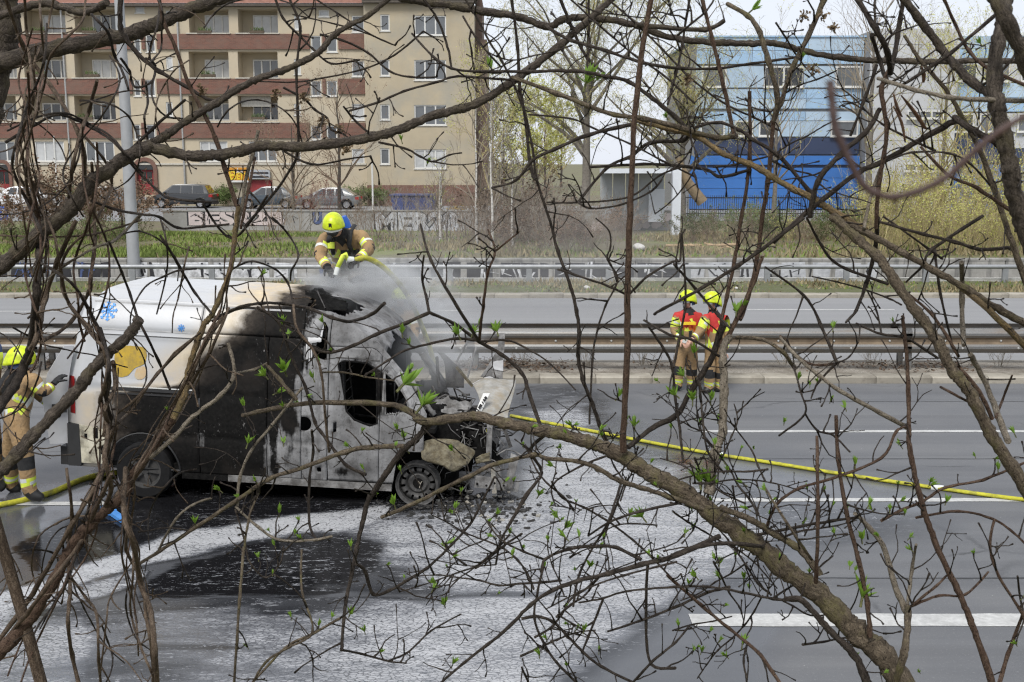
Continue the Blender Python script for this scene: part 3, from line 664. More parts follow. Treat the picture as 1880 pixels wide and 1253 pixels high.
for py0, py1 in ((115, 150), (208, 243)):
    MB(ro).box((X2 + .05, BB + .41, bz_(py1)), (X3, BB + .5, bz_(py0))).build('window_band', pg, rb); winrow(rb, ro, py0, py1, ((1752, 1790), (1800, 1850), (1870, 1930)), BB + .38)

# --- street-level wall with big graffiti
uw = thing('parapet_wall', (0, 50, .84), 'grey street wall covered with big graffiti letters above the grass slope', 'wall')
wallg = mat('wall_grey', (.34, .335, .32), .92, (.26, .255, .245), .8, bump=.25, bscale=20, dirt=(.2, .195, .18), dscale=.6)
xa, xb = at(300, 400, 50).x, at(1245, 400, 50).x; zt = at(940, 386, 50).z; n_ = 14
for i in range(n_):
    a = xa + (xb - xa) * i / n_; b = xa + (xb - xa) * (i + 1) / n_
    MB((0, 50, .84)).box((a + .012, 49.9, .5), (b - .012, 50.12, zt - .06)).build('wall_panel', wallg, uw); MB((0, 50, .84)).box((a + .006, 49.86, zt - .058), (b - .006, 50.16, zt)).build('coping', wallg, uw)
def gtext(s, px0, px1, py0, py1, key, shadow, n_lines):
    p0 = at(px0, py1, 49.9); p1 = at(px1, py0, 49.9); H = p1.z - p0.z; size = H / .72
    bpy.context.view_layer.update()
    wd = .62 * size * len(s); sx = (p1.x - p0.x) / wd
    for k, (kk, b, dy) in enumerate((('b', .13, -.006), (key, .075, -.014))):
        o = textmesh('graffiti', s, size, spray[kk], uw, (p0.x + k * .02, -.1 + dy, p0.z - .84), depth=.004, bold=b * size * .75, sx=sx)
    scrawl(uw, (0, 50, .84), p0.x, p1.x, p0.z, p1.z, 49.878, shadow, n_lines, .015, .05)
gtext('BESR2B', 345, 548, 388, 412, 'p', 'b', 18); gtext('MER28', 688, 850, 391, 424, 's', 'b', 26); gtext('U', 574, 588, 390, 410, 'n', 's', 3)
m = MB((0, 50, .84))
for k in range(40):
    x = rnd.uniform(at(1090, 400, 50).x, at(1230, 400, 50).x); z = rnd.uniform(1.0, 1.6); r_ = rnd.uniform(.08, .3)
    m.add([(x + r_ * math.cos(a) * rnd.uniform(.6, 1.2), 49.893 - .0005 * k, z + r_ * .8 * math.sin(a)) for a in (0, .9, 1.9, 3, 4, 5.2)], [(0, 1, 2, 3, 4, 5)])
m.build('graffiti', spray['p'], uw)

# --- street sheet, lamp mast, poles, container, bus shelter
tag(MB().add([(-90, 58, .846), (70, 58, .846), (70, 79.2, .846), (-90, 79.2, .846)], [(0, 1, 2, 3)]).build('street', bpy.data.materials['asphalt_far']), kind='structure')
galv = mat('mast_grey', (.38, .39, .40), .5, (.33, .34, .35), 1.5, metal=.25, dirt=(.28, .28, .28), dscale=.8)
b_ = gp(246, 503, .72) if False else at(247, 506, 35.6)
lm = thing('lamp_mast', (b_.x, 35.6, .1), 'tall thick grey steel lamp mast standing at the graffiti wall behind the van roof', 'lamp post')
MB((0, 0, 0)).tube([(0, 0, 0), (0, 0, 3), (0, 0, 7), (0, 0, 12)], [.20, .185, .16, .12], 16).build('mast', galv, lm, True, 40)
MB().lathe([(.21, 0), (.21, .05), (.2, .06)], (0, 0, .0), 16).build('base_flange', galv, lm); MB().tube([(0, 0, 12), (0, -.4, 12.5), (0, -2.4, 12.8)], .06, 8).build('arm', galv, lm, True); MB().box((-.16, -3.1, 12.72), (.16, -2.3, 12.86)).build('lamp_head', galv, lm)
def pole(px, py0, py1, Y, r, name, label, cat, mt, group=None):
    a = at(px, py1, Y); b = at(px, py0, Y); t_ = thing(name, (a.x, Y, a.z), label, cat, group)
    MB().tube([(0, 0, 0), (0, 0, b.z - a.z)], [r, r * .8], 10).build('shaft', mt, t_, True, 40); return t_
p1 = pole(810, 318, 396, 52, .045, 'pole', 'thin white pole beside the blue container', 'pole', white)
MB().lathe([(.06, 0), (.06, .03)], (0, 0, 0), 10).build('foot', white, p1)
p2 = pole(685, 300, 392, 53, .05, 'pole', 'slim pale pole rising before the corner of the patched wing', 'pole', white); MB().lathe([(.07, 0), (.07, .03)], n=10).build('foot', white, p2)
p3 = pole(107, 250, 378, 58, .05, 'pole', 'thin white pole among the bushes by the white car', 'pole', white); MB().lathe([(.07, 0), (.07, .03)], n=10).build('foot', white, p3)
c_ = at(758, 388, 56); ct = thing('waste_container', (c_.x, 57, .84), 'dark blue steel waste container parked behind the graffiti wall', 'container')
navy = mat('container_blue', (.045, .065, .19), .6, (.03, .045, .14), 2, dirt=(.07, .07, .12))
W_ = at(802, 380, 56).x - at(718, 380, 56).x; H_ = at(940, 360, 56).z - .84
MB().prism([(-W_ / 2 + .25, .1), (W_ / 2 - .2, .1), (W_ / 2, H_ * .8), (W_ / 2 - .15, H_), (-W_ / 2, H_)], -.8, .8).build('body', navy, ct); 
for k in range(6): MB().box((-W_ / 2 + .2 + k * W_ / 6.2, -.86, .15), (-W_ / 2 + .28 + k * W_ / 6.2, -.80, H_ - .1)).build('rib', navy, ct)
MB().box((-W_ / 2 - .04, -.88, H_), (W_ / 2 - .1, .85, H_ + .07)).build('rim', navy, ct)
# shelter / gantry leg right of centre
s_ = at(1215, 432, 46); sh = thing('pavilion', (s_.x, 48, .6), 'pale grey glass pavilion with a white corner column at the end of the wall', 'pavilion')
pal = mat('white_column', (.62, .65, .69), .5, (.55, .58, .62), 2); hz = mat('frosted_panel', (.36, .38, .40), .25, (.27, .29, .30), 1.2)
A_ = at(1105, 312, 48); B_ = at(1243, 312, 48); zt_ = at(1180, 308, 48).z; x0 = A_.x - s_.x; x1 = B_.x - s_.x; H_ = zt_ - .6
zb_ = at(1240, 435, 46.6).z - .6
MB().box((x1 - .36, -1.3, zb_), (x1, -.95, H_)).build('column', pal, sh)
for k in range(5):
    a = x0 + (x1 - .4 - x0) * k / 5; b = x0 + (x1 - .4 - x0) * (k + 1) / 5; MB().box((a + .02, 1.0, .8), (b - .02, 1.06, H_ - .25)).build('glass_panel', hz, sh)
MB().box((x0, -.9, H_ - .24), (x1 - .38, 1.2, H_ - .05)).build('roof_slab', pal, sh); MB().box((x1 - 1.1, .8, H_ - .95), (x1 - .4, .99, .7)).build('side_panel', pal, sh)
bpd = at(5, 392, 49); sg = thing('road_sign', (bpd.x, 49, .84), 'blue road sign with a white mark half behind the left bushes', 'sign')
blu = mat('sign_blue', (.02, .12, .55), .5)
zz = at(5, 404, 49).z - .84; z2 = at(5, 379, 49).z - .84
MB().box((-.6, -.02, zz), (.22, .02, z2)).build('board', blu, sg); MB().tube([(-.2, .04, 0), (-.2, .04, z2)], .03, 8).build('post', galv, sg)
MB().prism([(-.1, zz + .1), (.0, zz + .1), (.12, z2 - .12), (.02, z2 - .12)], -.03, -.022).prism([(-.02, z2 - .3), (.2, z2 - .3), (.2, z2 - .2), (-.02, z2 - .2)], -.031, -.0221).build('mark', white, sg)
# iron fence in front of the blue building
fe = thing('railing_fence', (bx_(1500), 62, .84), 'black iron railing fence before the royal blue panels', 'fence'); blk = mat('iron_black', (.02, .02, .022), .5)
fxa, fxb = at(1250, 400, 62).x - fe.location.x, at(1720, 400, 62).x - fe.location.x
i = 0; x = fxa; bar = MB().box((-.014, -.014, .05), (.014, .014, 1.25))
b0_ = bar.build('bar', blk, fe); b0_.location = (x, 0, 0)
while x < fxb:
    x += .125; c = b0_.copy(); col.objects.link(c); c.location = (x, 0, 0); i += 1
for z in (.2, 1.1): MB().box((fxa, -.02, z), (fxb, .02, z + .05)).build('rail', blk, fe)

# ================================================================== parked cars
tyre_m = mat('tyre_rubber', (.012, .012, .0125), .9, bump=.2, spec=.2); rim_m = mat('alloy_rim', (.42, .42, .43), .35, metal=.7); cglass = glassmat('car_glass', (.03, .035, .04), .05)
redl = mat('tail_lamp_red', (.35, .012, .012), .3); whl = mat('head_lamp_clear', (.6, .62, .62), .2); blkp = mat('black_plastic', (.025, .025, .026), .6)
def wheel_parts(parent, loc, r=.33, wd=.22, rim=rim_m, name='wheel'):
    w_ = MB().lathe([(r * .62, -wd / 2), (r * .93, -wd / 2), (r, -wd * .36), (r, wd * .36), (r * .93, wd / 2), (r * .62, wd / 2)], n=28, axis='Y', cap=False).build(name, tyre_m, parent, True, 35); w_.location = loc
    m = MB().lathe([(.001, -wd * .32), (r * .14, -wd * .33), (r * .16, -wd * .24), (r * .5, -wd * .2), (r * .56, -wd * .44), (r * .63, -wd * .46), (r * .63, wd * .4), (.001, wd * .3)], n=20, axis='Y', cap=False)
    for k in range(5):
        a = 2 * math.pi * k / 5; c, s2 = math.cos(a), math.sin(a); q = Vector((c, 0, s2)); p = Vector((-s2, 0, c)) * r * .07
        m.add([q * r * .14 + p + Vector((0, -wd * .36, 0)), q * r * .14 - p + Vector((0, -wd * .36, 0)), q * r * .58 - p * 1.3 + Vector((0, -wd * .42, 0)), q * r * .58 + p * 1.3 + Vector((0, -wd * .42, 0))], [(0, 1, 2, 3)])
    m.build('rim', rim, w_, True, 30); return w_
def car(loc, rz, L, H, paintm, label, kind='suv', group='cars parked along the street'):
    c = thing('parked_car', loc, label, 'car', group, rz); W = 1.82; r = .33
    wx0, wx1 = -L / 2 + .82, L / 2 - .88; zb, zbelt = .26, H * .60
    if kind == 'suv': roof = [(-L / 2 + .25, zbelt + .02), (-L / 2 + .52, H - .08), (-L / 2 + 1.0, H), (.15, H), (.55, H - .06), (1.25, zbelt + .04)]
    else: roof = [(-L / 2 + .3, zbelt + .04), (-L / 2 + .95, H - .10), (-L / 2 + 1.5, H), (.0, H - .01), (.35, H - .07), (1.2, zbelt + .03)]
    low = [(-L / 2 + .06, zb + .1), (-L / 2, zb + .35), (-L / 2 + .06, zbelt - .05), (-L / 2 + .2, zbelt + .01)]
    nose = [(1.3, zbelt + .02), (L / 2 - .35, zbelt - .14), (L / 2 - .08, zbelt - .30), (L / 2, zb + .3), (L / 2 - .05, zb + .05)]
    def arch(cx):
        return [(cx + (r + .07) * math.cos(a), r + (r + .07) * math.sin(a)) for a in [R(-10) + (R(200)) * k / 10 for k in range(11)]]
    bottom = [(wx1 + r + .09, zb)] + arch(wx1) + [(wx1 - r - .09, zb), (wx0 + r + .09, zb)] + arch(wx0) + [(wx0 - r - .09, zb)]
    body = low + [(roof[0][0], zbelt + .02), (roof[-1][0], zbelt + .02)] + nose + bottom
    m = MB(); n = len(body)                       # lower body with rounded shoulders
    rings = []
    for y, sc_ in ((-W / 2, .0), (-W / 2 + .0, 1), (W / 2, 1), (W / 2, 0)):
        pass
    ys = [-W / 2 + .05, -W / 2, W / 2, W / 2 - .05]
    vs = [(x, ys[0 if z > zbelt - .05 or z < zb + .08 else 1], z) for x, z in body] + [(x, ys[3 if z > zbelt - .05 or z < zb + .08 else 2], z) for x, z in body]
    m.add(vs, [tuple(range(n)), tuple(range(2 * n - 1, n - 1, -1))] + [(i, i + n, (i + 1) % n + n, (i + 1) % n) for i in range(n)])
    bo_ = m.build('body', paintm, c); bo_.modifiers.new('tri', 'TRIANGULATE')
    k = len(roof); ins = .22                       # cabin: tapered towards the roof
    m = MB(); vs = []
    for s_2 in (-1, 1):
        for x, z in roof: vs.append((x, s_2 * (W / 2 - .04 - ins * max(0, (z - zbelt) / (H - zbelt)) ** 1.3), z))
    m.add(vs, [tuple(range(k)), tuple(range(2 * k - 1, k - 1, -1))] + [(i, i + k, i + k + 1, i + 1) for i in range(k - 1)]); m.build('cabin', paintm, c)
    for s_2 in (-1, 1):                            # side windows, set into the cabin side
        xa_, xb_ = roof[1][0] + .12, roof[-2][0] - .05; za, zb2 = zbelt + .06, H - .11
        def sy(z): return s_2 * (W / 2 - .032 - ins * max(0, (z - zbelt) / (H - zbelt)) ** 1.3)
        cuts = [0, .30, .64, 1.0]
        for i in range(3):
            u0 = xa_ + (xb_ + .3 - xa_) * cuts[i] + .04; u1 = xa_ + (xb_ + .3 - xa_) * cuts[i + 1] - .04; t1 = min(u1, xb_ - .02) if i == 2 else u1
            b0 = u0 - (.15 if i == 0 else 0); b1 = u1 + (.28 if i == 2 else 0)
            P = [(b0, sy(za) + .004 * s_2, za), (b1, sy(za) + .004 * s_2, za), (t1, sy(zb2) + .004 * s_2, zb2), (u0, sy(zb2) + .004 * s_2, zb2)]
            Q = [(x, y - s_2 * .02, z) for x, y, z in P]
            fix_normals(MB().add(P + Q, [(0, 1, 2, 3), (7, 6, 5, 4), (0, 4, 5, 1), (1, 5, 6, 2), (2, 6, 7, 3), (3, 7, 4, 0)]).build('window', cglass, c))
        m = MB().box((L / 2 - .42, s_2 * (W / 2 - .02), zbelt - .32), (L / 2 - .12, s_2 * (W / 2 - .32), zbelt - .20)); m.build('headlight', whl, c)
        MB().box((-L / 2 - .01, s_2 * (W / 2 + .004), zbelt - .22), (-L / 2 + .22, s_2 * (W / 2 - .3), zbelt - .04)).build('tail_light', redl, c)
        MB().box((.92, s_2 * (W / 2 + .02), zbelt + .02), (1.05, s_2 * (W / 2 + .16), zbelt + .15)).build('mirror', paintm, c)
        for x in (wx0, wx1):
            w_ = wheel_parts(c, (x, s_2 * (W / 2 - .13), r), r, .22)
            if s_2 > 0: w_.rotation_euler = (0, 0, math.pi)
    for (xa_, za, xb_, zb2) in ((roof[-1][0] + .0, zbelt + .05, roof[-2][0] + .03, H - .10), (roof[0][0] - .01, zbelt + .06, roof[1][0] - .02, H - .14)):
        s3 = .008 if xa_ > 0 else -.012
        P = [(xa_ + s3, -W / 2 + .12, za), (xa_ + s3, W / 2 - .12, za), (xb_ + s3, W / 2 - .28, zb2), (xb_ + s3, -W / 2 + .28, zb2)]; Q = [(x - s3 * 2, y, z) for x, y, z in P]
        fix_normals(MB().add(P + Q, [(0, 1, 2, 3), (7, 6, 5, 4), (0, 4, 5, 1), (1, 5, 6, 2), (2, 6, 7, 3), (3, 7, 4, 0)]).build('windscreen' if xa_ > 0 else 'rear_window', cglass, c))
    MB().box((-L / 2 - .02, -W / 2 + .06, zb), (-L / 2 + .12, W / 2 - .06, zb + .16)).build('bumper', blkp, c); MB().box((L / 2 - .1, -W / 2 + .06, zb), (L / 2 + .015, W / 2 - .06, zb + .14)).build('bumper', blkp, c)
    return c
def carpaint(name, c): t = NT(name); n_ = t.noise(2, 3); t.base(t.ramp(n_, [(.3, tuple(k * .93 for k in c)), (.7, c)])); t.rough(.28); t.b.inputs['Coat Weight'].default_value = .5; return t.m
CY = 75.5
def cx_(px): return at(px, 375, CY).x
car((cx_(338), CY, .85), math.pi, 4.35, 1.62, carpaint('paint_black', (.018, .02, .023)), 'black SUV parked beside the arched red door', 'suv')
car((cx_(500), CY - 1, .85), math.pi, 4.2, 1.50, carpaint('paint_blue_grey', (.035, .05, .065)), 'dark blue grey hatchback parked under the red shop front', 'hatch')
car((cx_(612), CY - 2, .85), math.pi, 4.3, 1.45, carpaint('paint_silver', (.11, .12, .125)), 'dull grey car behind bare shrubs left of the container', 'hatch')
car((cx_(60), CY, .85), 0, 4.5, 1.48, carpaint('paint_white', (.70, .71, .72)), 'white car parked among bare bushes', 'hatch')
car((cx_(210), CY, .85), 0, 4.3, 1.46, carpaint('paint_grey', (.12, .13, .135)), 'grey car half hidden by the leafless bush near the lamp mast', 'hatch')
car((cx_(-25), CY - .5, .85), math.pi, 4.2, 1.46, carpaint('paint_white2', (.66, .67, .68)), 'second white car nose to tail with the white car', 'hatch')
# ================================================================== vegetation of the background
bark_dk = mat('bark_dark', (.085, .07, .055), .95, (.05, .042, .035), 12, bump=.4); bark_gr = mat('bark_grey', (.20, .18, .15), .95, (.12, .105, .09), 9, bump=.4)
twig_br = mat('twig_brown', (.22, .165, .115), .95, (.15, .11, .075), 3); twig_gr = mat('twig_grey', (.27, .235, .185), .95, (.19, .165, .13), 3); twig_y = mat('twig_straw', (.40, .34, .17), .95, (.27, .22, .11), 3); twig_red = mat('twig_red', (.20, .075, .05), .95, (.13, .05, .035), 3)
bt_ = NT('birch_bark'); bn = bt_.noise(3, 5, .6, bt_.mapping((1, 1, 3))); bt_.base(bt_.ramp(bn, [(.36, (.06, .055, .05)), (.45, (.45, .43, .40)), (.7, (.58, .56, .52))])); bt_.rough(.85); birch_m = bt_.m
leaf_y = mat('leaf_willow', (.42, .42, .11), .8, (.30, .31, .07), 1.5); leaf_g = mat('leaf_green', (.10, .15, .035), .8, (.06, .09, .02), 1.5); leaf_d = mat('leaf_conifer', (.05, .065, .025), .9, (.03, .04, .015), 1.5); leaf_b = mat('leaf_dead', (.18, .11, .065), .9, (.11, .07, .045), 3); leaf_f = mat('flower_yellow', (.62, .42, .02), .8)

RMIN = .0045
def grow(m, rg, p, d, L, r, depth, spread=.5, droop=0.0, n=3, seg=4, tips=None, up=.0, sides=3):
    """recursive bare branching; tips collects the ends"""
    pts = [p.copy()]; rad = [r]; q = p.copy(); dd = d.normalized()
    for i in range(seg):
        dd = (dd + Vector((rg.gauss(0, .13), rg.gauss(0, .13), rg.gauss(0, .1) + up - droop * (i + 1) / seg))).normalized()
        q = q + dd * (L / seg); pts.append(q.copy()); rad.append(max(RMIN, r * (1 - .55 * (i + 1) / seg)))
    m.tube(pts, rad, sides if depth < 2 else max(3, sides - 3), cap=False)
    if tips is not None: tips.append((pts, depth))
    if depth <= 0: return
    for k in range(n):
        i = rg.randint(1, seg) if k else seg
        b = pts[i]; v = (pts[i] - pts[i - 1]).normalized()
        o = Vector((rg.gauss(0, 1), rg.gauss(0, 1), rg.gauss(0, .7))); o = (o - v * o.dot(v)).normalized()
        grow(m, rg, b, (v + o * spread * rg.uniform(.6, 1.3)).normalized(), L * rg.uniform(.5, .75), rad[i] * .75, depth - 1, spread, droop, n, seg, tips, up, sides)

def shrub_mesh(name, seed, h, stems, spread, mt, r0=.018, depth=3, leaves=None, nl=0, lsize=.04, straight=False):
    rg = random.Random(seed); m = MB(); tips = []
    for i in range(stems):
        a = rg.uniform(0, 6.28); q = rg.uniform(0, spread)
        base = Vector((math.cos(a) * q * .5, math.sin(a) * q * .5, -.05)); d = Vector((math.cos(a) * q * .45, math.sin(a) * q * .45, 1))
        grow(m, rg, base, d, h * rg.uniform(.45, .75), r0 * rg.uniform(.6, 1.1), depth, .32 if straight else .55, 0, 3, 4, tips, .05)
    mats = [mt]
    if leaves:
        mats.append(leaves); m.mi = 1; ends = [t for t in tips if t[1] <= 1]
        for i in range(nl):
            pts, _ = rg.choice(ends); p = pts[rg.randint(1, len(pts) - 1)] + Vector((rg.gauss(0, .05), rg.gauss(0, .05), rg.gauss(0, .05)))
            a = Vector((rg.gauss(0, 1), rg.gauss(0, 1), rg.gauss(0, 1))).normalized() * lsize; b = a.orthogonal().normalized() * lsize * .6
            m.add([p - a, p - b, p + a, p + b], [(0, 1, 2, 3)])
    o = m.build(name, mats); me = o.data; bpy.data.objects.remove(o); return me
SH = {
 'brown': [shrub_mesh('bare_shrub', 11 + k, 2.0, 10, 1.3, twig_br, .024, 3) for k in range(3)],
 'grey': [shrub_mesh('bare_shrub', 31 + k, 2.4, 10, 1.1, twig_gr, .024, 3, straight=True) for k in range(3)],
 'straw': [shrub_mesh('bare_shrub', 51 + k, 2.2, 14, .9, twig_y, .020, 2, leaf_y, 320, .04, True) for k in range(3)],
 'olive': [shrub_mesh('leafy_shrub', 71 + k, 1.5, 12, 1.4, twig_br, .014, 3, leaf_g, 1300, .045) for k in range(2)],
 'dead': [shrub_mesh('bare_shrub', 91 + k, 1.9, 11, 1.5, twig_br, .015, 3, leaf_b, 1100, .05) for k in range(2)],
 'hedge': [shrub_mesh('hedge_bush', 95, 1.2, 14, 1.3, twig_br, .014, 3, leaf_g, 2600, .05)],
 'red': [shrub_mesh('red_shrub', 97, 2.6, 10, 1.3, twig_red, .018, 3, twig_red, 700, .04)],
 'yellow': [shrub_mesh('flowering_shrub', 98, 1.5, 10, 1.1, twig_br, .014, 3, leaf_f, 900, .05)],
}
HZC = {}
def HZ(me):
    if me.name not in HZC: HZC[me.name] = max(v.co.z for v in me.vertices)
    return HZC[me.name]
def shrub(kind, px, Y, hpx, label, group=None, z=None, wx=1.0, rg=random.Random(3)):
    """a shrub whose foot stands at distance Y and which shows hpx photo pixels tall"""
    me = rg.choice(SH[kind]); zz = (.0 if Y < 35.5 else .80) if z is None else z
    x = at(px, 420, Y).x; o = link(me.name, me); hs = hpx * Y / FPX / HZ(me)
    o.location = (x, Y, zz); o.scale = (hs * wx, hs * wx, hs); o.rotation_euler = (0, 0, rg.uniform(0, 6.28)); tag(o, label, 'shrub', group); return o
G1 = 'bare shrubs on the slope'; L1 = 'leafless brown shrub on the slope behind the smoke'
for px, Y, h in ((490, 44, 135), (545, 47, 120), (640, 46, 105), (690, 43, 120), (735, 45, 130), (775, 41, 125), (820, 44, 140), (860, 46, 150), (930, 43, 150), (975, 46, 140), (1010, 41, 130), (1055, 44, 105), (1100, 42, 70), (1150, 44, 55)):
    shrub('grey' if (px // 5) % 2 else 'brown', px, Y, h, L1, G1)
for px, Y, h in ((40, 46, 110), (85, 44, 150), (125, 45, 165), (165, 43, 150), (200, 45, 160), (230, 47, 130), (0, 44, 90)):
    shrub('dead', px, Y, h * .95, 'brown bush with withered leaves left of the lamp mast', 'withered bushes by the lamp mast', wx=1.15)
for px, Y, h in ((60, 40, 60), (110, 39, 70), (170, 41, 75), (215, 40, 60), (20, 41, 55), (250, 43, 60)):
    shrub('olive', px, Y, h, 'low olive green bush at the foot of the withered bushes', 'low green bushes on the left slope')
G3 = 'brush on the middle slope'; rb_ = random.Random(21)
for px in range(872, 1150, 13):
    shrub(rb_.choice(['brown', 'grey', 'brown', 'dead']) if px > 900 else rb_.choice(['brown', 'grey']), px + rb_.uniform(-6, 6), rb_.uniform(37.5, 48), rb_.uniform(80, 165) * (1 if px < 1060 else .6), 'brownish leafless bush in the brush between graffiti and pavilion', G3, wx=1.25)
L2 = 'tall straw coloured brush at the right end of the slope'; G2 = 'straw brush on the right slope'
for px, Y, h in ((1620, 44, 130), (1655, 42, 170), (1690, 45, 200), (1725, 43, 190), (1760, 46, 210), (1795, 42, 180), (1830, 44, 200), (1865, 43, 190), (1900, 45, 200), (1590, 47, 110), (1740, 40, 120), (1820, 39, 110), (1680, 40, 100)):
    shrub('straw', px, Y, h, L2, G2, wx=.9)
for px in range(1585, 1900, 13): shrub('straw', px + rb_.uniform(-5, 5), rb_.uniform(37.5, 47), rb_.uniform(70, 190), L2, G2, wx=1.0)
for px in range(1270, 1600, 22): shrub(rb_.choice(['olive', 'brown', 'straw', 'olive']), px, rb_.uniform(40, 48), rb_.uniform(45, 80), 'low mixed bush on the slope before the iron fence', 'mixed bushes before the fence', wx=1.3)
for px, Y, h in ((1340, 44, 75), (1375, 46, 85), (1410, 43, 70), (1460, 45, 60), (1300, 46, 60), (1500, 44, 55), (1550, 42, 60)):
    shrub('olive', px, Y, h, 'low yellow green bush below the royal blue panels', 'low green bushes below the blue building')
for px, Y, h in ((1040, 39, 80), (1080, 38.5, 70), (990, 39, 90), (940, 38.6, 85), (1120, 39.5, 70), (1560, 39, 70), (1600, 38.6, 80), (1265, 40, 35)):
    shrub('brown', px, Y, h, 'thin brown thicket on the grass just above the retaining wall', 'thickets above the retaining wall')
shrub('red', 595, 60, 95, 'reddish shrub standing in front of the ochre block', z=.84); shrub('red', 570, 61, 75, 'smaller reddish shrub next to the taller red one', z=.84)
shrub('yellow', 838, 56, 40, 'yellow flowering bush right of the blue container', z=.84)
for px in (690, 650, 420, 395, 145, 85): shrub('hedge', px, 78.4, 44, 'clipped green hedge bush against the ochre block', 'hedge bushes along the facade', z=.84, wx=1.5)
def tree(name, px, Y, label, trunk, crown, seed, H, R0, zb=.84, kind='bare', group=None, lean=(0, 0), cnt=1, cat='tree'):
    x = at(px, 400, Y).x; t_ = thing(name, (x, Y, zb), label, cat, group); rg = random.Random(seed)
    tm = MB(); pts = [Vector((0, 0, -.1))]; 
    for i in range(1, 9): pts.append(Vector((lean[0] * i / 8 * H + rg.gauss(0, .03) * H / 8, lean[1] * i / 8 * H + rg.gauss(0, .03) * H / 8, H * .92 * i / 8)))
    rad = [R0 * (1 - .8 * i / 8) for i in range(9)]; rad[0] *= 1.25; tm.tube(pts, rad, 10); tm.build('trunk', trunk, t_, True, 60)
    return t_, pts, rad, rg
def bare_tree(px, Y, label, H, R0, seed, mt, tw, leaf=None, nl=0, group=None, nb=16, spread=.6, droop=0, lo=.3, cat='tree', lsize=.05, LL=.34):
    t_, pts, rad, rg = tree('bare_tree', px, Y, label, mt, None, seed, H, R0, group=group, cat=cat)
    m = MB(); tips = []
    for k in range(nb):
        i = rg.randint(max(1, int(8 * lo)), 8); a = 2.4 * k + rg.uniform(-.4, .4)
        grow(m, rg, pts[i], Vector((math.cos(a) * spread * 1.3, math.sin(a) * spread * 1.3, .9)), H * LL * rg.uniform(.7, 1.2) * (1.15 - .06 * i), rad[i] * .5 + .01, 3, .55, droop, 3, 4, tips, .04, 3)
    mats = [tw]
    if leaf:
        mats.append(leaf); m.mi = 1; ends = [t for t in tips if t[1] <= 1]
        for i in range(nl):
            pp, _ = rg.choice(ends); p = pp[rg.randint(1, len(pp) - 1)] + Vector((rg.gauss(0, .08), rg.gauss(0, .08), rg.gauss(0, .08)))
            a = Vector((rg.gauss(0, 1), rg.gauss(0, 1), rg.gauss(0, 1))).normalized() * lsize; b = a.orthogonal().normalized() * lsize * .55
            m.add([p - a, p - b, p + a, p + b], [(0, 1, 2, 3)])
    m.build('crown', mats, t_); return t_
bg_ = 'young birches on the slope'
for k, (px, Y, H, ln) in enumerate(((874, 42, 6.2, 0), (903, 40, 5.6, .03), (808, 43, 3.4, 0), (922, 44, 3.2, .12), (940, 41, 3.6, .16))):
    bare_tree(px, Y, 'slender white barked birch sapling on the slope right of the smoke', H, .055, 200 + k, birch_m, twig_gr, leaf_y, 200, bg_, 12, .35, 0, .35, lsize=.03, LL=.22)
bare_tree(625, 62, 'leafless street tree with a thin crown before the balconies', 7.5, .12, 301, bark_dk, twig_br, leaf_b, 500, None, 14, .6)
bare_tree(540, 60, 'small leafless tree with brown seed clusters before the red shop front', 5.5, .10, 302, bark_dk, twig_br, leaf_b, 700, None, 12, .6)
bare_tree(1590, 64, 'tall pale leafless tree in front of the grey stair tower', 11.5, .22, 303, bark_gr, twig_gr, None, 0, None, 20, .5, 0, .25)
bare_tree(1420, 60, 'leafless tree with a slim trunk before the light blue panels', 8.5, .14, 304, bark_gr, twig_gr, leaf_y, 500, None, 16, .55)
bare_tree(1725, 60, 'budding yellow green tree between tower and right wing', 9.5, .14, 305, bark_gr, twig_y, leaf_y, 2600, None, 20, .5, 0, .2)
bare_tree(1800, 57, 'second budding yellow green tree before the right wing', 8.0, .12, 306, bark_gr, twig_y, leaf_y, 2200, None, 18, .5, 0, .2)
bare_tree(905, 70, 'tall yellowish budding tree at the corner of the patched wing', 8.0, .13, 307, bark_gr, twig_y, leaf_y, 2400, None, 20, .55, 0, .15)
for k, (px, Y, H) in enumerate(((925, 120, 9), (960, 130, 10), (1000, 125, 9.5), (890, 140, 10), (1030, 140, 9), (985, 115, 7))):
    bare_tree(px, Y, 'distant hazy tree at the end of the street', H, .16, 320 + k, bark_dk, twig_br if k % 2 else twig_y, leaf_d if k in (0, 3) else leaf_y, 2600, 'distant trees at the street end', 18, .6, 0, .1, lsize=.12)
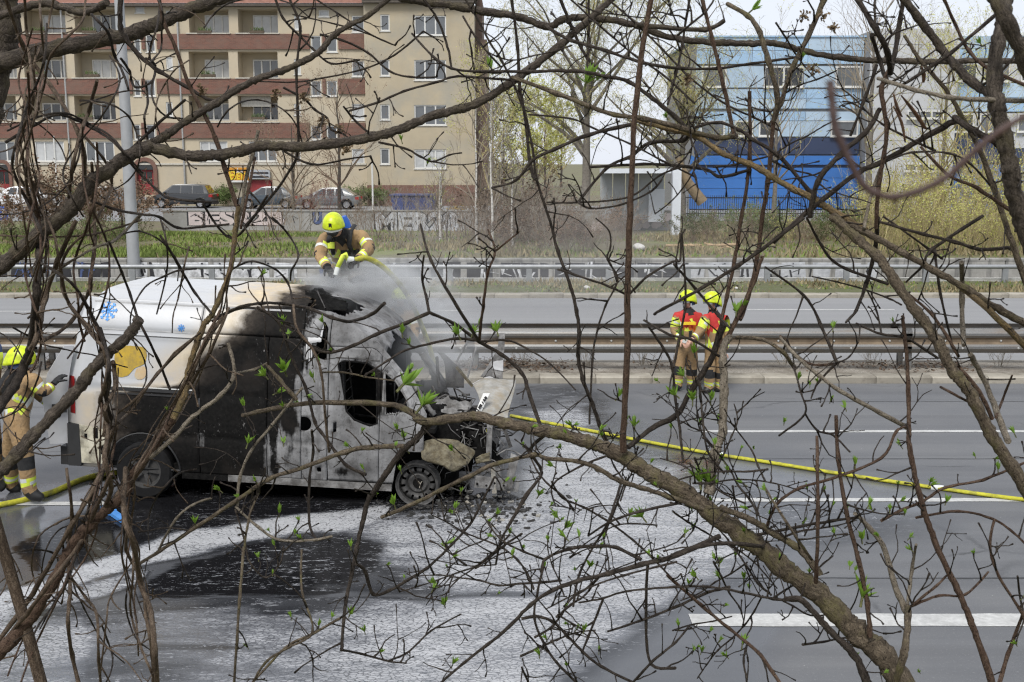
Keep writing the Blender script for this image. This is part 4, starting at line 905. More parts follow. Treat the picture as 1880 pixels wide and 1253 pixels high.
# weeping willow
def willow(px, Y, label, H, R0, seed, spread, n):
    t_, pts, rad, rg = tree('willow_tree', px, Y, label, bark_gr, None, seed, H * .62, R0, cat='tree')
    lm_ = MB(); ends = []
    for k in range(16):
        a = 2.4 * k; i = rg.randint(3, 8); p = pts[i].copy(); L = spread * rg.uniform(.55, 1.05); q = [p.copy()]; rr = [rad[i] * .7 + .02]; d = Vector((math.cos(a), math.sin(a), 1.25)).normalized()
        for j in range(6):
            d = (d + Vector((rg.gauss(0, .14), rg.gauss(0, .14), -.05))).normalized(); p = p + d * L / 6 * 1.35; q.append(p.copy()); rr.append(rr[0] * (1 - .8 * (j + 1) / 6)); ends.append(p.copy())
        lm_.tube(q, rr, 6)
        for z in range(5):
            b = rg.choice(q[2:]); e = b + Vector((rg.gauss(0, 1.1), rg.gauss(0, 1.1), rg.uniform(.3, 1.2))); mid = (b + e) / 2 + Vector((0, 0, .3)); lm_.tube([b, mid, e], [.03, .02, .01], 4); ends += [mid, e]
    lm_.build('limbs', bark_gr, t_)
    m = MB()
    for k in range(n):
        p = rg.choice(ends) + Vector((rg.gauss(0, .35), rg.gauss(0, .35), rg.gauss(0, .3))); L = rg.uniform(.5, 1.7); a = rg.uniform(0, 6.28)
        v = Vector((math.cos(a) * .5, math.sin(a) * .5, .3)); q = []; 
        for j in range(5):
            q.append(p.copy()); v = v + Vector((rg.gauss(0, .12), rg.gauss(0, .12), -.17)); p = p + v.normalized() * L / 5
        q.append(p.copy()); sd = Vector((-math.sin(a), math.cos(a), 0)) * .008
        m.mi = 0
        for j in range(5): m.add([q[j] - sd, q[j] + sd, q[j + 1] + sd * .8, q[j + 1] - sd * .8], [(0, 1, 2, 3)])
        m.mi = 1
        for j in range(9):
            t1 = rg.random() * 4.99; i = int(t1); c = q[i].lerp(q[i + 1], t1 - i); u = Vector((rg.gauss(0, 1), rg.gauss(0, 1), rg.gauss(-.6, 1))).normalized() * rg.uniform(.03, .07); b = u.orthogonal().normalized() * .014
            m.add([c, c + u * .5 + b, c + u, c + u * .5 - b], [(0, 1, 2, 3)])
    m.build('crown', [twig_y, leaf_y], t_); return t_
willow(1075, 60, 'big weeping willow with yellow green hanging twigs left of the blue building', 15.5, .30, 401, 6.2, 5200)
willow(1250, 58, 'smaller weeping willow overhanging the corner of the blue building', 11.0, .26, 402, 4.6, 2300)
# sawn-off leaning limb and logs
sl_ = at(1293, 378, 56); sw = thing('sawn_trunk', (sl_.x, 56, .84), 'tan leaning sawn off willow trunk beside the royal blue panels', 'tree trunk')
p0 = at(1244, 290, 56) - sw.location; p1_ = at(1262, 335, 56) - sw.location; p2_ = at(1290, 372, 56) - sw.location
MB().tube([p0, p1_, p2_], [.16, .26, .30], 10).build('trunk', mat('bark_tan', (.24, .18, .11), .95, (.14, .105, .065), 6, bump=.5), sw, True, 50)
MB().tube([(p0.x, 0, 0), (p0.x, 0, p0.z + .1)], [.2, .14], 10).build('stump', bark_gr, sw, True, 50)
wood = mat('split_wood', (.42, .30, .18), .9, (.28, .20, .12), 5)
for k in range(14):
    p = at(rnd.uniform(1215, 1340), rnd.uniform(437, 462), 39.5); a = rnd.uniform(0, 3.14); L = rnd.uniform(.3, 1.3); d = Vector((math.cos(a), math.sin(a) * .6, rnd.uniform(-.05, .15))) * L / 2
    o = MB(p).tube([p - d, p + d], rnd.uniform(.02, .06), 7).build('cut_branch', wood); o.location = (p.x, p.y, .90 + .08 * rnd.random()); tag(o, 'cut pale branch lying on the grass slope near the white column', 'branch', 'cut branches on the slope')
# boulders
rockm = mat('pale_stone', (.50, .49, .46), .9, (.38, .37, .35), 6, bump=.4)
for px, py, r_ in ((1172, 456, .22), (1077, 526, .10), (1352, 520, .06)):
    Y = 39 if py < 480 else 33; p = at(px, py, Y); bm = bmesh.new(); bmesh.ops.create_icosphere(bm, subdivisions=3, radius=r_)
    for v in bm.verts: v.co *= 1 + .35 * noise.noise(v.co * 6 / (r_ * 8)); v.co.z *= .65
    me = bpy.data.meshes.new('stone'); bm.to_mesh(me); bm.free(); me.materials.append(rockm); o = link('stone', me); o.location = (p.x, Y, (.82 if Y > 35 else .1) + r_ * .45)
    tag(o, {456: 'pale boulder lying on the grass slope', 526: 'pale stone lying on the far verge', 520: 'small pale stone on the far verge behind the firefighters'}[py], 'stone')
# thin dry weeds on the median
for k, px in enumerate((700, 960, 1080, 1180, 1440, 1600, 1835, 500)):
    me = SH['grey'][k % 3]; o = link('dry_weed', me); Y = 20.1 + .3 * rnd.random(); o.location = (at(px, 690, Y).x, Y, .1); s_ = rnd.uniform(.16, .26); o.scale = (s_ * 1.2, s_ * 1.2, s_); tag(o, 'thin dry weed growing under the guard rail', 'weed', 'dry weeds on the median')
# ================================================================== the burnt van
vo = gp(263, 917); vf = gp(776, 928)
VYAW = math.atan2(vf.y - vo.y, vf.x - vo.x); VPIT = R(2.4)
van = thing('burnt_van', (vo.x, vo.y, 0), 'burnt out white panel van with snowflake stickers, open engine bay and sagging front', 'van')
van.rotation_euler = Euler((0, VPIT, VYAW), 'XYZ')
VM = Matrix.Translation((vo.x, vo.y, 0)) @ van.rotation_euler.to_matrix().to_4x4(); VI = VM.inverted()
def vl(px, py, yl):                              # van-local point seen at a pixel, on the van's plane y = yl
    o = VI @ Vector((0, 0, CZ)); d = VI.to_3x3() @ ray(px, py); return o + d * ((yl - o.y) / d.y)
VW = 1.95
t = NT('van_paint')
so1, as1, ta1 = t.attr('soot'), t.attr('ash'), t.attr('tan')
nA = t.noise(5, 7, .68); nB = t.noise(24, 6, .7); nV = t.noise(1, 6, .65, t.mapping((9, 9, 1.0))); nC = t.noise(2.2, 6, .6)
whitep = t.mix(t.ramp(nC, [(.45, 0.), (.75, .35)]), (.44, .45, .465), (.35, .345, .325))
tanc = t.ramp(nA, [(.3, (.40, .30, .17)), (.7, (.55, .46, .32))])
c = t.mix(t.math('MULTIPLY', ta1, t.ramp(nA, [(.3, .35), (.6, 1.)]), True), whitep, tanc)
black = t.ramp(nB, [(.3, (.004, .004, .004)), (.62, (.011, .0105, .010)), (.8, (.034, .032, .030))])
brownb = t.ramp(nB, [(.3, (.026, .022, .019)), (.7, (.072, .060, .049))])
sm = t.math('ADD', so1, t.math('MULTIPLY', t.math('SUBTRACT', nA, .5), .55))
c = t.mix(t.ramp(sm, [(.16, 0.), (.50, 1.)]), c, brownb)
c = t.mix(t.ramp(sm, [(.44, 0.), (.86, 1.)]), c, black)
vs_ = t.n('TexVoronoi'); vs_.inputs['Scale'].default_value = 26; t.l(t.tc.outputs['Object'], vs_.inputs['Vector'])
spk_ = t.math('MULTIPLY', t.ramp(t.noise(40, 5, .75, t.mapping((1, 1, .5))), [(.60, 0.), (.68, 1.)]), t.ramp(t.noise(3.1, 5, .7), [(.52, 0.), (.64, 1.)]))
c = t.mix(t.math('MULTIPLY', spk_, t.ramp(so1, [(.6, 0.), (.9, .8)])), c, (.36, .35, .34))
c = t.mix(t.math('MULTIPLY', t.ramp(t.noise(1.7, 6, .7), [(.50, 0.), (.66, .8)]), t.ramp(so1, [(.5, 0.), (.8, 1.)])), c, (.020, .017, .015))
ashc = t.ramp(nC, [(.3, (.10, .098, .098)), (.5, (.195, .195, .197)), (.72, (.35, .35, .357))])
ashc = t.mix(t.ramp(nV, [(.52, 0.), (.64, .55)]), ashc, (.085, .082, .08))
ashc = t.mix(t.ramp(nB, [(.54, 0.), (.68, .7)]), ashc, (.07, .065, .06))
ashc = t.mix(t.ramp(t.noise(3.4, 7, .72), [(.50, 0.), (.66, .85)]), ashc, (.055, .052, .05))
am = t.math('ADD', as1, t.math('ADD', t.math('MULTIPLY', t.math('SUBTRACT', nA, .5), .75), t.math('MULTIPLY', t.math('SUBTRACT', nV, .5), .85)))
af = t.ramp(am, [(.42, 0.), (.58, 1.)])
t.base(t.mix(af, c, ashc))
t.rough(t.mix(t.ramp(sm, [(.3, 0.), (.5, 1.)]), (.35, .35, .35), (.8, .8, .8))); t.bump(t.math('ADD', t.math('MULTIPLY', nA, .6), t.math('MULTIPLY', nB, .4)), .25, .01)
t.l(t.mix(t.ramp(sm, [(.3, 0.), (.5, 1.)]), (.4, .4, .4), (.10, .10, .10)), t.b.inputs['Specular IOR Level'])
vpaint = t.m
char = mat('charred', (.010, .0095, .009), .9, (.003, .003, .003), 18, bump=.5, spec=.15); charm = mat('charred_metal', (.11, .105, .10), .7, (.03, .028, .027), 14, metal=.3, bump=.4)
ashm = mat('ash_metal', (.28, .275, .27), .75, (.09, .087, .084), 9, metal=.15, bump=.4, dirt=(.06, .055, .05), dscale=7)
scorch = mat('scorched_skin', (.19, .17, .115), .8, (.075, .058, .03), 16, bump=.8, bscale=26, dirt=(.035, .028, .018), dscale=11)
paleash = mat('pale_ash_sheet', (.34, .335, .315), .85, (.20, .19, .165), 9, bump=.4, dirt=(.25, .21, .15), dscale=6)

def top_z(x):
    P = [(-1, 2.33), (1.7, 2.33), (2.15, 2.29), (2.45, 2.16), (2.73, 1.98), (3.0, 1.66), (3.3, 1.20), (3.5, 1.02)]
    for (a, b), (c_, d) in zip(P, P[1:]):
        if x <= c_: return b + (d - b) * max(0, (x - a)) / (c_ - a)
    return P[-1][1]
def side_y(x, z):
    y = .0
    if z > 1.28: y += .085 * ss(1.28, 2.1, z) * .9
    if z > 2.0: y += .14 * ss(2.0, 2.36, z)
    y += .05 * ss(.62, .32, z)
    y += .20 * ss(2.5, 3.5, x) * ss(.9, 1.7, z)              # cab narrows forward
    y += .07 * ss(-.72, -.94, x)                               # rounded rear corner
    for zc, a, w_ in ((1.97, .016, .03), (.78, .018, .04), (1.30, .014, .05)): y += a * math.exp(-((z - zc) / w_) ** 2) * (1 if x < 2.05 else .3)
    if -.55 < x < 1.95: y += .012 * ss(1.36, 1.42, z) * ss(1.93, 1.87, z) * (ss(-.55, -.5, x) * ss(.62, .57, x) + ss(.75, .80, x) * ss(1.42, 1.37, x))
    burn = ss(.4, 1.2, x)
    return y + burn * .014 * noise.noise(Vector((x * 2.6, z * 2.6, 1.3))) + burn * .006 * noise.noise(Vector((x * 9, z * 9, 4)))
WD = [(2.275, 1.73), (2.60, 1.755), (2.72, 1.55), (2.74, 1.07), (2.48, 1.10), (2.275, 1.73)]
def burn_attr(x, z):
    xb = -.35 + 1.0 * ss(1.20, 1.45, z) + .55 * ss(1.6, 2.15, z) + .15 * ss(2.2, 2.34, z)
    soot = ss(xb - .40, xb + .42, x)
    if z < 1.26: soot = (max(soot * .9, .40 * ss(-.72, -.4, x))) * ss(-1.0, -.45, x) + .04
    tan_ = ss(xb - .75, xb - .05, x) * (1 - soot) * 1.1
    if z < 1.25: tan_ = max(tan_, .30)
    ash = ss(1.55, 2.12, x + .10 * noise.noise(Vector((x * 3, z * 3, 0))))
    if x > 1.9: ash *= .84 + .48 * noise.noise(Vector((x * 2.3, z * 2.0, 7.7))) + .22 * noise.noise(Vector((x * 7, z * 5, 1.1))); ash -= .16 * ss(.14, .03, pldist(x, z, WD)[0])
    if z < 1.15: ash = max(ash, .62 * ss(1.15, 1.85, x) * ss(1.2, .8, z))
    if z > 1.9: ash *= ss(1.6, 2.1, x)
    ash += .26 * math.exp(-((x - 1.47) / .05) ** 2) * ss(2.1, 1.7, z) + .22 * math.exp(-((x - 1.62) / .04) ** 2) * ss(1.6, 1.2, z)
    if .62 < x < .74 and .66 < z < .84: ash += .5
    if x > 2.1 and z < .55: ash -= .12
    return soot, min(1.0, ash * 1.0), min(1, tan_)
def sheet(name, x0, x1, zlo, zhi, holes=(), far=False, step=.026, parent=van, thick=.0, yoff=0.0, mt=None, attr=burn_attr):
    nx = max(2, int((x1 - x0) / step)); H = max(zhi(x) - zlo(x) for x in (x0, (x0 + x1) / 2, x1)); nz = max(2, int(H / step))
    pts = []; V2 = []
    for i in range(nx + 1):
        x = x0 + (x1 - x0) * i / nx; a, b = zlo(x), zhi(x)
        for j in range(nz + 1):
            z = a + (b - a) * j / nz; qx, qz = x, z
            for h in holes:
                d, _ = pldist(x, z, h + [h[0]])
                if d < step * .75:                    # pull the rim of an opening onto its outline
                    best = None
                    for (ax, az), (bx2, bz2) in zip(h, h[1:] + [h[0]]):
                        dx, dz = bx2 - ax, bz2 - az; tt = max(0, min(1, ((x - ax) * dx + (z - az) * dz) / (dx * dx + dz * dz))); q = (ax + tt * dx, az + tt * dz); dd = math.hypot(q[0] - x, q[1] - z)
                        if best is None or dd < best[0]: best = (dd, q)
                    qx, qz = best[1]
            V2.append((qx, qz))
    m = MB(); At = {'soot': [], 'ash': [], 'tan': []}
    for x, z in V2:
        y = side_y(x, z) + yoff; xx = x + .17 * ss(1.1, 2.4, z) * ss(-.3, -.94, x)
        pts.append((xx, (VW - y) if far else y, z)); s1, a1_, t1 = attr(x, z); At['soot'].append(s1); At['ash'].append(a1_); At['tan'].append(t1)
    fs = []; n = nz + 1
    for i in range(nx):
        for j in range(nz):
            q = (i * n + j, (i + 1) * n + j, (i + 1) * n + j + 1, i * n + j + 1)
            cx, cz = sum(V2[k][0] for k in q) / 4, sum(V2[k][1] for k in q) / 4
            if any(inpoly(cx, cz, h) for h in holes): continue
            fs.append(q if not far else q[::-1])
    m.add(pts, fs); o = m.build(name, mt or vpaint, parent, True, attrs=At)
    so2 = o.modifiers.new('thick', 'SOLIDIFY'); so2.thickness = .012; so2.offset = -1 if not far else -1
    return o
def circ(cx, cz, r, a0=0, a1=360, n=40): return [(cx + r * math.cos(R(a0 + (a1 - a0) * k / n)), cz + r * math.sin(R(a0 + (a1 - a0) * k / n))) for k in range(n)]
arch_r = circ(0, .36, .43)
sill = lambda x: .34
hi = lambda x: top_z(x)
win_door = [(2.275, 1.73), (2.34, 1.765), (2.60, 1.755), (2.685, 1.70), (2.725, 1.52), (2.74, 1.07), (2.66, 1.04), (2.48, 1.10), (2.385, 1.19)]
win_q = [(2.80, 1.66), (2.93, 1.55), (3.06, 1.36), (3.10, 1.22), (2.83, 1.17)]
handle_h = [(2.235, .93), (2.275, .95), (2.275, 1.06), (2.235, 1.05)]
sill_hole = [(2.05, .45), (2.10, .45), (2.10, .51), (2.05, .51)]
fuel_h = circ(1.90, 1.02, .085, n=20)
sheet('rear_side_panel', -.92, .665, sill, hi, [arch_r])
sheet('sliding_door', .675, 1.46, sill, lambda x: 1.985, [])
sheet('roof_side_rail', .675, 1.86, lambda x: 1.993, hi, [])
sheet('side_post_panel', 1.47, 1.86, sill, lambda x: 1.985, [])
sheet('b_pillar_panel', 1.868, 2.165, sill, hi, [fuel_h, sill_hole, [(1.98, 1.80), (2.14, 1.76), (2.14, 2.12), (2.08, 2.2), (2.03, 2.0)]])
sheet('cab_door', 2.175, 2.765, lambda x: .36, lambda x: min(1.92, top_z(x) - .1), [win_door, handle_h])
sheet('cab_roof_side', 2.175, 3.30, lambda x: min(1.925, top_z(x) - .095), hi, [])
sheet('a_pillar_panel', 2.772, 3.28, lambda x: .36 + .40 * ss(2.93, 2.99, x), lambda x: max(.8, top_z(x) - .097), [win_q])
sheet('far_side_panel', -.92, 2.1, sill, hi, [arch_r], True)
sheet('far_cab_side', 2.11, 3.30, lambda x: .4 + .4 * ss(2.9, 3.0, x), hi, [win_q], True)
MB().box((2.0, VW - .22, .5), (2.78, VW - .20, 1.95)).build('door_lining', char, van)
MB().box((1.80, .30, 1.95), (2.75, VW - .3, 1.99)).build('headliner', char, van)
MB().add([(-.90, .1, .34), (2.9, .1, .34), (2.9, VW - .1, .34), (-.90, VW - .1, .34), (-.90, .1, .42), (2.9, .1, .42), (2.9, VW - .1, .42), (-.90, VW - .1, .42)], [(0, 3, 2, 1), (4, 5, 6, 7), (0, 1, 5, 4), (1, 2, 6, 5), (2, 3, 7, 6), (3, 0, 4, 7)]).build('floor', char, van)
MB().box((1.75, .16, .42), (1.80, VW - .16, 2.1)).build('bulkhead', char, van)
# roof: ribbed sheet, hole burnt behind the cab, cab cap sliding down to the windscreen
m = MB(); At = {'soot': [], 'ash': [], 'tan': []}; xs_ = frange(-.80, 3.05, .03); nyr = 110; vs = []; V2 = []
for x in xs_:
    zt0 = top_z(x); y0 = side_y(x, min(zt0, 2.33)) + .004
    for j in range(nyr + 1):
        u = j / nyr; y = y0 + (VW - 2 * y0) * u; e = min(u, 1 - u)
        z = zt0 + .085 * ss(0, .16, e) + .02 * math.sin(math.pi * u)
        rib = ss(.10, .13, e) * ss(-.62, -.5, x) * ss(2.0, 1.75, x); z += .020 * rib * max(0, math.sin(2 * math.pi * y / .118)) ** .6
        bw = ss(1.0, 2.0, x); z += bw * (.03 * noise.noise(Vector((x * 2, y * 2.4, 7))) - .05 * ss(.12, .4, e) * ss(1.3, 1.8, x) * ss(2.6, 2.1, x))
        z -= .06 * ss(-.62, -.80, x); vs.append((x + (.17 if x < -.3 else .17 * ss(-.3, -.94, x)) * ss(-.3, -.9, x), y, z)); V2.append((x, y))
        s1 = ss(1.25, 1.75, x + .15 * noise.noise(Vector((x * 2, y * 2, 2)))); At['soot'].append(s1 * .75); At['tan'].append(ss(.55, 1.25, x) * 1.0); At['ash'].append(ss(1.72, 2.0, x) * (.82 + .5 * noise.noise(Vector((x * 2, y * 2, 3)))))
hole = [(1.86, .22), (2.30, .26), (2.42, .6), (2.36, 1.05), (1.95, 1.15), (1.82, .8)]
n = nyr + 1; fs = []
for i in range(len(xs_) - 1):
    for j in range(nyr):
        q = (i * n + j, (i + 1) * n + j, (i + 1) * n + j + 1, i * n + j + 1); cx, cy = V2[q[0]][0] + .01, V2[q[0]][1] + .01
        if inpoly(cx + .05 * noise.noise(Vector((cx * 9, cy * 9, 0))), cy, hole): continue
        if cx > 2.82 + .12 * noise.noise(Vector((cy * 4, 1, 1))) : continue
        fs.append(q)
m.add(vs, fs); ro_ = m.build('roof', vpaint, van, True, attrs=At); sm_ = ro_.modifiers.new('thick', 'SOLIDIFY'); sm_.thickness = .012; sm_.offset = -1
def crumple(name, corners, mt, n=14, amp=.02, seed=0, parent=van, thick=.008, cut=None):
    """a torn, buckled sheet between four corners"""
    a, b, c_, d = [Vector(p) for p in corners]; m = MB(); vs = []
    nrm = (b - a).cross(d - a).normalized()
    for i in range(n + 1):
        for j in range(n + 1):
            u, v = i / n, j / n; p = a.lerp(b, u).lerp(d.lerp(c_, u), v); k = noise.noise(Vector((u * 3.1 + seed, v * 3.1, seed * .7))) + .5 * noise.noise(Vector((u * 8, v * 8 + seed, 3)))
            e = min(u, 1 - u, v, 1 - v); q = Vector((noise.noise(Vector((u * 5, v * 5, seed + 9))), 0, noise.noise(Vector((u * 5, v * 5, seed + 19))))) * amp * 1.2 * (1 if e < .01 else .3)
            vs.append(p + nrm * k * amp + q)
    m.add(vs, [(i * (n + 1) + j, (i + 1) * (n + 1) + j, (i + 1) * (n + 1) + j + 1, i * (n + 1) + j + 1) for i in range(n) for j in range(n)])
    o = m.build(name, mt, parent, True); s2 = o.modifiers.new('thick', 'SOLIDIFY'); s2.thickness = thick; return o
# charred roof lining folded up behind the hole
crumple('roof_flap', [vl(559, 572, .55), vl(640, 570, .60), vl(636, 553, .75), vl(560, 533, .70)], char, 10, .03, 2)
crumple('roof_flap', [vl(557, 545, .80), vl(610, 552, .85), vl(640, 556, 1.2), vl(580, 527, 1.15)], char, 10, .03, 5)
MB().tube([vl(582, 534, .62), vl(597, 566, .56)], .008, 5).build('wire', charm, van)
crumple('peeled_paint', [vl(560, 574, .24), vl(598, 580, .22), vl(590, 628, .055), vl(566, 632, .05)], mat('paint_flake', (.56, .56, .57), .6, (.44, .44, .44), 6), 8, .006, 7)
for k in range(3): crumple('paint_drip', [vl(562 + k * 4, 626, .06), vl(565 + k * 4, 626, .06), vl(565 + k * 4, 690 - 14 * k, .035), vl(563 + k * 4, 690 - 14 * k, .035)], bpy.data.materials['paint_flake'], 4, .002, 7 + k, thick=.003)
# black side moulding and its bright edge
def strip(name, pts, w_, mt, yl=-.012, parent=van):
    m = MB()
    for (a, b), (c_, d) in zip(pts, pts[1:]):
        ya, yb = side_y(a, b) + yl, side_y(c_, d) + yl
        m.add([(a, ya, b - w_ / 2), (c_, yb, d - w_ / 2), (c_, yb, d + w_ / 2), (a, ya, b + w_ / 2), (a, ya + .012, b - w_ / 2), (c_, yb + .012, d - w_ / 2), (c_, yb + .012, d + w_ / 2), (a, ya + .012, b + w_ / 2)], [(0, 1, 2, 3), (7, 6, 5, 4), (0, 4, 5, 1), (3, 2, 6, 7)])
    return m.build(name, mt, parent)
strip('side_moulding', [(-.42 + .08 * k, 1.305) for k in range(14)], .035, blkp); strip('side_moulding', [(-.38 + .08 * k, 1.255) for k in range(13)], .018, blkp)
strip('moulding_edge', [(-.42 + .08 * k, 1.335) for k in range(14)], .012, white, -.008)
strip('roof_gutter', [(-.62 + .1 * k, 2.285) for k in range(24)], .02, mat('gutter_grey', (.5, .5, .5), .6), -.006); strip('panel_crease', [(-.62 + .1 * k, 1.985) for k in range(13)], .014, bpy.data.materials['gutter_grey'], -.004); strip('panel_crease', [(-.60 + .1 * k, 1.925) for k in range(13)], .010, bpy.data.materials['dark_steel'], -.004)
# snowflake stickers and the yellow print remains
flake = mat('sticker_blue', (.05, .28, .72), .5)
def snow(px, py, r):
    c_ = vl(px, py, .05); y = side_y(c_.x, c_.z) - .004; m = MB()
    def bar(ax, az, bx3, bz3, w_):
        d = Vector((bx3 - ax, 0, bz3 - az)).normalized(); p = Vector((-d.z, 0, d.x)) * w_ / 2; A_, B_ = Vector((ax, y, az)), Vector((bx3, y, bz3))
        yy = lambda q: Vector((q.x, side_y(q.x, q.z) - .008, q.z))
        V = [yy(A_ - p), yy(B_ - p), yy(B_ + p), yy(A_ + p)]; m.add(V + [v + Vector((0, .005, 0)) for v in V], [(0, 1, 2, 3), (0, 4, 5, 1), (2, 6, 7, 3)])
    for k in range(8):
        a = math.pi * k / 4 + .1; ca, sa = math.cos(a), math.sin(a); bar(c_.x, c_.z, c_.x + r * ca, c_.z + r * sa, r * .13)
        for f, g_ in ((.45, .22), (.72, .26)):
            for s2 in (-.8, .8): bar(c_.x + r * f * ca, c_.z + r * f * sa, c_.x + r * f * ca + r * g_ * math.cos(a + s2), c_.z + r * f * sa + r * g_ * math.sin(a + s2), r * .10)
    m.add([(c_.x + r * .25 * math.cos(k * .785), side_y(c_.x, c_.z) - .0085, c_.z + r * .25 * math.sin(k * .785)) for k in range(8)], [tuple(range(8))])
    return m.build('snowflake_sticker', flake, van)
snow(192, 573, .108); snow(331, 603, .042)
def patch(name, pix, mt, lift=.006):
    pix = [tuple(.5 * (2 * b + (c_ - a) * u + (2 * a - 5 * b + 4 * c_ - d) * u * u + (3 * b - a - 3 * c_ + d) * u ** 3) for a, b, c_, d in zip(pix[i - 1], pix[i], pix[(i + 1) % len(pix)], pix[(i + 2) % len(pix)])) for i in range(len(pix)) for u in (0, .25, .5, .75)]
    m = MB(); P = [vl(px + 1.2 * noise.noise(Vector((px * .2, py * .2, 0))), py + 1.2 * noise.noise(Vector((px * .2, py * .2, 5))), .06) for px, py in pix]; cx = sum(p.x for p in P) / len(P); cz = sum(p.z for p in P) / len(P); vs = []; N = 5; k = len(P)
    for r in range(N + 1):
        for p in P:
            x = cx + (p.x - cx) * r / N; z = cz + (p.z - cz) * r / N; vs.append((x + .17 * ss(1.1, 2.4, z) * ss(-.3, -.94, x) * 0, side_y(x, z) - lift, z))
    m.add(vs, [(r * k + i, r * k + (i + 1) % k, (r + 1) * k + (i + 1) % k, (r + 1) * k + i) for r in range(N) for i in range(k)]); return m.build(name, mt, van)
patch('printed_graphic', [(215, 636), (235, 635), (260, 637), (268, 642), (270, 655), (266, 668), (250, 675), (238, 688), (226, 691), (216, 688), (212, 675), (212, 655)], mat('print_yellow', (.50, .33, .02), .6, (.36, .24, .03), 10, dirt=(.22, .16, .05), dscale=8))
patch('printed_graphic', [(250, 686), (254, 676), (262, 672), (269, 675), (272, 684), (268, 692), (258, 696), (252, 693)], mat('print_orange', (.50, .36, .18), .6, (.45, .33, .2), 12, dirt=(.45, .40, .3), dscale=10))
# rear: tail light, black bumper corner, open rear door leaf
RX = -.90
tl = MB(); zs = frange(.98, 1.42, .06); 
tl.add([(RX + .0 - .02, .03 + .05, z) for z in zs] + [(RX + .10, .012, z) for z in zs] + [(RX + .10, .06, z) for z in zs], [(i, len(zs) + i, len(zs) + i + 1, i + 1) for i in range(len(zs) - 1)] + [(len(zs) * 2 + i, i, i + 1, len(zs) * 2 + i + 1) for i in range(len(zs) - 1)]); tl.build('tail_light', redl, van, True)
m = MB(); m.add([(RX - .06, .10, .36), (RX + .02, -.015, .36), (RX + .17, -.012, .36), (RX + .17, .06, .36), (RX - .06, .10, .86), (RX + .02, -.015, .86), (RX + .15, -.012, .86), (RX + .15, .06, .86)], [(0, 1, 5, 4), (1, 2, 6, 5), (4, 5, 6, 7), (0, 3, 2, 1), (2, 3, 7, 6)]); m.build('bumper_corner', blkp, van)
MB().box((RX - .12, .08, .34), (RX + .02, VW - .05, .56)).build('rear_bumper', blkp, van)
MB().add([(RX + .16, -.004, .40), (RX + .48, -.004, .40), (RX + .48, -.004, .80), (RX + .15, -.004, .86), (RX + .16, .02, .40), (RX + .48, .02, .40), (RX + .48, .02, .80), (RX + .15, .02, .86)], [(0, 1, 2, 3), (0, 4, 5, 1), (1, 5, 6, 2), (2, 6, 7, 3)]).build('quarter_trim', mat('scorched_cream', (.58, .55, .44), .7, (.42, .39, .29), 7, dirt=(.10, .09, .07), dscale=6), van)
for px, py, w_, h_ in ((176, 795, .05, .12), (158, 800, .03, .05), (188, 826, .03, .10)):
    p = vl(px, py, 0); MB().box((p.x - w_ / 2, -.012, p.z - h_ / 2), (p.x + w_ / 2, -.0045, p.z + h_ / 2)).build('burnt_hole', char, van)
rdm = MB(); h0 = Vector((RX - .01, .06, .5)); dv = Vector((-.62, -.30, 0)).normalized() * .27; nd = Vector((.44, -.9, 0)).normalized() * .045
vs = []
for z, ins in ((.62, .25), (1.15, 0), (1.45, .12), (1.78, .62)):
    for k in (0, 1): vs += [h0 + dv * (k * (1 - ins)) + Vector((.17 * ss(1.1, 2.4, z), 0, z - .5)), h0 + dv * (k * (1 - ins)) + nd + Vector((.17 * ss(1.1, 2.4, z), 0, z - .5))]
rdm.add(vs, [f for r in range(3) for f in ((4 * r, 4 * r + 2, 4 * r + 6, 4 * r + 4), (4 * r + 1, 4 * r + 5, 4 * r + 7, 4 * r + 3), (4 * r + 2, 4 * r + 3, 4 * r + 7, 4 * r + 6), (4 * r, 4 * r + 4, 4 * r + 5, 4 * r + 1))] + [(12, 14, 15, 13), (0, 1, 3, 2)])
rdo = rdm.build('rear_door', mat('van_white', (.46, .47, .485), .4, (.40, .40, .41), 2, dirt=(.33, .325, .31)), van); fix_normals(rdo)
MB().obox(h0 + dv * .6 + nd * 1.3 + Vector((.08, 0, .55)), .16, .02, .10, Euler((0, 0, math.atan2(dv.y, dv.x)))).build('door_handle', blkp, rdo)
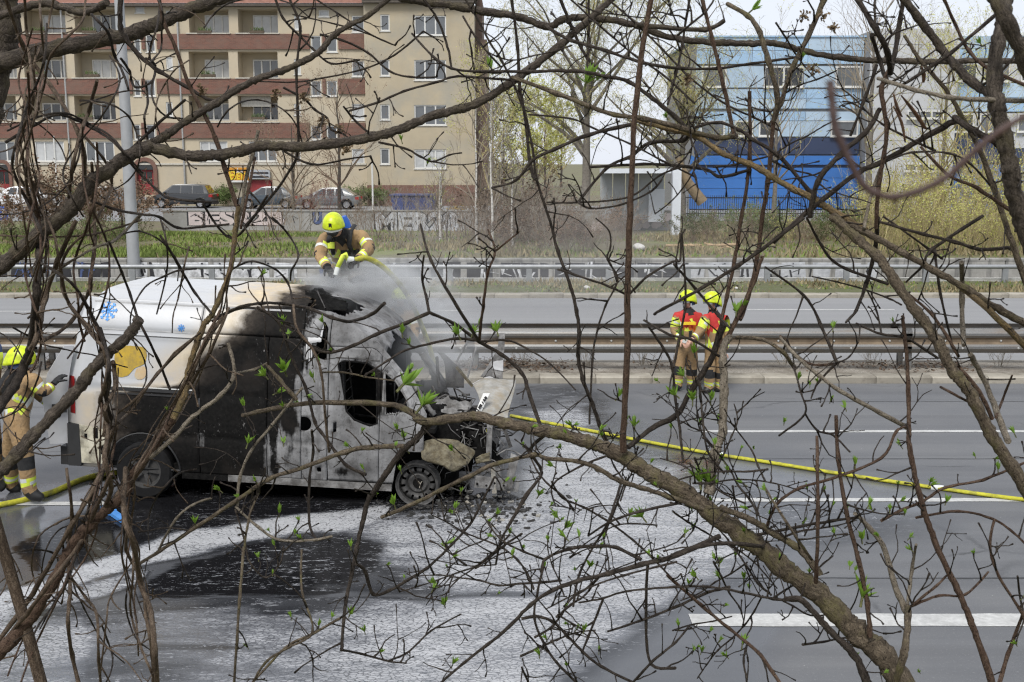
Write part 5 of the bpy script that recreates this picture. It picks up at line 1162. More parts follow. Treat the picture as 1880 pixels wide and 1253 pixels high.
# wheels
steelrim = mat('burnt_steel_rim', (.10, .098, .096), .6, (.035, .034, .033), 14, metal=.4)
sootrim = mat('sooty_rim', (.05, .048, .046), .7, (.02, .02, .02), 14)
wr = wheel_parts(van, (0, .13, .335), .335, .22, sootrim)
w2 = wheel_parts(van, (0, VW - .13, .335), .335, .22, sootrim); w2.rotation_euler = (0, 0, math.pi)
def bare_rim(loc, flip=False):
    m = MB().lathe([(.235, -.09), (.25, -.10), (.252, -.085), (.215, -.075), (.205, .06), (.25, .09), (.25, .10), (.20, .08)], n=36, axis='Y', cap=False)
    w_ = m.build('wheel', steelrim, van, True, 40); w_.location = loc
    d = MB(); N = 72; rr = [.060, .10, .125, .145, .175, .20, .212]; yy = [-.01, -.02, .0, -.035, -.045, -.03, .0]
    vs = [(r * math.cos(2 * math.pi * k / N), y, r * math.sin(2 * math.pi * k / N)) for r, y in zip(rr, yy) for k in range(N)]
    fs = []
    for i in range(len(rr) - 1):
        for k in range(N):
            if i in (3, 4) and (k % 6) in (1, 2): continue      # ventilation holes
            fs.append((i * N + k, i * N + (k + 1) % N, (i + 1) * N + (k + 1) % N, (i + 1) * N + k))
    d.add(vs, fs); d.build('rim_disc', steelrim, w_, True, 50)
    MB().lathe([(.001, -.03), (.055, -.03), (.065, .0), (.065, .05)], n=16, axis='Y').build('hub', char, w_)
    MB().tube([(.02, -.036, -.05), (.03, -.036, .0), (.0, -.036, .03)], .006, 5).tube([(.03, -.036, .0), (.05, -.036, .03)], .006, 5).build('melted_drip', paleash, w_)
    MB().lathe([(.001, -.05), (.20, -.05), (.20, .05), (.001, .05)], (0, .12, 0), 20, 'Y').build('brake_drum', char, w_)
    if flip: w_.rotation_euler = (0, 0, math.pi)
    return w_
bare_rim((3.215, .12, .365)); bare_rim((3.215, VW - .12, .365), True)
# wheel-house, front structure, engine, loose sheets
def vbox(name, a, b, mt): return MB().box(a, b).build(name, mt, van)
vbox('wheel_house', (2.80, .32, .30), (3.66, .36, 1.05), char); vbox('wheel_house', (2.80, .05, .98), (3.40, .34, 1.03), char); vbox('wheel_house', (2.80, VW - .36, .30), (3.66, VW - .32, 1.05), char); vbox('firewall', (2.98, .34, .35), (3.04, VW - .34, 1.12), char)
vbox('door_sill', (1.0, .03, .27), (2.92, .12, .345), ashm); vbox('rear_sill', (.45, .04, .27), (.99, .12, .34), char); vbox('underbody', (.4, .35, .22), (2.9, VW - .35, .335), char)
rg = random.Random(5)
def lump(name, c_, r, mt, sq=(1, 1, 1), seed=0, amp=.35, sub=3):
    bm = bmesh.new(); bmesh.ops.create_icosphere(bm, subdivisions=sub, radius=1)
    for v in bm.verts:
        k = 1 + amp * noise.noise(v.co * 1.7 + Vector((seed, seed * 2, 0))) + amp * .5 * noise.noise(v.co * 4.5 + Vector((0, seed, 3)))
        v.co = Vector((v.co.x * sq[0], v.co.y * sq[1], v.co.z * sq[2])) * r * k
    me = bpy.data.meshes.new(name); bm.to_mesh(me); bm.free(); me.materials.append(mt); o = link(name, me, van); o.location = c_; return o
MB().obox((3.52, .95, .66), .46, .62, .50, Euler((.1, .1, .2))).obox((3.55, .9, .98), .40, .5, .12, Euler((.05, .1, .2))).build('engine_block', char, van)
m = MB()
for k in range(4): m.lathe([(.05, -.06), (.062, 0), (.05, .06)], (3.42 + .0 * k, .66 + .15 * k, 1.08), 12, 'Z')
m.build('injector_row', charm, van)
for k in range(16):
    c_ = (rg.uniform(3.2, 3.95), rg.uniform(.42, 1.5), rg.uniform(.45, 1.12)); lump('engine_part', c_, rg.uniform(.05, .13), char if k % 3 else charm, (rg.uniform(.6, 1.5), rg.uniform(.6, 1.5), rg.uniform(.6, 1.3)), k)
m = MB()
for k in range(70):
    p = Vector((rg.uniform(3.1, 3.98), rg.uniform(.35, 1.5), rg.uniform(.6, 1.15))); q = [p]
    for j in range(5): p = p + Vector((rg.gauss(0, .09), rg.gauss(0, .09), rg.gauss(-.01, .06))); q.append(p)
    m.tube(q, rg.uniform(.006, .016), 5)
m.build('hoses', charm, van, True)
m = MB()
for k in range(38):
    p = Vector((rg.uniform(3.3, 4.1), rg.uniform(.08, .9), rg.uniform(.45, 1.05))); q = [p]
    for j in range(4): p = p + Vector((rg.gauss(0, .10), rg.gauss(0, .07), rg.gauss(-.05, .06))); q.append(p)
    m.tube(q, rg.uniform(.004, .010), 5)
m.build('wires', ashm, van, True)
# front cross member, bumper beam, radiator support
def pbar(name, a, b, ya, yb, h, th, mt):
    p, q = vl(*a, ya), vl(*b, yb); d = (q - p); M_ = d.to_track_quat('X', 'Z').to_matrix(); return MB().obox((p + q) / 2, d.length, th, h, M_).build(name, mt, van)
pbar('bumper_beam', (872, 884), (952, 893), .10, .18, .13, .05, ashm)
bb = bpy.data.objects['bumper_beam']
for px, py in ((876, 889), (893, 892), (908, 888), (925, 892)):
    p = vl(px, py, .06); MB().lathe([(.001, 0), (.014, 0), (.014, .004)], (p.x, p.y, p.z), 10, 'Y').build('bolt_hole', char, bb)
MB().box((4.05, .2, .36), (4.15, VW - .2, .52)).build('cross_member', ashm, van)
MB().box((3.98, .22, .52), (4.04, .30, 1.10)).box((3.98, VW - .30, .52), (4.04, VW - .22, 1.10)).box((3.97, .22, 1.08), (4.05, VW - .22, 1.13)).build('radiator_support', ashm, van)
crumple('radiator', [(4.0, .32, .5), (4.02, VW - .32, .5), (3.98, VW - .32, 1.05), (4.0, .32, 1.05)], charm, 12, .04, 3)
crumple('front_strut', [vl(938, 832, .12), vl(953, 838, .12), vl(940, 902, .1), vl(926, 898, .1)], ashm, 8, .012, 8); pbar('front_strut', (925, 785), (938, 822), .3, .25, .03, .03, charm); pbar('front_strut', (905, 856), (908, 906), .12, .12, .05, .02, paleash)
crumple('headlamp_remains', [vl(872, 840, .15), vl(898, 830, .2), vl(902, 846, .2), vl(874, 852, .15)], scorch, 8, .02, 4)
# hanging fender skin: two facets bent over the wheel arch
def surf(name, rows_, mt, th=.008, amp=.006, parent=van):
    """rows of pixel points with their own depth -> smooth bent sheet"""
    G = [[vl(px, py, y) for px, py, y in r] for r in rows_]
    def cr(P, t_):
        n_ = len(P) - 1; f = min(t_ * n_, n_ - 1e-6); i = int(f); u = f - i; p0, p1, p2, p3 = P[max(i - 1, 0)], P[i], P[i + 1], P[min(i + 2, n_)]
        return .5 * (2 * p1 + (p2 - p0) * u + (2 * p0 - 5 * p1 + 4 * p2 - p3) * u * u + (3 * p1 - p0 - 3 * p2 + p3) * u ** 3)
    N = 20; m = MB(); vs = []
    for a in range(N + 1):
        for b in range(N + 1):
            p = cr([cr(r, b / N) for r in G], a / N); vs.append(p + Vector((0, 1, 0)) * amp * noise.noise(p * 7) + Vector((0, .5, .5)) * amp * .6 * noise.noise(p * 19))
    m.add(vs, [(a * (N + 1) + b, (a + 1) * (N + 1) + b, (a + 1) * (N + 1) + b + 1, a * (N + 1) + b + 1) for a in range(N) for b in range(N)])
    o = m.build(name, mt, parent, True); s2 = o.modifiers.new('thick', 'SOLIDIFY'); s2.thickness = th; return o
surf('fender_skin', [[(772, 812, .06), (800, 806, .10), (838, 808, .16), (848, 816, .22)], [(774, 840, -.02), (808, 828, .0), (846, 824, .06), (872, 828, .14)], [(780, 846, -.03), (808, 850, -.05), (836, 860, -.04), (864, 846, .06)], [(790, 850, -.01), (812, 856, -.02), (832, 867, -.01), (858, 854, .05)]], scorch, amp=.007)
surf('hood_sheet', [[(868, 706, 1.2), (890, 694, 1.3), (918, 696, 1.35), (948, 698, 1.4)], [(878, 726, .85), (900, 722, .9), (925, 718, 1.0), (944, 722, 1.1)], [(884, 752, .55), (900, 756, .55), (918, 758, .6), (934, 756, .7)], [(880, 770, .45), (900, 775, .42), (918, 778, .45), (932, 776, .5)]], paleash, amp=.02)
surf('hood_remains', [[(916, 612, 1.72), (927, 611, 1.75)], [(913, 640, 1.65), (926, 642, 1.68)], [(898, 668, 1.6), (923, 668, 1.65)], [(882, 692, 1.5), (923, 696, 1.55)]], ashm, amp=.015)
surf('hood_remains', [[(906, 664, 1.58), (924, 662, 1.6)], [(904, 678, 1.57), (924, 682, 1.6)]], bpy.data.materials['paint_flake'], amp=.01)
surf('hood_lining', [[(866, 705, 1.4), (895, 692, 1.5), (915, 700, 1.5)], [(880, 716, 1.3), (900, 706, 1.4), (905, 712, 1.4)]], bpy.data.materials['paint_flake'], amp=.02)
surf('far_strut', [[(802, 645, 1.6), (815, 648, 1.6)], [(815, 665, 1.6), (835, 668, 1.6)], [(818, 690, 1.6), (850, 684, 1.6)], [(817, 712, 1.55), (852, 712, 1.55)]], charm, amp=.02)
pbar('stay_rod', (838, 674), (868, 710), 1.3, 1.25, .03, .03, scorch); pbar('stay_rod', (802, 655), (806, 712), 1.4, 1.3, .035, .03, charm); pbar('stay_rod', (858, 628), (838, 665), 1.7, 1.6, .02, .02, ashm); pbar('stay_rod', (875, 638), (858, 694), 1.7, 1.5, .02, .02, ashm)
plate = crumple('number_plate', [vl(873, 757, .50), vl(882, 760, .50), vl(900, 722, .62), vl(887, 722, .62)], white, 6, .004, 3)
pm = MB(); A_, B_ = vl(876, 756, .485), vl(896, 725, .60)
for k, f in enumerate((.08, .22, .34, .52, .66, .80)):
    p = A_.lerp(B_, f); pm.obox(p + Vector((.0, -.012, .004)), .012 + .01 * (k % 3), .004, .035, Euler((0, R(-55 + 12 * (k % 2)), 0)))
pm.build('plate_characters', blkp, plate)
crumple('wing_inner', [vl(800, 758, .5), vl(860, 762, .55), vl(868, 735, .7), vl(800, 735, .65)], ashm, 10, .05, 12)
crumple('fender_inner', [vl(862, 792, .35), vl(900, 800, .4), vl(925, 850, .4), vl(870, 850, .35)], char, 10, .06, 6)
# cab interior: seat frames, wheel, dash, twisted window frames
for yy in (.45, 1.35):
    m = MB(); m.tube([(2.15, yy - .2, .75), (2.05, yy - .2, 1.55), (2.05, yy + .2, 1.55), (2.15, yy + .2, .75)], .018, 6).tube([(2.15, yy - .2, .78), (2.6, yy - .2, .74), (2.6, yy + .2, .74), (2.15, yy + .2, .78)], .018, 6)
    for k in range(5): m.tube([(2.12, yy - .2, .9 + .13 * k), (2.12, yy + .2, .9 + .13 * k)], .008, 5)
    m.build('seat_frame', charm, van, True)
lump('dashboard', (2.95, VW / 2, 1.02), .22, char, (.8, 3.0, .7), 3, .2); MB().lathe([(.18, -.01), (.195, 0), (.18, .01)], (2.72, 1.4, 1.2), 24, 'X', False).build('steering_wheel', charm, van)
vbox('cab_floor', (1.8, .14, .43), (2.95, VW - .14, .50), char)
# window rubber and door frame lines
def ring(name, P, r, mt, yl=.0):
    m = MB(); pts = [(x, side_y(x, z) + yl, z) for x, z in P]; m.tube(pts + [pts[0]], r, 6, cap=False); return m.build(name, mt, van, True)
ring('window_rubber', win_door, .012, char, .004); ring('window_rubber', win_q, .012, ashm, .004); ring('wheel_arch_lip', [p for p in arch_r if p[1] > .33], .012, blkp, .0)
m = MB(); m.tube([(2.80, side_y(2.80, z) + .01, z) for z in frange(1.17, 1.66, .1)], .018, 6); m.build('quarter_bar', ashm, van, True)
strip('door_frame_line', [(2.25 + .07 * k, 1.80 - .02 * ss(2.5, 2.7, 2.25 + .07 * k)) for k in range(8)], .012, charm, -.004)
MB().tube([(3.0, .36, 1.62), (3.3, .30, 1.2), (3.36, .28, 1.14)], .03, 8).build('a_pillar', ashm, van, True); MB().tube([(3.0, VW - .36, 1.62), (3.3, VW - .30, 1.2)], .03, 8).build('a_pillar', ashm, van, True); MB().tube([(3.32, .3, 1.14), (3.36, VW / 2, 1.15), (3.32, VW - .3, 1.14)], .03, 8).build('scuttle', charm, van, True)
# debris under and in front of the van
deb = mat('fire_debris', (.04, .038, .036), .8, (.015, .014, .013), 15, bump=.4); m = MB(); m2 = MB()
for k in range(420):
    c_ = gp(rg.gauss(860, 70), rg.gauss(930, 16)); s_ = rg.uniform(.006, .035) ; (m2 if k % 7 == 0 else m).obox((c_.x, c_.y, s_ * .3), s_ * rg.uniform(.6, 2.6), s_ * rg.uniform(.6, 2), s_ * .6, Euler((rg.uniform(-.4, .4), rg.uniform(-.4, .4), rg.uniform(0, 3))))
tag(m.build('fire_debris', deb), 'black charred crumbs scattered on the road under the engine', 'debris', kind='stuff'); tag(m2.build('ash_debris', paleash), 'white ash flakes lying among the charred crumbs', 'debris', kind='stuff')
# blue plastic part dropped on the road
b1 = gp(193, 936); b2 = gp(228, 960); bs = thing('plastic_strip', ((b1.x + b2.x) / 2, (b1.y + b2.y) / 2, 0), 'bright blue plastic strip lying on wet asphalt by the rear wheel', 'plastic strip'); bs.rotation_euler = (0, 0, math.atan2(b2.y - b1.y, b2.x - b1.x))
Lb = (b2 - b1).length; bm_ = mat('plastic_blue', (.08, .28, .68), .35)
MB().box((-Lb / 2, -.05, .004), (-.05, .05, .05)).build('blade', bm_, bs); MB().box((-.05, -.04, .006), (Lb / 2, .04, .045)).build('handle', bm_, bs)
# ================================================================== firefighters
tan = mat('turnout_tan', (.38, .25, .125), .9, (.27, .175, .085), 14, bump=.9, bscale=22, dirt=(.15, .105, .06), dscale=7)
hiv = NT('reflective_stripe'); hn = hiv.noise(30, 3); hiv.base(hiv.ramp(hn, [(.3, (.52, .62, .05)), (.7, (.66, .76, .09))])); hiv.rough(.6)
hiv = hiv.m; silv = mat('reflective_silver', (.62, .64, .62), .35, (.5, .52, .5), 20)
blackc = mat('black_fabric', (.02, .02, .021), .85, (.012, .012, .013), 20, bump=.3); boot = mat('boot_rubber', (.018, .018, .018), .5, bump=.2); redv = mat('vest_red', (.50, .035, .03), .8, (.38, .025, .022), 12, bump=.3); orv = mat('vest_orange', (.72, .16, .03), .8)
helm = mat('helmet_fluorescent', (.60, .72, .012), .34, (.50, .61, .01), 9, dirt=(.34, .40, .02), dscale=14); skinm = mat('skin', (.50, .30, .22), .6, (.44, .26, .19), 20); visor = glassmat('visor_clear', (.25, .27, .28), .08); cylb = mat('air_cylinder_blue', (.02, .10, .45), .35); navyc = mat('navy_fabric', (.03, .05, .12), .85)
MATS = [tan, hiv, silv, blackc, boot, redv, skinm, orv, navyc]
def body(parent, J, E, rad, paintf):
    """one continuous skinned figure; faces are dressed by the bone they belong to"""
    names = list(J); me = bpy.data.meshes.new('body'); me.from_pydata([J[k] for k in names], [(names.index(a), names.index(b)) for a, b in E], [])
    o = bpy.data.objects.new('body', me); col.objects.link(o)
    sk = o.modifiers.new('skin', 'SKIN'); sk.use_smooth_shade = True; sk.branch_smoothing = .6
    for i, k in enumerate(names):
        d = me.skin_vertices[0].data[i]; d.radius = rad[k] if hasattr(rad[k], '__len__') else (rad[k], rad[k]); d.use_root = (k == 'pelvis')
    s2 = o.modifiers.new('sub', 'SUBSURF'); s2.levels = s2.render_levels = 2
    ev = o.evaluated_get(bpy.context.evaluated_depsgraph_get()); nm = bpy.data.meshes.new_from_object(ev); bpy.data.objects.remove(o)
    nm.materials.clear()
    for m_ in MATS: nm.materials.append(m_)
    co = {k: Vector(J[k]) for k in names}
    for v in nm.vertices:                         # cloth folds
        n_ = noise.noise(v.co * 13) * .008 + noise.noise(v.co * Vector((9, 9, 24)).length * .4) * .004; v.co += v.normal * n_
    for p in nm.polygons:
        best = None
        for a, b in E:
            A_, B_ = co[a], co[b]; d = B_ - A_; tt = max(0, min(1, (p.center - A_).dot(d) / (d.length_squared + 1e-9))); q = A_ + d * tt; w_ = (p.center - q).length - .5 * ((rad[a] if not hasattr(rad[a], '__len__') else rad[a][0]) * (1 - tt) + (rad[b] if not hasattr(rad[b], '__len__') else rad[b][0]) * tt)
            if best is None or w_ < best[0]: best = (w_, a, b, tt)
        p.material_index = paintf(best[1], best[2], best[3], p.center); p.use_smooth = True
    return link('body', nm, parent)
def std_paint(vest=None, sleeve=True):
    def f(a, b, t, c):
        if b[:5] == 'wrist': return 1 if .50 < t < .58 or .66 < t < .74 else 2 if .58 <= t <= .66 else (3 if t > .9 else 0)
        if b[:5] == 'elbow' and vest and t < .10: return vest
        if b[:5] == 'elbow' and vest: return 1 if .2 < t < .42 or .5 < t < .72 else 2 if .42 <= t <= .5 else 0
        if b[:5] == 'elbow': return 1 if .45 < t < .52 or .60 < t < .67 else 2 if .52 <= t <= .60 else (3 if t > .93 else 0)
        if b[:5] == 'ankle': return 1 if .48 < t < .56 or .66 < t < .74 else 2 if .56 <= t <= .66 else (3 if t < .22 else 4 if t > .93 else 0)
        if b[:4] == 'knee': return 3 if t > .85 else 0
        if b[:3] == 'toe': return 4
        if b == 'head' or b == 'nose' or b == 'crown': return 6
        if b == 'neck': return 3 if t > .4 else (vest or 0)
        if b == 'spine': return 1 if .40 < t < .52 or .68 < t < .8 else 2 if .52 <= t <= .68 else 0
        if b == 'chest': return ((8 if vest == 8 else vest if noise.noise(c * 11) < .08 else 7 if noise.noise(c * 11) < .26 else 1) if vest and t > .45 else (1 if .40 < t < .5 or .66 < t < .76 else 2 if .5 <= t <= .66 else 0))
        if b[:4] == 'shou': return vest if vest else 0
        if a[:4] == 'shou' and vest and t < .12: return vest
        return 0
    return f
BONES = [('pelvis', 'spine'), ('spine', 'chest'), ('chest', 'neck'), ('neck', 'head'), ('head', 'crown'), ('head', 'nose')]
for s_ in 'lr': BONES += [('chest', 'shoulder_' + s_), ('shoulder_' + s_, 'elbow_' + s_), ('elbow_' + s_, 'wrist_' + s_), ('pelvis', 'hip_' + s_), ('hip_' + s_, 'knee_' + s_), ('knee_' + s_, 'ankle_' + s_), ('ankle_' + s_, 'toe_' + s_)]
RAD = {'pelvis': .178, 'spine': .175, 'chest': .192, 'neck': .088, 'head': .088, 'crown': .07, 'nose': .018}
for s_ in 'lr': RAD.update({'shoulder_' + s_: .112, 'elbow_' + s_: .082, 'wrist_' + s_: .062, 'hip_' + s_: .128, 'knee_' + s_: .104, 'ankle_' + s_: .098, 'toe_' + s_: .05})
def glove(parent, wrist, direc, side, mt, curl=.5, size=1.0):
    """palm with four unequal curled fingers and a thumb off its side"""
    d = Vector(direc).normalized(); up = Vector((0, 0, 1)); sd = d.cross(up); sd = sd.normalized() if sd.length > .05 else Vector((1, 0, 0)); nn = sd.cross(d).normalized(); m = MB(); w = Vector(wrist)
    m.tube([w - d * .03, w, w + d * .04 * size, w + d * .085 * size], [.048 * size, .045 * size, .05 * size, .042 * size], 10, flat=.62)
    for k, (f, L) in enumerate(((-.033, .066), (-.011, .075), (.011, .071), (.032, .056))):
        p = w + d * .078 * size + sd * f * size; q = [p]; dd = d.copy()
        for j in range(3): dd = (dd - nn * curl * (.45 + .35 * j)).normalized(); p = p + dd * L * size * (.42 - .06 * j); q.append(p)
        m.tube(q, [.0125 * size, .012 * size, .011 * size, .008 * size], 7)
    p = w + d * .02 * size - sd * .04 * size * side; dd = (d * .7 - sd * side * .7 - nn * .3).normalized(); q = [p]
    for j in range(3): p = p + dd * .03 * size; q.append(p); dd = (dd + sd * side * .35 - nn * .2).normalized()
    m.tube(q, [.016 * size, .014 * size, .012 * size, .009 * size], 7); return m.build('glove' if mt is blackc else 'hand', mt, parent, True, 60)
def helmet(parent, c, fwd, tilt=0.0, size=.97, mask=False, crest=True):
    """fire helmet: long dome with brow, side rims and neck skirt; front plate, visor"""
    fwd = Vector(fwd).normalized(); side = Vector((0, 0, 1)).cross(fwd).normalized(); up = fwd.cross(side); M_ = Matrix((fwd, side, up)).transposed(); c = Vector(c)
    def P(x, y, z): return c + M_ @ (Vector((x, y, z)) * size)
    m = MB(); NU, NV = 28, 14; vs = []
    for i in range(NV + 1):
        ph = math.pi / 2 * (1 - i / NV) - (.30 * i / NV)
        for k in range(NU):
            a = 2 * math.pi * k / NU; ca, sa = math.cos(a), math.sin(a); r = math.cos(ph); z = math.sin(ph)
            fl = max(0, (i / NV - .80)) / .2; low = -.03 * max(0, -ca) * (i / NV) ** 3 * 3.2
            vs.append(P((.150 + .012 * fl + (.02 if ca < 0 else .0)) * r * ca, (.128 + .014 * fl) * r * sa, .142 * z + low + .012 * max(0, ca) * (i / NV) ** 2 * 2))
    m.add(vs, [(i * NU + k, i * NU + (k + 1) % NU, (i + 1) * NU + (k + 1) % NU, (i + 1) * NU + k) for i in range(NV) for k in range(NU)])
    h = m.build('helmet', helm, parent, True); s2 = h.modifiers.new('t', 'SOLIDIFY'); s2.thickness = .008; s2.offset = -1
    m = MB(); m.add([P(.150, -.022, .0), P(.150, .022, .0), P(.146, .018, .075), P(.146, -.018, .075), P(.16, -.022, .0), P(.16, .022, .0), P(.152, .018, .078), P(.152, -.018, .078)], [(4, 5, 6, 7), (0, 4, 7, 3), (1, 2, 6, 5), (3, 7, 6, 2)]); m.build('front_plate', blackc, h)
    m = MB(); N = 12; vs = []
    for k in range(N + 1):
        a = -1.15 + 2.3 * k / N
        for z, r in ((-.005, .152), (-.06 if not mask else -.05, .156)): vs.append(P(r * math.cos(a), r * .9 * math.sin(a), z))
    m.add(vs, [(2 * k, 2 * k + 2, 2 * k + 3, 2 * k + 1) for k in range(N)]); m.build('visor', visor if not mask else silv, h, True)
    m = MB(); vs = []
    for k in range(15):
        a = 1.5 + (2 * math.pi - 3.0) * k / 14
        for z, r in ((-.03, .135), (-.12, .13)): vs.append(P(r * math.cos(a) * 1.05, r * .92 * math.sin(a), z))
    m.add(vs, [(2 * k, 2 * k + 2, 2 * k + 3, 2 * k + 1) for k in range(14)]); m.build('neck_guard', blackc if mask else navyc, h, True)
    if mask:
        m = MB(); vs = []
        m.lathe([(.001, .0), (.055, .005), (.075, .04), (.08, .09)], (0, 0, 0), 14)
        vv = [P(.155 - v[2] * 1.0, v[0], -.075 + v[1] * .75) for v in m.v]; m.v = [tuple(v) for v in vv]; m.build('face_mask', blackc, h, True)
        m = MB(); m.tube([P(.15, -.02, -.10), P(.18, -.03, -.13), P(.17, -.05, -.17)], [.03, .034, .026], 10); m.build('breathing_valve', blackc, h, True)
    return h
def eyes(parent, c, fwd):
    fwd = Vector(fwd).normalized(); side = Vector((0, 0, 1)).cross(fwd).normalized(); c = Vector(c)
    for s2 in (-1, 1): MB().lathe([(.001, -.008), (.008, -.006), (.011, 0), (.008, .006), (.001, .008)], c + fwd * .082 + side * .032 * s2 + Vector((0, 0, .005)), 8).build('eye', blackc, parent)
    MB().obox(c + fwd * .084 + Vector((0, 0, -.055)), .012, .04, .009, Matrix((fwd, side, Vector((0, 0, 1)))).transposed()).build('mouth', mat('lips', (.35, .13, .11), .6) if 'lips' not in bpy.data.materials else bpy.data.materials['lips'], parent)
def fire(P, loc, label, fwd, vest=None, gl=True, mask=False, look=None, scale=1.0, face=True, hdir=None, dome=(0, 0, .012)):
    """P: joints as (photo x, photo y, distance)"""
    t_ = thing('person', loc, label, 'person', 'firefighters at the burnt van'); L0 = Vector(loc); J = {k: at(*v) - L0 for k, v in P.items()}; look = Vector(look or fwd).normalized()
    J['crown'] = J['head'] + Vector((0, 0, .06)); J['nose'] = J['head'] + look * .105 + Vector((0, 0, -.022))
    rad = {k: (v * scale if not hasattr(v, '__len__') else v) for k, v in RAD.items()}
    b = body(t_, J, BONES, rad, std_paint(vest)); helmet(t_, J['head'] + Vector(dome), hdir or look, mask=mask)
    if face and not mask: eyes(t_, J['head'], look)
    for s2, k in ((1, 'l'), (-1, 'r')):
        d = (J['wrist_' + k] - J['elbow_' + k]); glove(t_, J['wrist_' + k] + d.normalized() * .03, d, s2, blackc if gl else skinm, .55, 1.05 if gl else .95)
    return t_, J
# 1 kneeling on the roof, bending over the hole with the branch pipe
r0 = at(632, 521, 13.95); r0.z = 2.36
P1 = dict(pelvis=(634, 492, 14.32), spine=(634, 468, 14.22), chest=(630, 440, 14.05), neck=(619, 425, 13.86), head=(612, 413, 13.74), shoulder_r=(595, 436, 13.95), elbow_r=(587, 470, 13.75), wrist_r=(602, 492, 13.5), shoulder_l=(664, 432, 14.0), elbow_l=(680, 458, 13.85), wrist_l=(655, 478, 13.55),
          hip_r=(617, 498, 14.3), hip_l=(651, 498, 14.3), knee_r=(611, 516, 14.05), knee_l=(655, 517, 14.05), ankle_r=(616, 509, 14.4), ankle_l=(657, 509, 14.4), toe_r=(616, 506, 14.52), toe_l=(657, 506, 14.52))
f1, J1 = fire(P1, r0, 'firefighter with a breathing mask bending over the van roof with a yellow hose', (-.1, -1, -.55), None, True, True, look=(-.12, -1, -.25), face=False, hdir=(-.10, -1, -.42))
bp = J1['chest'] + Vector((.02, .24, .10))
MB().tube([bp + Vector((.05, .05, -.34)), bp + Vector((.03, 0, -.05)), bp + Vector((-.02, -.03, .12)), bp + Vector((-.03, -.05, .19))], [.05, .058, .058, .03], 14).build('air_cylinder', cylb, f1, True, 40)
MB().tube([J1['shoulder_l'] + Vector((-.10, .06, .12)), J1['shoulder_l'] + Vector((-.13, -.10, .06)), J1['chest'] + Vector((.10, -.19, -.05)), J1['spine'] + Vector((.13, -.19, .02)), J1['pelvis'] + Vector((.15, -.16, .10))], .036, 8, flat=.5).build('harness_strap', blackc, f1, True)
MB().tube([J1['shoulder_r'] + Vector((.09, .06, .11)), J1['shoulder_r'] + Vector((.12, -.10, .04)), J1['chest'] + Vector((-.11, -.19, -.06)), J1['spine'] + Vector((-.12, -.19, .02))], .03, 8, flat=.5).build('harness_strap', blackc, f1, True)
MB().tube([J1['chest'] + Vector((-.12, -.22, -.02)), J1['chest'] + Vector((-.12, -.23, -.10))], [.045, .045], 12).build('gauge', hiv, f1, True, 40); MB().obox(J1['spine'] + Vector((-.02, -.19, .03)), .06, .02, .08, Euler((0, 0, 0))).build('radio', orv, f1)
MB().obox(J1['spine'] + Vector((.08, -.15, -.05)), .24, .12, .28, Euler((.2, 0, .2))).build('harness_pouch', blackc, f1)
noz = thing('branch_pipe', at(617, 505, 13.35), 'yellow handled fire nozzle aimed into the burnt roof hole', 'nozzle'); n0 = Vector(noz.location)
MB().tube([at(640, 482, 13.5) - n0, at(634, 466, 13.42) - n0, at(630, 470, 13.4) - n0, at(619, 493, 13.38) - n0], [.02, .026, .03, .03], 10).build('handle', hiv, noz, True); MB().tube([at(620, 492, 13.38) - n0, at(616, 506, 13.35) - n0], [.034, .03], 12).build('tip', silv, noz, True, 40)
# 2, 3 standing on the carriageway
g2 = gp(1258, 717); P2 = dict(pelvis=(1260, 640, g2.y), spine=(1262, 616, g2.y), chest=(1263, 588, g2.y), neck=(1264, 566, g2.y), head=(1262, 549, g2.y), shoulder_r=(1243, 578, g2.y - .05), elbow_r=(1237, 608, g2.y - .05), wrist_r=(1252, 626, g2.y - .28), shoulder_l=(1284, 579, g2.y + .05), elbow_l=(1290, 610, g2.y), wrist_l=(1270, 626, g2.y - .24),
          hip_r=(1250, 648, g2.y), hip_l=(1271, 648, g2.y), knee_r=(1245, 680, g2.y - .05), knee_l=(1270, 681, g2.y), ankle_r=(1244, 709, g2.y), ankle_l=(1270, 710, g2.y + .05), toe_r=(1236, 716, g2.y - .12), toe_l=(1264, 717, g2.y - .1))
f2, J2 = fire(P2, (g2.x, g2.y, 0), 'firefighter in a red vest looking aside on the road near the guard rail', (-.75, -.6, 0), 5, False, look=(-.85, -.5, -.1), scale=.98)
MB().obox(J2['chest'] + Vector((-.02, -.185, -.03)), .24, .02, .05, Euler((0, 0, 0))).build('vest_stripe', yel, f2); MB().obox(J2['spine'] + Vector((.02, -.19, .05)), .05, .04, .11, Euler((0, 0, 0))).build('radio', blackc, f2); MB().obox(J2['wrist_r'] + Vector((.04, -.09, .0)), .09, .03, .05, Euler((0, .3, 0))).build('held_device', silv, f2)
g3 = gp(1306, 721); P3 = dict(pelvis=(1312, 645, g3.y), spine=(1311, 620, g3.y), chest=(1310, 592, g3.y), neck=(1309, 569, g3.y), head=(1307, 552, g3.y), shoulder_r=(1297, 581, g3.y - .16), elbow_r=(1285, 610, g3.y - .22), wrist_r=(1272, 622, g3.y - .30), shoulder_l=(1326, 583, g3.y + .12), elbow_l=(1334, 616, g3.y + .1), wrist_l=(1330, 645, g3.y),
          hip_r=(1304, 653, g3.y), hip_l=(1322, 653, g3.y), knee_r=(1303, 686, g3.y - .06), knee_l=(1322, 686, g3.y + .05), ankle_r=(1302, 714, g3.y), ankle_l=(1322, 714, g3.y + .1), toe_r=(1292, 722, g3.y - .08), toe_l=(1312, 720, g3.y + .05))
f3, J3 = fire(P3, (g3.x, g3.y, 0), 'firefighter in a red vest pointing towards the other red vested one', (-1, -.35, 0), 5, False, look=(-1, -.35, -.05), scale=.96)
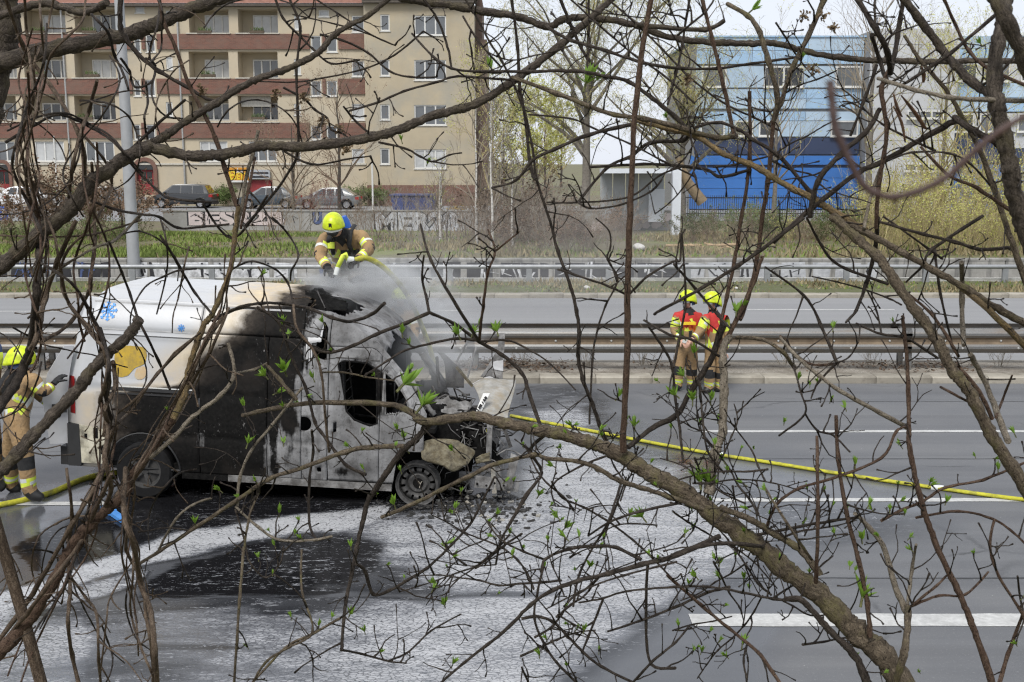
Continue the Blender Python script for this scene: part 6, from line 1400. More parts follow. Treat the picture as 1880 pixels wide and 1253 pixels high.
MB().obox(J3['chest'] + Vector((-.13, -.13, -.04)), .10, .06, .10, Euler((0, 0, .6))).build('vest_panel', orv, f3)
# 4 stooping at the rear doors
g4 = gp(52, 921); y4 = g4.y; P4 = dict(pelvis=(30, 770, y4 + .05), spine=(34, 738, y4 + .05), chest=(45, 705, y4), neck=(44, 680, y4), head=(40, 660, y4), shoulder_r=(58, 694, y4 - .17), elbow_r=(80, 722, y4 - .15), wrist_r=(98, 705, y4 - .05), shoulder_l=(44, 690, y4 + .18), elbow_l=(70, 722, y4 + .25), wrist_l=(92, 742, y4 + .25),
          hip_r=(34, 785, y4 - .1), hip_l=(24, 785, y4 + .12), knee_r=(48, 845, y4 - .12), knee_l=(20, 842, y4 + .25), ankle_r=(54, 905, y4 - .1), ankle_l=(20, 893, y4 + .4), toe_r=(80, 918, y4 - .1), toe_l=(40, 902, y4 + .4))
f4, J4 = fire(P4, (g4.x, g4.y, 0), 'stooping firefighter reaching for the open rear door of the van', (1, .15, -.2), None, True, look=(1, .2, -.3), scale=.98, hdir=(1, .25, -.35))
MB().tube([J4['neck'] + Vector((-.10, -.05, .03)), J4['chest'] + Vector((-.22, 0, -.02)), J4['spine'] + Vector((-.23, 0, -.05))], [.05, .085, .08], 12).build('air_cylinder', blackc, f4, True)
# 5 at the edge, upright
g5 = gp(-22, 905); y5 = g5.y; P5 = dict(pelvis=(-18, 730, y5), spine=(-18, 700, y5), chest=(-18, 655, y5), neck=(-17, 618, y5), head=(-14, 592, y5), shoulder_r=(-2, 640, y5 - .18), elbow_r=(2, 690, y5 - .2), wrist_r=(6, 730, y5 - .25), shoulder_l=(-40, 640, y5 + .15), elbow_l=(-48, 690, y5), wrist_l=(-40, 730, y5),
          hip_r=(-8, 745, y5 - .08), hip_l=(-28, 745, y5 + .08), knee_r=(0, 815, y5 - .1), knee_l=(-30, 815, y5 + .1), ankle_r=(2, 885, y5 - .1), ankle_l=(-32, 880, y5 + .1), toe_r=(22, 900, y5 - .1), toe_l=(-14, 894, y5 + .1))
P5 = {k: (v[0] - 13, v[1], v[2]) for k, v in P5.items()}
f5, J5 = fire(P5, (g5.x, g5.y, 0), 'upright firefighter standing close behind the stooping one', (1, -.1, 0), 8, True, look=(1, -.1, 0))
# 6 behind the van
y6 = 17.3; x6 = at(735, 600, y6).x; P6 = dict(pelvis=(733, 645, y6), spine=(733, 616, y6), chest=(734, 585, y6), neck=(735, 562, y6), head=(735, 546, y6), shoulder_r=(714, 574, y6), elbow_r=(706, 606, y6 - .05), wrist_r=(712, 634, y6 - .1), shoulder_l=(756, 574, y6), elbow_l=(764, 606, y6 - .05), wrist_l=(756, 632, y6 - .12),
          hip_r=(722, 655, y6), hip_l=(744, 655, y6), knee_r=(720, 702, y6 - .03), knee_l=(746, 702, y6 - .03), ankle_r=(719, 740, y6), ankle_l=(748, 740, y6), toe_r=(716, 750, y6 - .16), toe_l=(750, 750, y6 - .16))
f6, J6 = fire(P6, (x6, y6, 0), 'firefighter standing behind the van cab, helmet showing through the steam', (.2, -1, 0), None, True, look=(-.6, -.8, 0))
# ================================================================== hoses
hy = mat('hose_yellow', (.52, .50, .03), .7, (.38, .36, .02), 16, bump=.5, bscale=220, dirt=(.17, .16, .045), dscale=7)
def cr_pts(P, k=6):
    P = [Vector(p) for p in P]; out_ = []
    for i in range(len(P) - 1):
        p0, p1, p2, p3 = P[max(i - 1, 0)], P[i], P[i + 1], P[min(i + 2, len(P) - 1)]
        for j in range(k):
            u = j / k; out_.append(.5 * (2 * p1 + (p2 - p0) * u + (2 * p0 - 5 * p1 + 4 * p2 - p3) * u * u + (3 * p1 - p0 - 3 * p2 + p3) * u ** 3))
    out_.append(P[-1]); return out_
def hose(name, pts, r, label, flat=None):
    o = thing(name, pts[0], label, 'hose'); MB(pts[0]).tube(cr_pts(pts), r, 10, flat=flat).build('tube', hy, o, True); return o
hs = []
for px, py in ((938, 766), (1010, 780), (1080, 794), (1160, 809), (1240, 824), (1320, 838), (1400, 851), (1480, 864), (1560, 876), (1640, 889), (1720, 900), (1800, 911), (1880, 921), (1980, 930), (2120, 938)):
    p = gp(px, py + rnd.uniform(-.7, .7)); p.z = .024; hs.append(p)
ho = hose('fire_hose', hs, .034, 'yellow fire hose laid across the lanes past the firefighters in red vests', .68)
for i, p in ((5, .6), (10, .3)):
    q = hs[i]; MB(hs[0]).tube([q + Vector((-.07, .014, 0)), q + Vector((.07, -.014, 0))], .036, 12).build('coupling', silv, ho, True, 40)
hp = [at(652, 478, 13.5), at(672, 474, 13.52), at(700, 488, 13.7), at(728, 515, 14.0), at(752, 550, 14.4), at(775, 600, 14.8), at(792, 650, 15.1), at(800, 700, 15.3)]
q = gp(806, 735); q.z = .03; hp += [Vector((q.x, 15.5, .25)), Vector((q.x + .35, 15.6, .035)), Vector((q.x + .9, 15.45, .032))]
ho2 = hose('fire_hose', hp, .034, 'yellow fire hose curving from the roof firefighter down behind the van')
MB(hp[0]).tube([hp[0] + Vector((-.02, 0, 0)), hp[0] + Vector((-.10, -.03, .01))], .042, 12).build('coupling', silv, ho2, True, 40)
hl = []
for px, py in ((-90, 948), (-20, 936), (40, 924), (95, 909), (140, 889), (175, 878), (215, 872)):
    p = gp(px, py); p.z = .03; hl.append(p)
ho3 = hose('fire_hose', hl, .034, 'yellow hose running past the stooping firefighter boots under the van')
MB(hl[0]).tube([hl[1] + Vector((-.08, -.01, 0)), hl[1] + Vector((.08, .01, 0))], .044, 12).build('coupling', silv, ho3, True, 40)
# ================================================================== the thicket in front: trees, climbers and elder shrubs on the near bank
def barkmat(name, c1, c2, c3, lent=True, moss=None, attr=True):
    t = NT(name)
    if attr:                                             # grain runs along the branch: position around and along the wood
        cx = t.n('CombineXYZ'); t.l(t.attr('around_x'), cx.inputs[0]); t.l(t.attr('around_y'), cx.inputs[1]); t.l(t.attr('along'), cx.inputs[2]); V = cx.outputs[0]
    else: V = t.tc.outputs['Object']
    n1 = t.noise(190, 6, .7, t.mapping((1, 1, .22), vec=V)); n2 = t.noise(420, 4, .75, t.mapping((1, 1, .6), vec=V)); n3 = t.noise(16, 5, .65, V); n4 = t.noise(42, 5, .7, V)
    c = t.ramp(n1, [(.33, c1), (.5, c2), (.66, c3)]); c = t.mix(t.ramp(n2, [(.48, 0.), (.62, .75)]), c, tuple(k * .45 for k in c1)); c = t.mix(t.ramp(n4, [(.50, 0.), (.68, .55)]), c, tuple(k * .7 for k in c1))
    if lent:
        v = t.n('TexVoronoi'); v.inputs['Scale'].default_value = 130; t.l(t.tc.outputs['Object'], v.inputs['Vector']); c = t.mix(t.ramp(v.outputs['Distance'], [(.14, .9), (.24, 0.)]), c, tuple(k * .25 for k in c1))
    if moss: c = t.mix(t.math('MULTIPLY', t.ramp(n3, [(.50, 0.), (.64, .8)]), t.ramp(n1, [(.35, .2), (.6, 1.)])), c, moss)
    t.base(c); t.rough(.92); t.b.inputs['Specular IOR Level'].default_value = .18; t.bump(t.math('ADD', t.math('MULTIPLY', n1, .6), t.math('ADD', t.math('MULTIPLY', n2, .15), t.math('MULTIPLY', n4, .35))), 1.0, .010); return t.m
BK = {'g': barkmat('bark_elder', (.058, .045, .033), (.115, .092, .066), (.20, .162, .118), True, (.12, .11, .045)),
      'd': barkmat('bark_dark_wet', (.024, .019, .016), (.048, .039, .032), (.085, .070, .057), False),
      'b': barkmat('bark_brown', (.055, .034, .024), (.095, .062, .044), (.14, .098, .07), True),
      'v': barkmat('bark_vine', (.06, .043, .031), (.12, .088, .062), (.20, .155, .115), False),
      'l': barkmat('bark_light', (.13, .11, .085), (.21, .18, .14), (.29, .255, .205), True),
      't': barkmat('bark_tree', (.038, .031, .025), (.080, .066, .054), (.145, .12, .097), False, (.10, .085, .05)),
      'o': barkmat('bark_lichen', (.10, .075, .045), (.17, .125, .07), (.28, .19, .08), False, (.16, .14, .06)),
      'r': mat('bark_red_young', (.055, .026, .02), .6, (.035, .017, .014), 20)}
BKT = {'d': barkmat('twig_dark', (.024, .019, .016), (.048, .039, .032), (.085, .070, .057), False, None, False), 'v': barkmat('twig_vine', (.06, .043, .031), (.12, .088, .062), (.20, .155, .115), False, None, False), 'g': barkmat('twig_bud_stalk', (.085, .09, .04), (.13, .14, .06), (.2, .2, .09), False, None, False)}
# every line: shrub, bark, distance at start and end, width in photo pixels at start and end, course over the photo
BR = """
A t 2.7 2.7 54 44 8,-60 10,60 -2,130 -30,260 -60,480
A t 2.7 2.6 34 20 -10,118 67,97 140,83 217,67 275,50 320,30 370,10 440,-12
A t 2.6 2.5 15 13 -30,40 67,8 111,12 151,24 181,14 196,4
A t 2.3 2.3 30 26 -60,530 -15,500 20,475 70,431 127,389 161,342 200,312 235,288 278,268
A t 2.3 2.4 21 13 270,270 345,286 395,285 440,278 484,268 547,270 628,261 688,251 732,238 792,214 842,201 880,188 940,151 990,114 1047,67 1088,30 1130,-8
A t 2.31 2.25 17 9 274,266 295,255 345,221 395,191 436,164 484,141 534,124 584,97 611,67 641,47 675,30 718,-6
A t 2.1 2.15 25 19 -60,920 0,866 32,831 64,796 105,755 142,716 170,677 212,638 240,612 256,586
A b 2.2 2.25 26 14 -40,1240 20,1177 63,1124 109,1048 142,989 185,946 228,908 247,869 284,818 317,770
A o 2.25 2.3 14 9 317,770 339,725 349,671 373,600 391,574 421,501 430,441 437,380
A b 2.3 2.3 9 6 437,380 432,369 412,308 396,255 369,198 349,161 322,87 302,44 290,-10
V v 2.4 2.35 7 9 8,-10 44,87 100,168 141,238 154,288 152,345 124,369 90,409 70,450
V v 2.3 2.4 5 7 45,-10 50,70 58,140 60,190 38,250 42,290 57,335 75,420 72,470
V v 2.33 2.4 4 6 100,-10 85,60 62,120 70,200 48,240 30,300 62,340 85,420 70,480
V v 2.36 2.3 4 6 158,-10 150,40 95,100 80,160 60,225 50,280 50,350 70,420 66,500
V d 2.3 2.2 12 20 66,380 72,456 66,550 58,632 32,698 -10,765 -40,860
V v 2.25 2.2 5 7 72,380 97,425 112,500 127,559 170,616 194,653 197,740 190,800
V d 2.2 2.15 5 8 70,480 130,519 161,565 188,620 200,671 194,723 203,770
V v 2.35 2.3 9 11 140,405 106,480 82,550 70,610 58,640
V v 2.3 2.25 6 7 168,300 172,380 174,441 167,507 164,535 130,592 76,629
V v 2.2 2.15 7 9 150,545 179,605 198,656 192,710 185,739 198,784 192,841 204,895 185,946
V v 2.18 2.2 8 9 208,665 211,713 192,752 204,793 192,847 182,880 128,970 60,1090 -20,1200
V v 2.15 2.1 9 11 231,860 228,946 247,1005 257,1065 277,1127 284,1193 290,1280
V v 2.14 2.12 6 7 222,905 236,960 232,1010 262,1070 268,1130 280,1200 282,1280
V v 2.15 2.1 6 8 122,860 132,946 125,1018 129,1084 125,1144 132,1203 150,1280
V v 2.12 2.15 7 9 204,870 171,946 142,1005 99,1061 49,1127 -20,1210
V v 2.1 2.1 5 6 130,1060 158,1098 178,1131 181,1210 188,1280
V v 2.1 2.1 3 4 250,1020 204,1094 195,1144 181,1270
V v 2.3 2.3 8 10 412,579 375,634 339,715 306,774 265,847 225,898 192,940
V v 2.28 2.32 6 8 404,572 380,620 352,690 318,760 280,830 240,880 205,930
V v 2.33 2.27 6 8 420,566 384,650 350,705 300,790 258,860 222,915
V v 2.3 2.25 5 7 357,620 291,685 239,755 210,785 190,830
V v 2.26 2.3 4 5 370,610 320,650 262,720 215,760
V d 2.35 2.3 5 7 380,585 403,580 440,564 480,557 520,558 568,567 609,583 644,590 683,577 706,557
V d 2.4 2.4 4 6 545,609 520,590 480,570 440,566 390,590
A d 2.5 2.45 11 5 221,-10 221,50 231,70 255,101 292,131 339,158 379,181 404,189
V d 2.5 2.5 6 5 168,27 198,60 210,100 228,140 236,166
V d 2.45 2.45 5 4 221,107 238,131 241,148 251,161 278,151 285,127 275,107 278,80 288,50 295,-8
V d 2.45 2.45 4 4 268,107 285,121 278,168 288,198 308,215 335,218
V d 2.42 2.42 4 5 268,151 271,188 265,218 271,256
V d 2.4 2.35 6 5 10,262 67,228 104,211 141,221 168,235 201,255 228,282 241,302 288,349 315,365 388,372
V d 2.42 2.36 4 4 14,240 70,215 118,208 160,226 205,252 236,290 262,318
A d 2.3 2.3 6 5 228,286 282,235 339,184
V d 2.4 2.4 3 3 147,193 184,181 228,168 265,168
V v 2.4 2.35 7 7 178,148 164,201 151,235 134,302 127,362
V d 2.3 2.3 5 5 168,369 215,386 258,394 291,398 327,419 370,417 420,412
V l 2.3 2.28 6 4 258,395 212,441 179,453 121,486 76,523
V v 2.32 2.32 4 4 -10,432 82,435 161,432 224,416 260,404
V d 2.3 2.3 4 3 294,401 306,447 306,501 288,577
V d 2.3 2.3 5 5 294,432 327,486 358,538 388,576
V d 2.28 2.28 5 5 200,444 224,501 240,544 255,588 291,662 312,716
V d 2.3 2.3 5 5 372,376 428,438 491,360
V d 2.32 2.3 4 4 421,498 449,483 470,481 504,494 529,520 538,560
V d 2.34 2.34 4 4 533,516 535,497 548,468 529,430 500,400
A d 2.4 2.35 5 5 450,415 500,359 537,305 547,275 547,215 544,127 551,50 528,-10
A d 2.4 2.4 5 4 502,-10 520,34 551,67 574,90 608,117 660,110
A d 2.45 2.45 3 3 537,27 614,44 668,60 725,84
A d 2.45 2.45 4 3 570,-8 628,30 681,64 720,82
A d 2.4 2.4 5 4 587,64 628,74 675,97 715,131 755,142 802,142
A d 2.42 2.4 3 4 470,150 541,151 591,144 668,127 725,101 777,58
A d 2.4 2.4 5 4 520,161 557,181 577,201 601,218 608,238 630,246
A d 2.38 2.38 4 5 631,196 655,225 681,247
A d 2.38 2.38 5 3 695,262 742,272 772,288 795,297 825,285 848,281
A d 2.35 2.35 5 3 510,270 571,302 641,292 680,287
A l 2.35 2.3 7 6 474,240 463,288 453,322 443,385 430,440
A b 2.36 2.3 5 6 468,290 456,350 442,420
C d 2.3 2.3 5 5 641,204 695,188 742,168 802,151 842,141 920,146 960,150
C d 2.3 2.3 4 5 756,62 792,101 829,126 880,132 920,134
C d 2.3 2.3 5 5 773,-8 802,34 822,87 829,126
C d 2.3 2.3 4 6 848,-10 876,34 900,80 920,110 957,188 977,268 984,325 1001,379 1014,420
C d 2.28 2.28 6 8 1014,420 1024,461 1049,530 1058,570 1064,612 1061,652 1070,697 1088,743 1108,800 1122,822
C d 2.32 2.32 4 4 850,30 879,77 920,124
C t 2.35 2.3 16 11 700,-16 755,0 825,10 880,20 947,30 1004,49 1031,37 1068,32 1121,37 1168,47 1235,70 1316,79 1380,80 1424,80 1501,100 1575,109 1642,112 1742,114 1816,112 1900,115
C t 2.3 2.3 10 8 1168,46 1215,50 1295,55 1330,38
C d 2.3 2.3 7 5 1004,50 1047,74 1115,94 1181,116 1249,126 1316,126 1380,117 1474,104
C d 2.25 2.2 6 8 880,132 967,132 1058,131 1115,141 1155,151 1198,181 1239,214 1264,240
C g 2.25 2.2 8 10 940,142 1021,171 1078,194 1128,211 1182,218 1249,235 1316,253 1352,250
C o 2.2 2.1 9 15 1170,222 1225,236 1279,251 1332,285 1384,305 1441,339 1491,365 1541,396 1590,425
C g 2.1 1.95 17 26 1530,398 1578,442 1618,479 1663,546 1712,612 1748,679 1784,727 1821,801 1870,875 1930,990
C g 2.12 2.0 13 15 1536,400 1612,439 1684,479 1757,521 1827,564 1900,604
C o 2.05 2.0 11 13 1766,528 1815,570 1900,652
C d 2.2 2.2 8 4 1165,228 1081,248 1017,275 977,295 947,332 903,345
C d 2.2 2.2 5 9 1061,372 1115,308 1158,288 1192,263 1255,258 1264,238
C d 2.2 2.2 4 4 1004,372 1061,372 1155,362 1212,322 1250,308
C d 2.2 2.2 4 4 1061,372 1085,383 1140,376 1195,352 1215,330
C d 2.2 2.2 5 7 1084,307 1182,302 1249,305 1299,313 1324,325 1378,312
C d 2.18 2.15 5 8 1272,236 1316,225 1356,238 1380,255 1431,288 1484,349 1520,385
C b 2.2 2.2 7 8 1287,-10 1309,77 1329,161 1348,250
C d 2.3 2.3 7 5 1025,-10 1054,60 1078,107 1110,135
C d 2.3 2.3 4 4 1081,-10 1081,84 1075,140
C d 2.3 2.3 4 4 1040,-8 1115,60 1168,104 1220,140 1275,190
C d 2.3 2.3 4 4 1118,0 1168,44 1215,90 1265,141 1326,188 1384,216 1430,240
C d 2.3 2.3 5 5 1267,-10 1252,84 1242,134 1226,192
C d 2.28 2.28 5 7 938,-10 950,84 954,161 964,214 974,308 984,330
C d 2.25 2.25 4 4 970,211 1047,218 1088,235 1158,265 1215,295 1278,326
C b 2.05 2.1 10 13 1197,-12 1178,100 1165,218 1161,302 1155,420 1152,539 1152,643 1146,760 1144,830
C d 2.15 2.15 4 5 1024,495 1058,506 1112,524 1150,541
C d 2.15 2.15 3 4 1094,401 1118,424 1121,452 1115,476 1133,506 1130,527 1112,561 1097,606 1088,658 1082,780
C d 2.15 2.15 5 4 1156,540 1191,506 1234,482 1249,476 1249,428
C d 2.1 2.15 8 6 1475,400 1399,458 1355,488 1288,530 1218,567 1202,577
C d 2.1 2.1 12 9 1759,221 1736,231 1675,265 1625,295 1575,318 1508,369 1447,420 1420,445
C d 2.12 2.12 5 5 1237,485 1279,533 1318,579 1340,603
E l 2.1 2.2 20 13 1301,908 1312,834 1326,789 1329,703 1327,643 1340,618
E b 2.2 2.2 10 7 1334,622 1355,582 1385,515 1400,470
E b 2.2 2.2 7 7 1324,640 1324,597 1334,546 1349,476 1361,400 1376,300 1376,168
E b 2.2 2.2 7 9 1360,588 1372,552 1390,476 1399,400 1410,335 1420,216
E g 2.2 2.25 10 9 1420,222 1427,174 1410,111 1394,60 1374,30 1335,8
E g 2.2 2.25 10 10 1420,222 1434,188 1457,121 1484,67 1518,-12
E d 2.15 2.2 9 13 1152,822 1175,803 1198,786 1243,762 1264,727 1288,688 1309,652 1328,596
E d 2.15 2.15 4 6 1182,588 1230,615 1270,624 1320,654
E d 2.15 2.15 5 5 1191,600 1218,640 1234,673 1240,734 1248,790 1254,850
E d 2.12 2.12 4 5 1252,430 1258,521 1258,567 1246,627 1237,675
E g 2.2 2.0 14 50 762,768 790,774 869,764 920,776 982,788 1036,799 1096,818 1142,838 1190,867 1242,896 1300,938 1375,990 1445,1047 1502,1092 1551,1141 1596,1182 1640,1230 1700,1330
E g 2.2 2.2 8 13 445,763 496,752 561,741 656,740 719,743 744,752 775,770
E d 2.2 2.15 14 6 790,774 766,805 737,830 708,871 686,904 675,921 658,992 648,1043 637,1094 631,1139 627,1195
E d 2.15 2.15 5 3 627,1193 668,1202 712,1214 745,1218
E d 2.15 2.15 4 3 712,1214 750,1197 791,1159 846,1128
E d 2.15 2.2 7 4 654,1035 671,1050 685,1091 716,1084 746,1067 784,1043 831,999 866,958 889,914 908,876
E g 2.15 2.25 10 6 742,819 686,821 634,830 553,860 495,880 429,923 363,966 294,1012 251,1038
E l 2.25 2.25 5 4 290,1012 323,953 356,926 388,915
E l 2.2 2.2 5 5 432,930 475,969 514,992 574,992 610,985
E d 2.2 2.2 4 3 432,936 449,992 458,1032 488,1061 514,1035 521,1003
E g 2.1 2.1 4 5 554,1010 554,1084 574,1160 528,1190 488,1216 458,1264
E g 2.1 2.1 5 5 460,1258 524,1190 574,1164 625,1135
E g 2.1 2.1 5 5 447,1005 442,1078 435,1177 429,1270
E g 2.1 2.1 5 4 429,1270 440,1100 455,960 476,905
E d 2.25 2.25 7 6 788,574 746,593 689,615 651,634 606,647 574,638 545,609
E d 2.25 2.25 6 8 788,574 836,596 880,628 919,650 958,685 973,728 996,790
E d 2.25 2.25 6 4 788,574 782,542 775,513 778,470
E d 2.25 2.25 7 4 880,628 836,558 791,478 772,412
E b 2.25 2.25 6 4 880,626 887,564 896,500 909,462 896,422
E b 2.25 2.25 4 3 909,462 930,445 953,426
E d 2.25 2.25 6 4 880,626 839,622 791,631 743,644 711,663 668,691
E d 2.25 2.25 5 3 880,628 930,625 967,640 1009,667 1057,717
E g 2.2 2.2 4 3 590,684 631,684 670,692 722,699
E v 2.2 2.2 5 5 539,560 545,603 574,641 590,686 597,764 604,830
E d 2.22 2.22 5 7 472,564 510,590 526,631 539,666 561,711 578,775 590,794 616,830 638,856 672,872
E d 2.2 2.2 5 5 572,790 575,830 568,885 568,960 580,990
E l 2.25 2.2 7 9 419,630 430,686 405,726 353,766 320,803 276,840
E l 2.25 2.25 5 4 430,686 467,678 492,666
E g 2.2 2.2 6 9 489,668 515,700 545,735
E l 2.2 2.2 5 6 555,712 500,780 460,830 440,880 436,930
E g 2.1 2.05 7 10 700,950 760,925 810,900 862,874 910,852 980,836 1003,842 1061,847 1098,861 1140,884 1179,896 1231,913 1290,935
E d 2.15 2.15 7 4 1000,800 974,826 993,861 991,878 966,907 930,970
E d 2.1 2.1 5 3 1113,838 1069,855 1015,890 1020,930
E d 2.08 2.08 5 4 1140,888 1119,952 1098,990
E d 2.05 2.05 6 4 1255,922 1173,940 1119,959 1080,984
E d 2.0 2.05 11 5 1322,985 1240,1020 1179,1037 1117,1054 1060,1067 1015,1084 974,1111 937,1149 896,1183 852,1217 805,1258
E d 2.05 2.05 6 5 958,1136 985,1132 1015,1142 1043,1169 1070,1197 1104,1224 1165,1255
E d 2.05 2.05 5 5 998,1040 988,1084 981,1135 998,1180 1022,1217 1060,1255
E d 2.05 2.05 5 8 994,1050 1002,1026 1043,1009 1090,1003 1131,1006 1177,1028
E d 2.1 2.1 5 4 993,876 968,911 937,962 920,992 910,1037
E d 2.1 2.1 3 2 910,1037 872,1040 831,1035 768,1022
E d 2.1 2.1 3 5 876,926 903,972 927,996 961,1013 1000,1028
E d 2.05 2.05 4 4 1013,885 1032,914 1070,931 1117,958 1162,992 1199,1026 1245,1075
E d 2.05 2.05 4 5 1150,876 1121,955 1090,1003 1063,1057 1052,1114
E d 2.05 2.05 3 5 1003,1118 1077,1081 1145,1057 1242,1032
E d 2.05 2.05 5 4 1107,1101 1080,1169 1068,1200
E d 2.05 2.05 4 6 1063,1107 1107,1099 1150,1086 1240,1078 1301,1078 1363,1088 1420,1100 1473,1104
E d 2.0 2.0 9 17 1440,1100 1473,1104 1527,1162 1568,1203 1600,1270
E d 2.05 2.05 6 6 1189,1036 1186,1146 1196,1220 1240,1227
E d 2.05 2.05 4 6 1115,1160 1179,1139 1240,1115 1300,1088 1340,1078
E d 2.05 2.05 5 4 1162,1253 1199,1214 1240,1180 1265,1150
E b 2.0 2.0 6 7 1225,1056 1289,1113 1338,1154 1396,1203 1436,1262
E d 2.05 2.05 8 8 1240,1018 1289,1002 1346,998 1400,1004
E g 2.05 2.05 12 15 1322,932 1375,953 1424,982 1469,1010 1505,1055
E g 2.0 2.0 5 6 1404,896 1445,961 1490,1028
E d 2.05 2.05 6 5 1392,982 1469,967 1527,957 1570,951
E b 2.05 2.05 6 5 1408,965 1428,924 1469,896 1527,879 1617,842 1645,793 1664,784
E b 2.0 2.0 6 8 1500,801 1502,945 1498,1070
E b 2.0 2.0 7 10 1535,763 1539,842 1555,945 1576,1027 1592,1109 1598,1170
E l 2.0 2.05 13 8 1664,1125 1641,1068 1621,1002 1588,961 1570,943
E g 1.95 2.0 16 12 1640,1270 1662,1190 1667,1115
E b 2.0 2.0 6 4 1668,1117 1719,1076 1742,1053
E l 2.0 2.0 7 5 1666,1112 1674,1047 1682,1000
E b 2.0 2.0 6 4 1674,1113 1723,1094 1772,1092 1815,1050
E b 2.0 2.0 6 5 1617,957 1654,937 1695,920 1735,896 1805,881 1885,848
E b 2.0 2.0 5 5 1682,951 1760,939 1821,953 1854,973 1890,1006
E b 1.95 1.95 5 6 1826,953 1817,1002 1834,1059 1871,1117 1882,1140
E b 1.95 1.95 6 9 1879,1125 1850,1203 1830,1270
E d 2.0 2.0 4 4 1868,1058 1875,1110 1890,1150
E b 2.05 1.95 7 14 1657,579 1666,673 1669,780 1670,822 1690,916 1723,1010 1764,1096 1793,1170 1826,1270
F d 2.1 2.1 11 11 1569,-10 1608,54 1628,94 1635,136
F d 2.1 2.1 10 9 1660,-10 1648,67 1637,130
F d 2.1 2.1 8 8 1600,64 1615,111 1626,146
F b 2.1 2.1 10 8 1632,130 1618,168 1628,228 1622,288 1612,352 1608,420
F d 2.1 2.1 9 5 1612,400 1606,461 1590,521 1572,570 1553,592
F d 2.1 2.1 9 11 1615,201 1588,245 1541,285 1501,335 1487,398
F d 2.1 2.1 7 5 1610,119 1588,181 1561,250
F l 2.08 2.08 6 7 1625,290 1601,352 1586,420
F t 1.95 1.85 24 34 1846,-20 1843,34 1829,101 1826,168 1836,218 1853,302 1866,369 1900,470
F t 1.85 1.8 26 30 1815,-30 1829,0 1863,67 1900,150
F t 2.0 1.95 14 18 1653,-10 1709,64 1742,107 1776,144 1820,176
F l 1.9 1.85 7 10 1612,144 1675,164 1742,179 1809,183 1900,186
F g 2.05 2.0 7 13 1660,66 1692,114 1736,164 1766,214 1793,265 1819,328 1843,402 1863,461 1895,545
F b 1.95 1.9 6 7 1729,-10 1756,50 1779,94 1816,127 1895,162
F d 2.0 2.0 8 6 1830,26 1742,100 1692,134 1650,160
F d 2.0 1.95 11 16 1752,216 1789,241 1840,268
F b 2.0 2.0 5 8 1690,270 1742,322 1793,345 1856,388
F d 2.05 2.05 4 4 1632,295 1675,280 1742,282 1782,302 1822,345
F d 2.1 2.05 5 8 1615,408 1694,430 1754,445 1800,458 1856,455
F d 2.1 2.1 7 4 1804,397 1712,458 1694,488 1664,518
F d 2.1 2.1 4 5 1622,398 1706,458 1730,476
F d 2.1 2.1 6 4 1715,458 1727,542 1747,628
C d 2.15 2.15 5 6 1481,400 1518,467 1554,494 1630,522
C d 2.15 2.15 3 4 1491,508 1572,527 1633,549 1655,560
C d 2.15 2.15 4 7 1405,491 1475,542 1506,594 1536,667
C b 2.15 2.15 6 5 1538,668 1481,667 1433,618
C d 2.15 2.15 5 3 1536,667 1502,703 1489,732
C d 2.15 2.15 3 3 1536,667 1560,655 1576,628
E g 2.2 2.15 7 8 1352,620 1400,624 1436,646 1459,676
E l 2.15 2.1 6 9 1433,620 1460,652 1502,688 1542,718 1615,758 1665,785
C d 2.1 2.1 4 6 1572,594 1618,614 1663,621 1722,658
C d 2.1 2.1 4 3 1618,612 1609,570 1592,534
C b 2.1 2.05 5 7 1664,537 1709,576 1739,618 1760,656
C l 2.05 2.05 9 9 1766,482 1766,552 1769,634
C l 2.05 1.95 9 13 1781,650 1806,697 1827,749 1850,810
C b 2.0 2.0 7 9 1758,670 1797,718 1822,770
C b 2.0 2.0 5 6 1727,711 1778,738
C b 2.0 2.0 4 6 1858,690 1828,766
F d 2.0 2.0 5 5 1885,60 1850,120 1800,160
E d 2.1 2.1 4 4 1457,673 1470,720 1478,760 1430,800
E d 2.1 2.1 4 4 1478,760 1500,790 1530,800 1560,830
E d 2.15 2.1 4 4 1285,700 1290,770 1300,830 1330,870
G r 0.42 0.40 17 13 1524,150 1528,190 1534,235 1555,285 1581,335 1608,355 1642,362 1692,349 1742,322 1782,285 1826,248 1890,210 1990,170
G r 0.415 0.415 8 3 1642,362 1646,378 1640,392
"""
SHR = {'A': ('leafless_tree', 'old leafless tree with thick grey brown boughs crossing above the van', 'tree', (-2.75, 2.7)),
       'V': ('climbing_vine', 'tangled bundle of brown climber stems hanging in front of the van rear', 'vine', (-1.05, 2.15)),
       'C': ('elder_shrub', 'tall budding shrub with long straight stems crossing before the blue building', 'shrub', (2.25, 2.0)),
       'E': ('elder_shrub', 'arching mossy elder shrub with fresh green leaf buds in front of the hose', 'shrub', (.85, 2.0)),
       'F': ('leafless_tree', 'leafless multi stemmed tree with dry seed pods beside the budding shrub', 'tree', (2.3, 1.85)),
       'G': ('young_shoot', 'single reddish blurred shoot bending close before the seed pods', 'twig', (.60, .40))}
def bank_z(y):
    for (a, b), (c_, d) in zip(prof, prof[1:]):
        if a <= y <= c_: return b + (d - b) * (y - a) / (c_ - a)
    return 1.9
ROOT = {}
for k, (nm, lb, ct_, (x, y)) in SHR.items(): ROOT[k] = thing(nm, (x, y, bank_z(y)), lb, ct_)
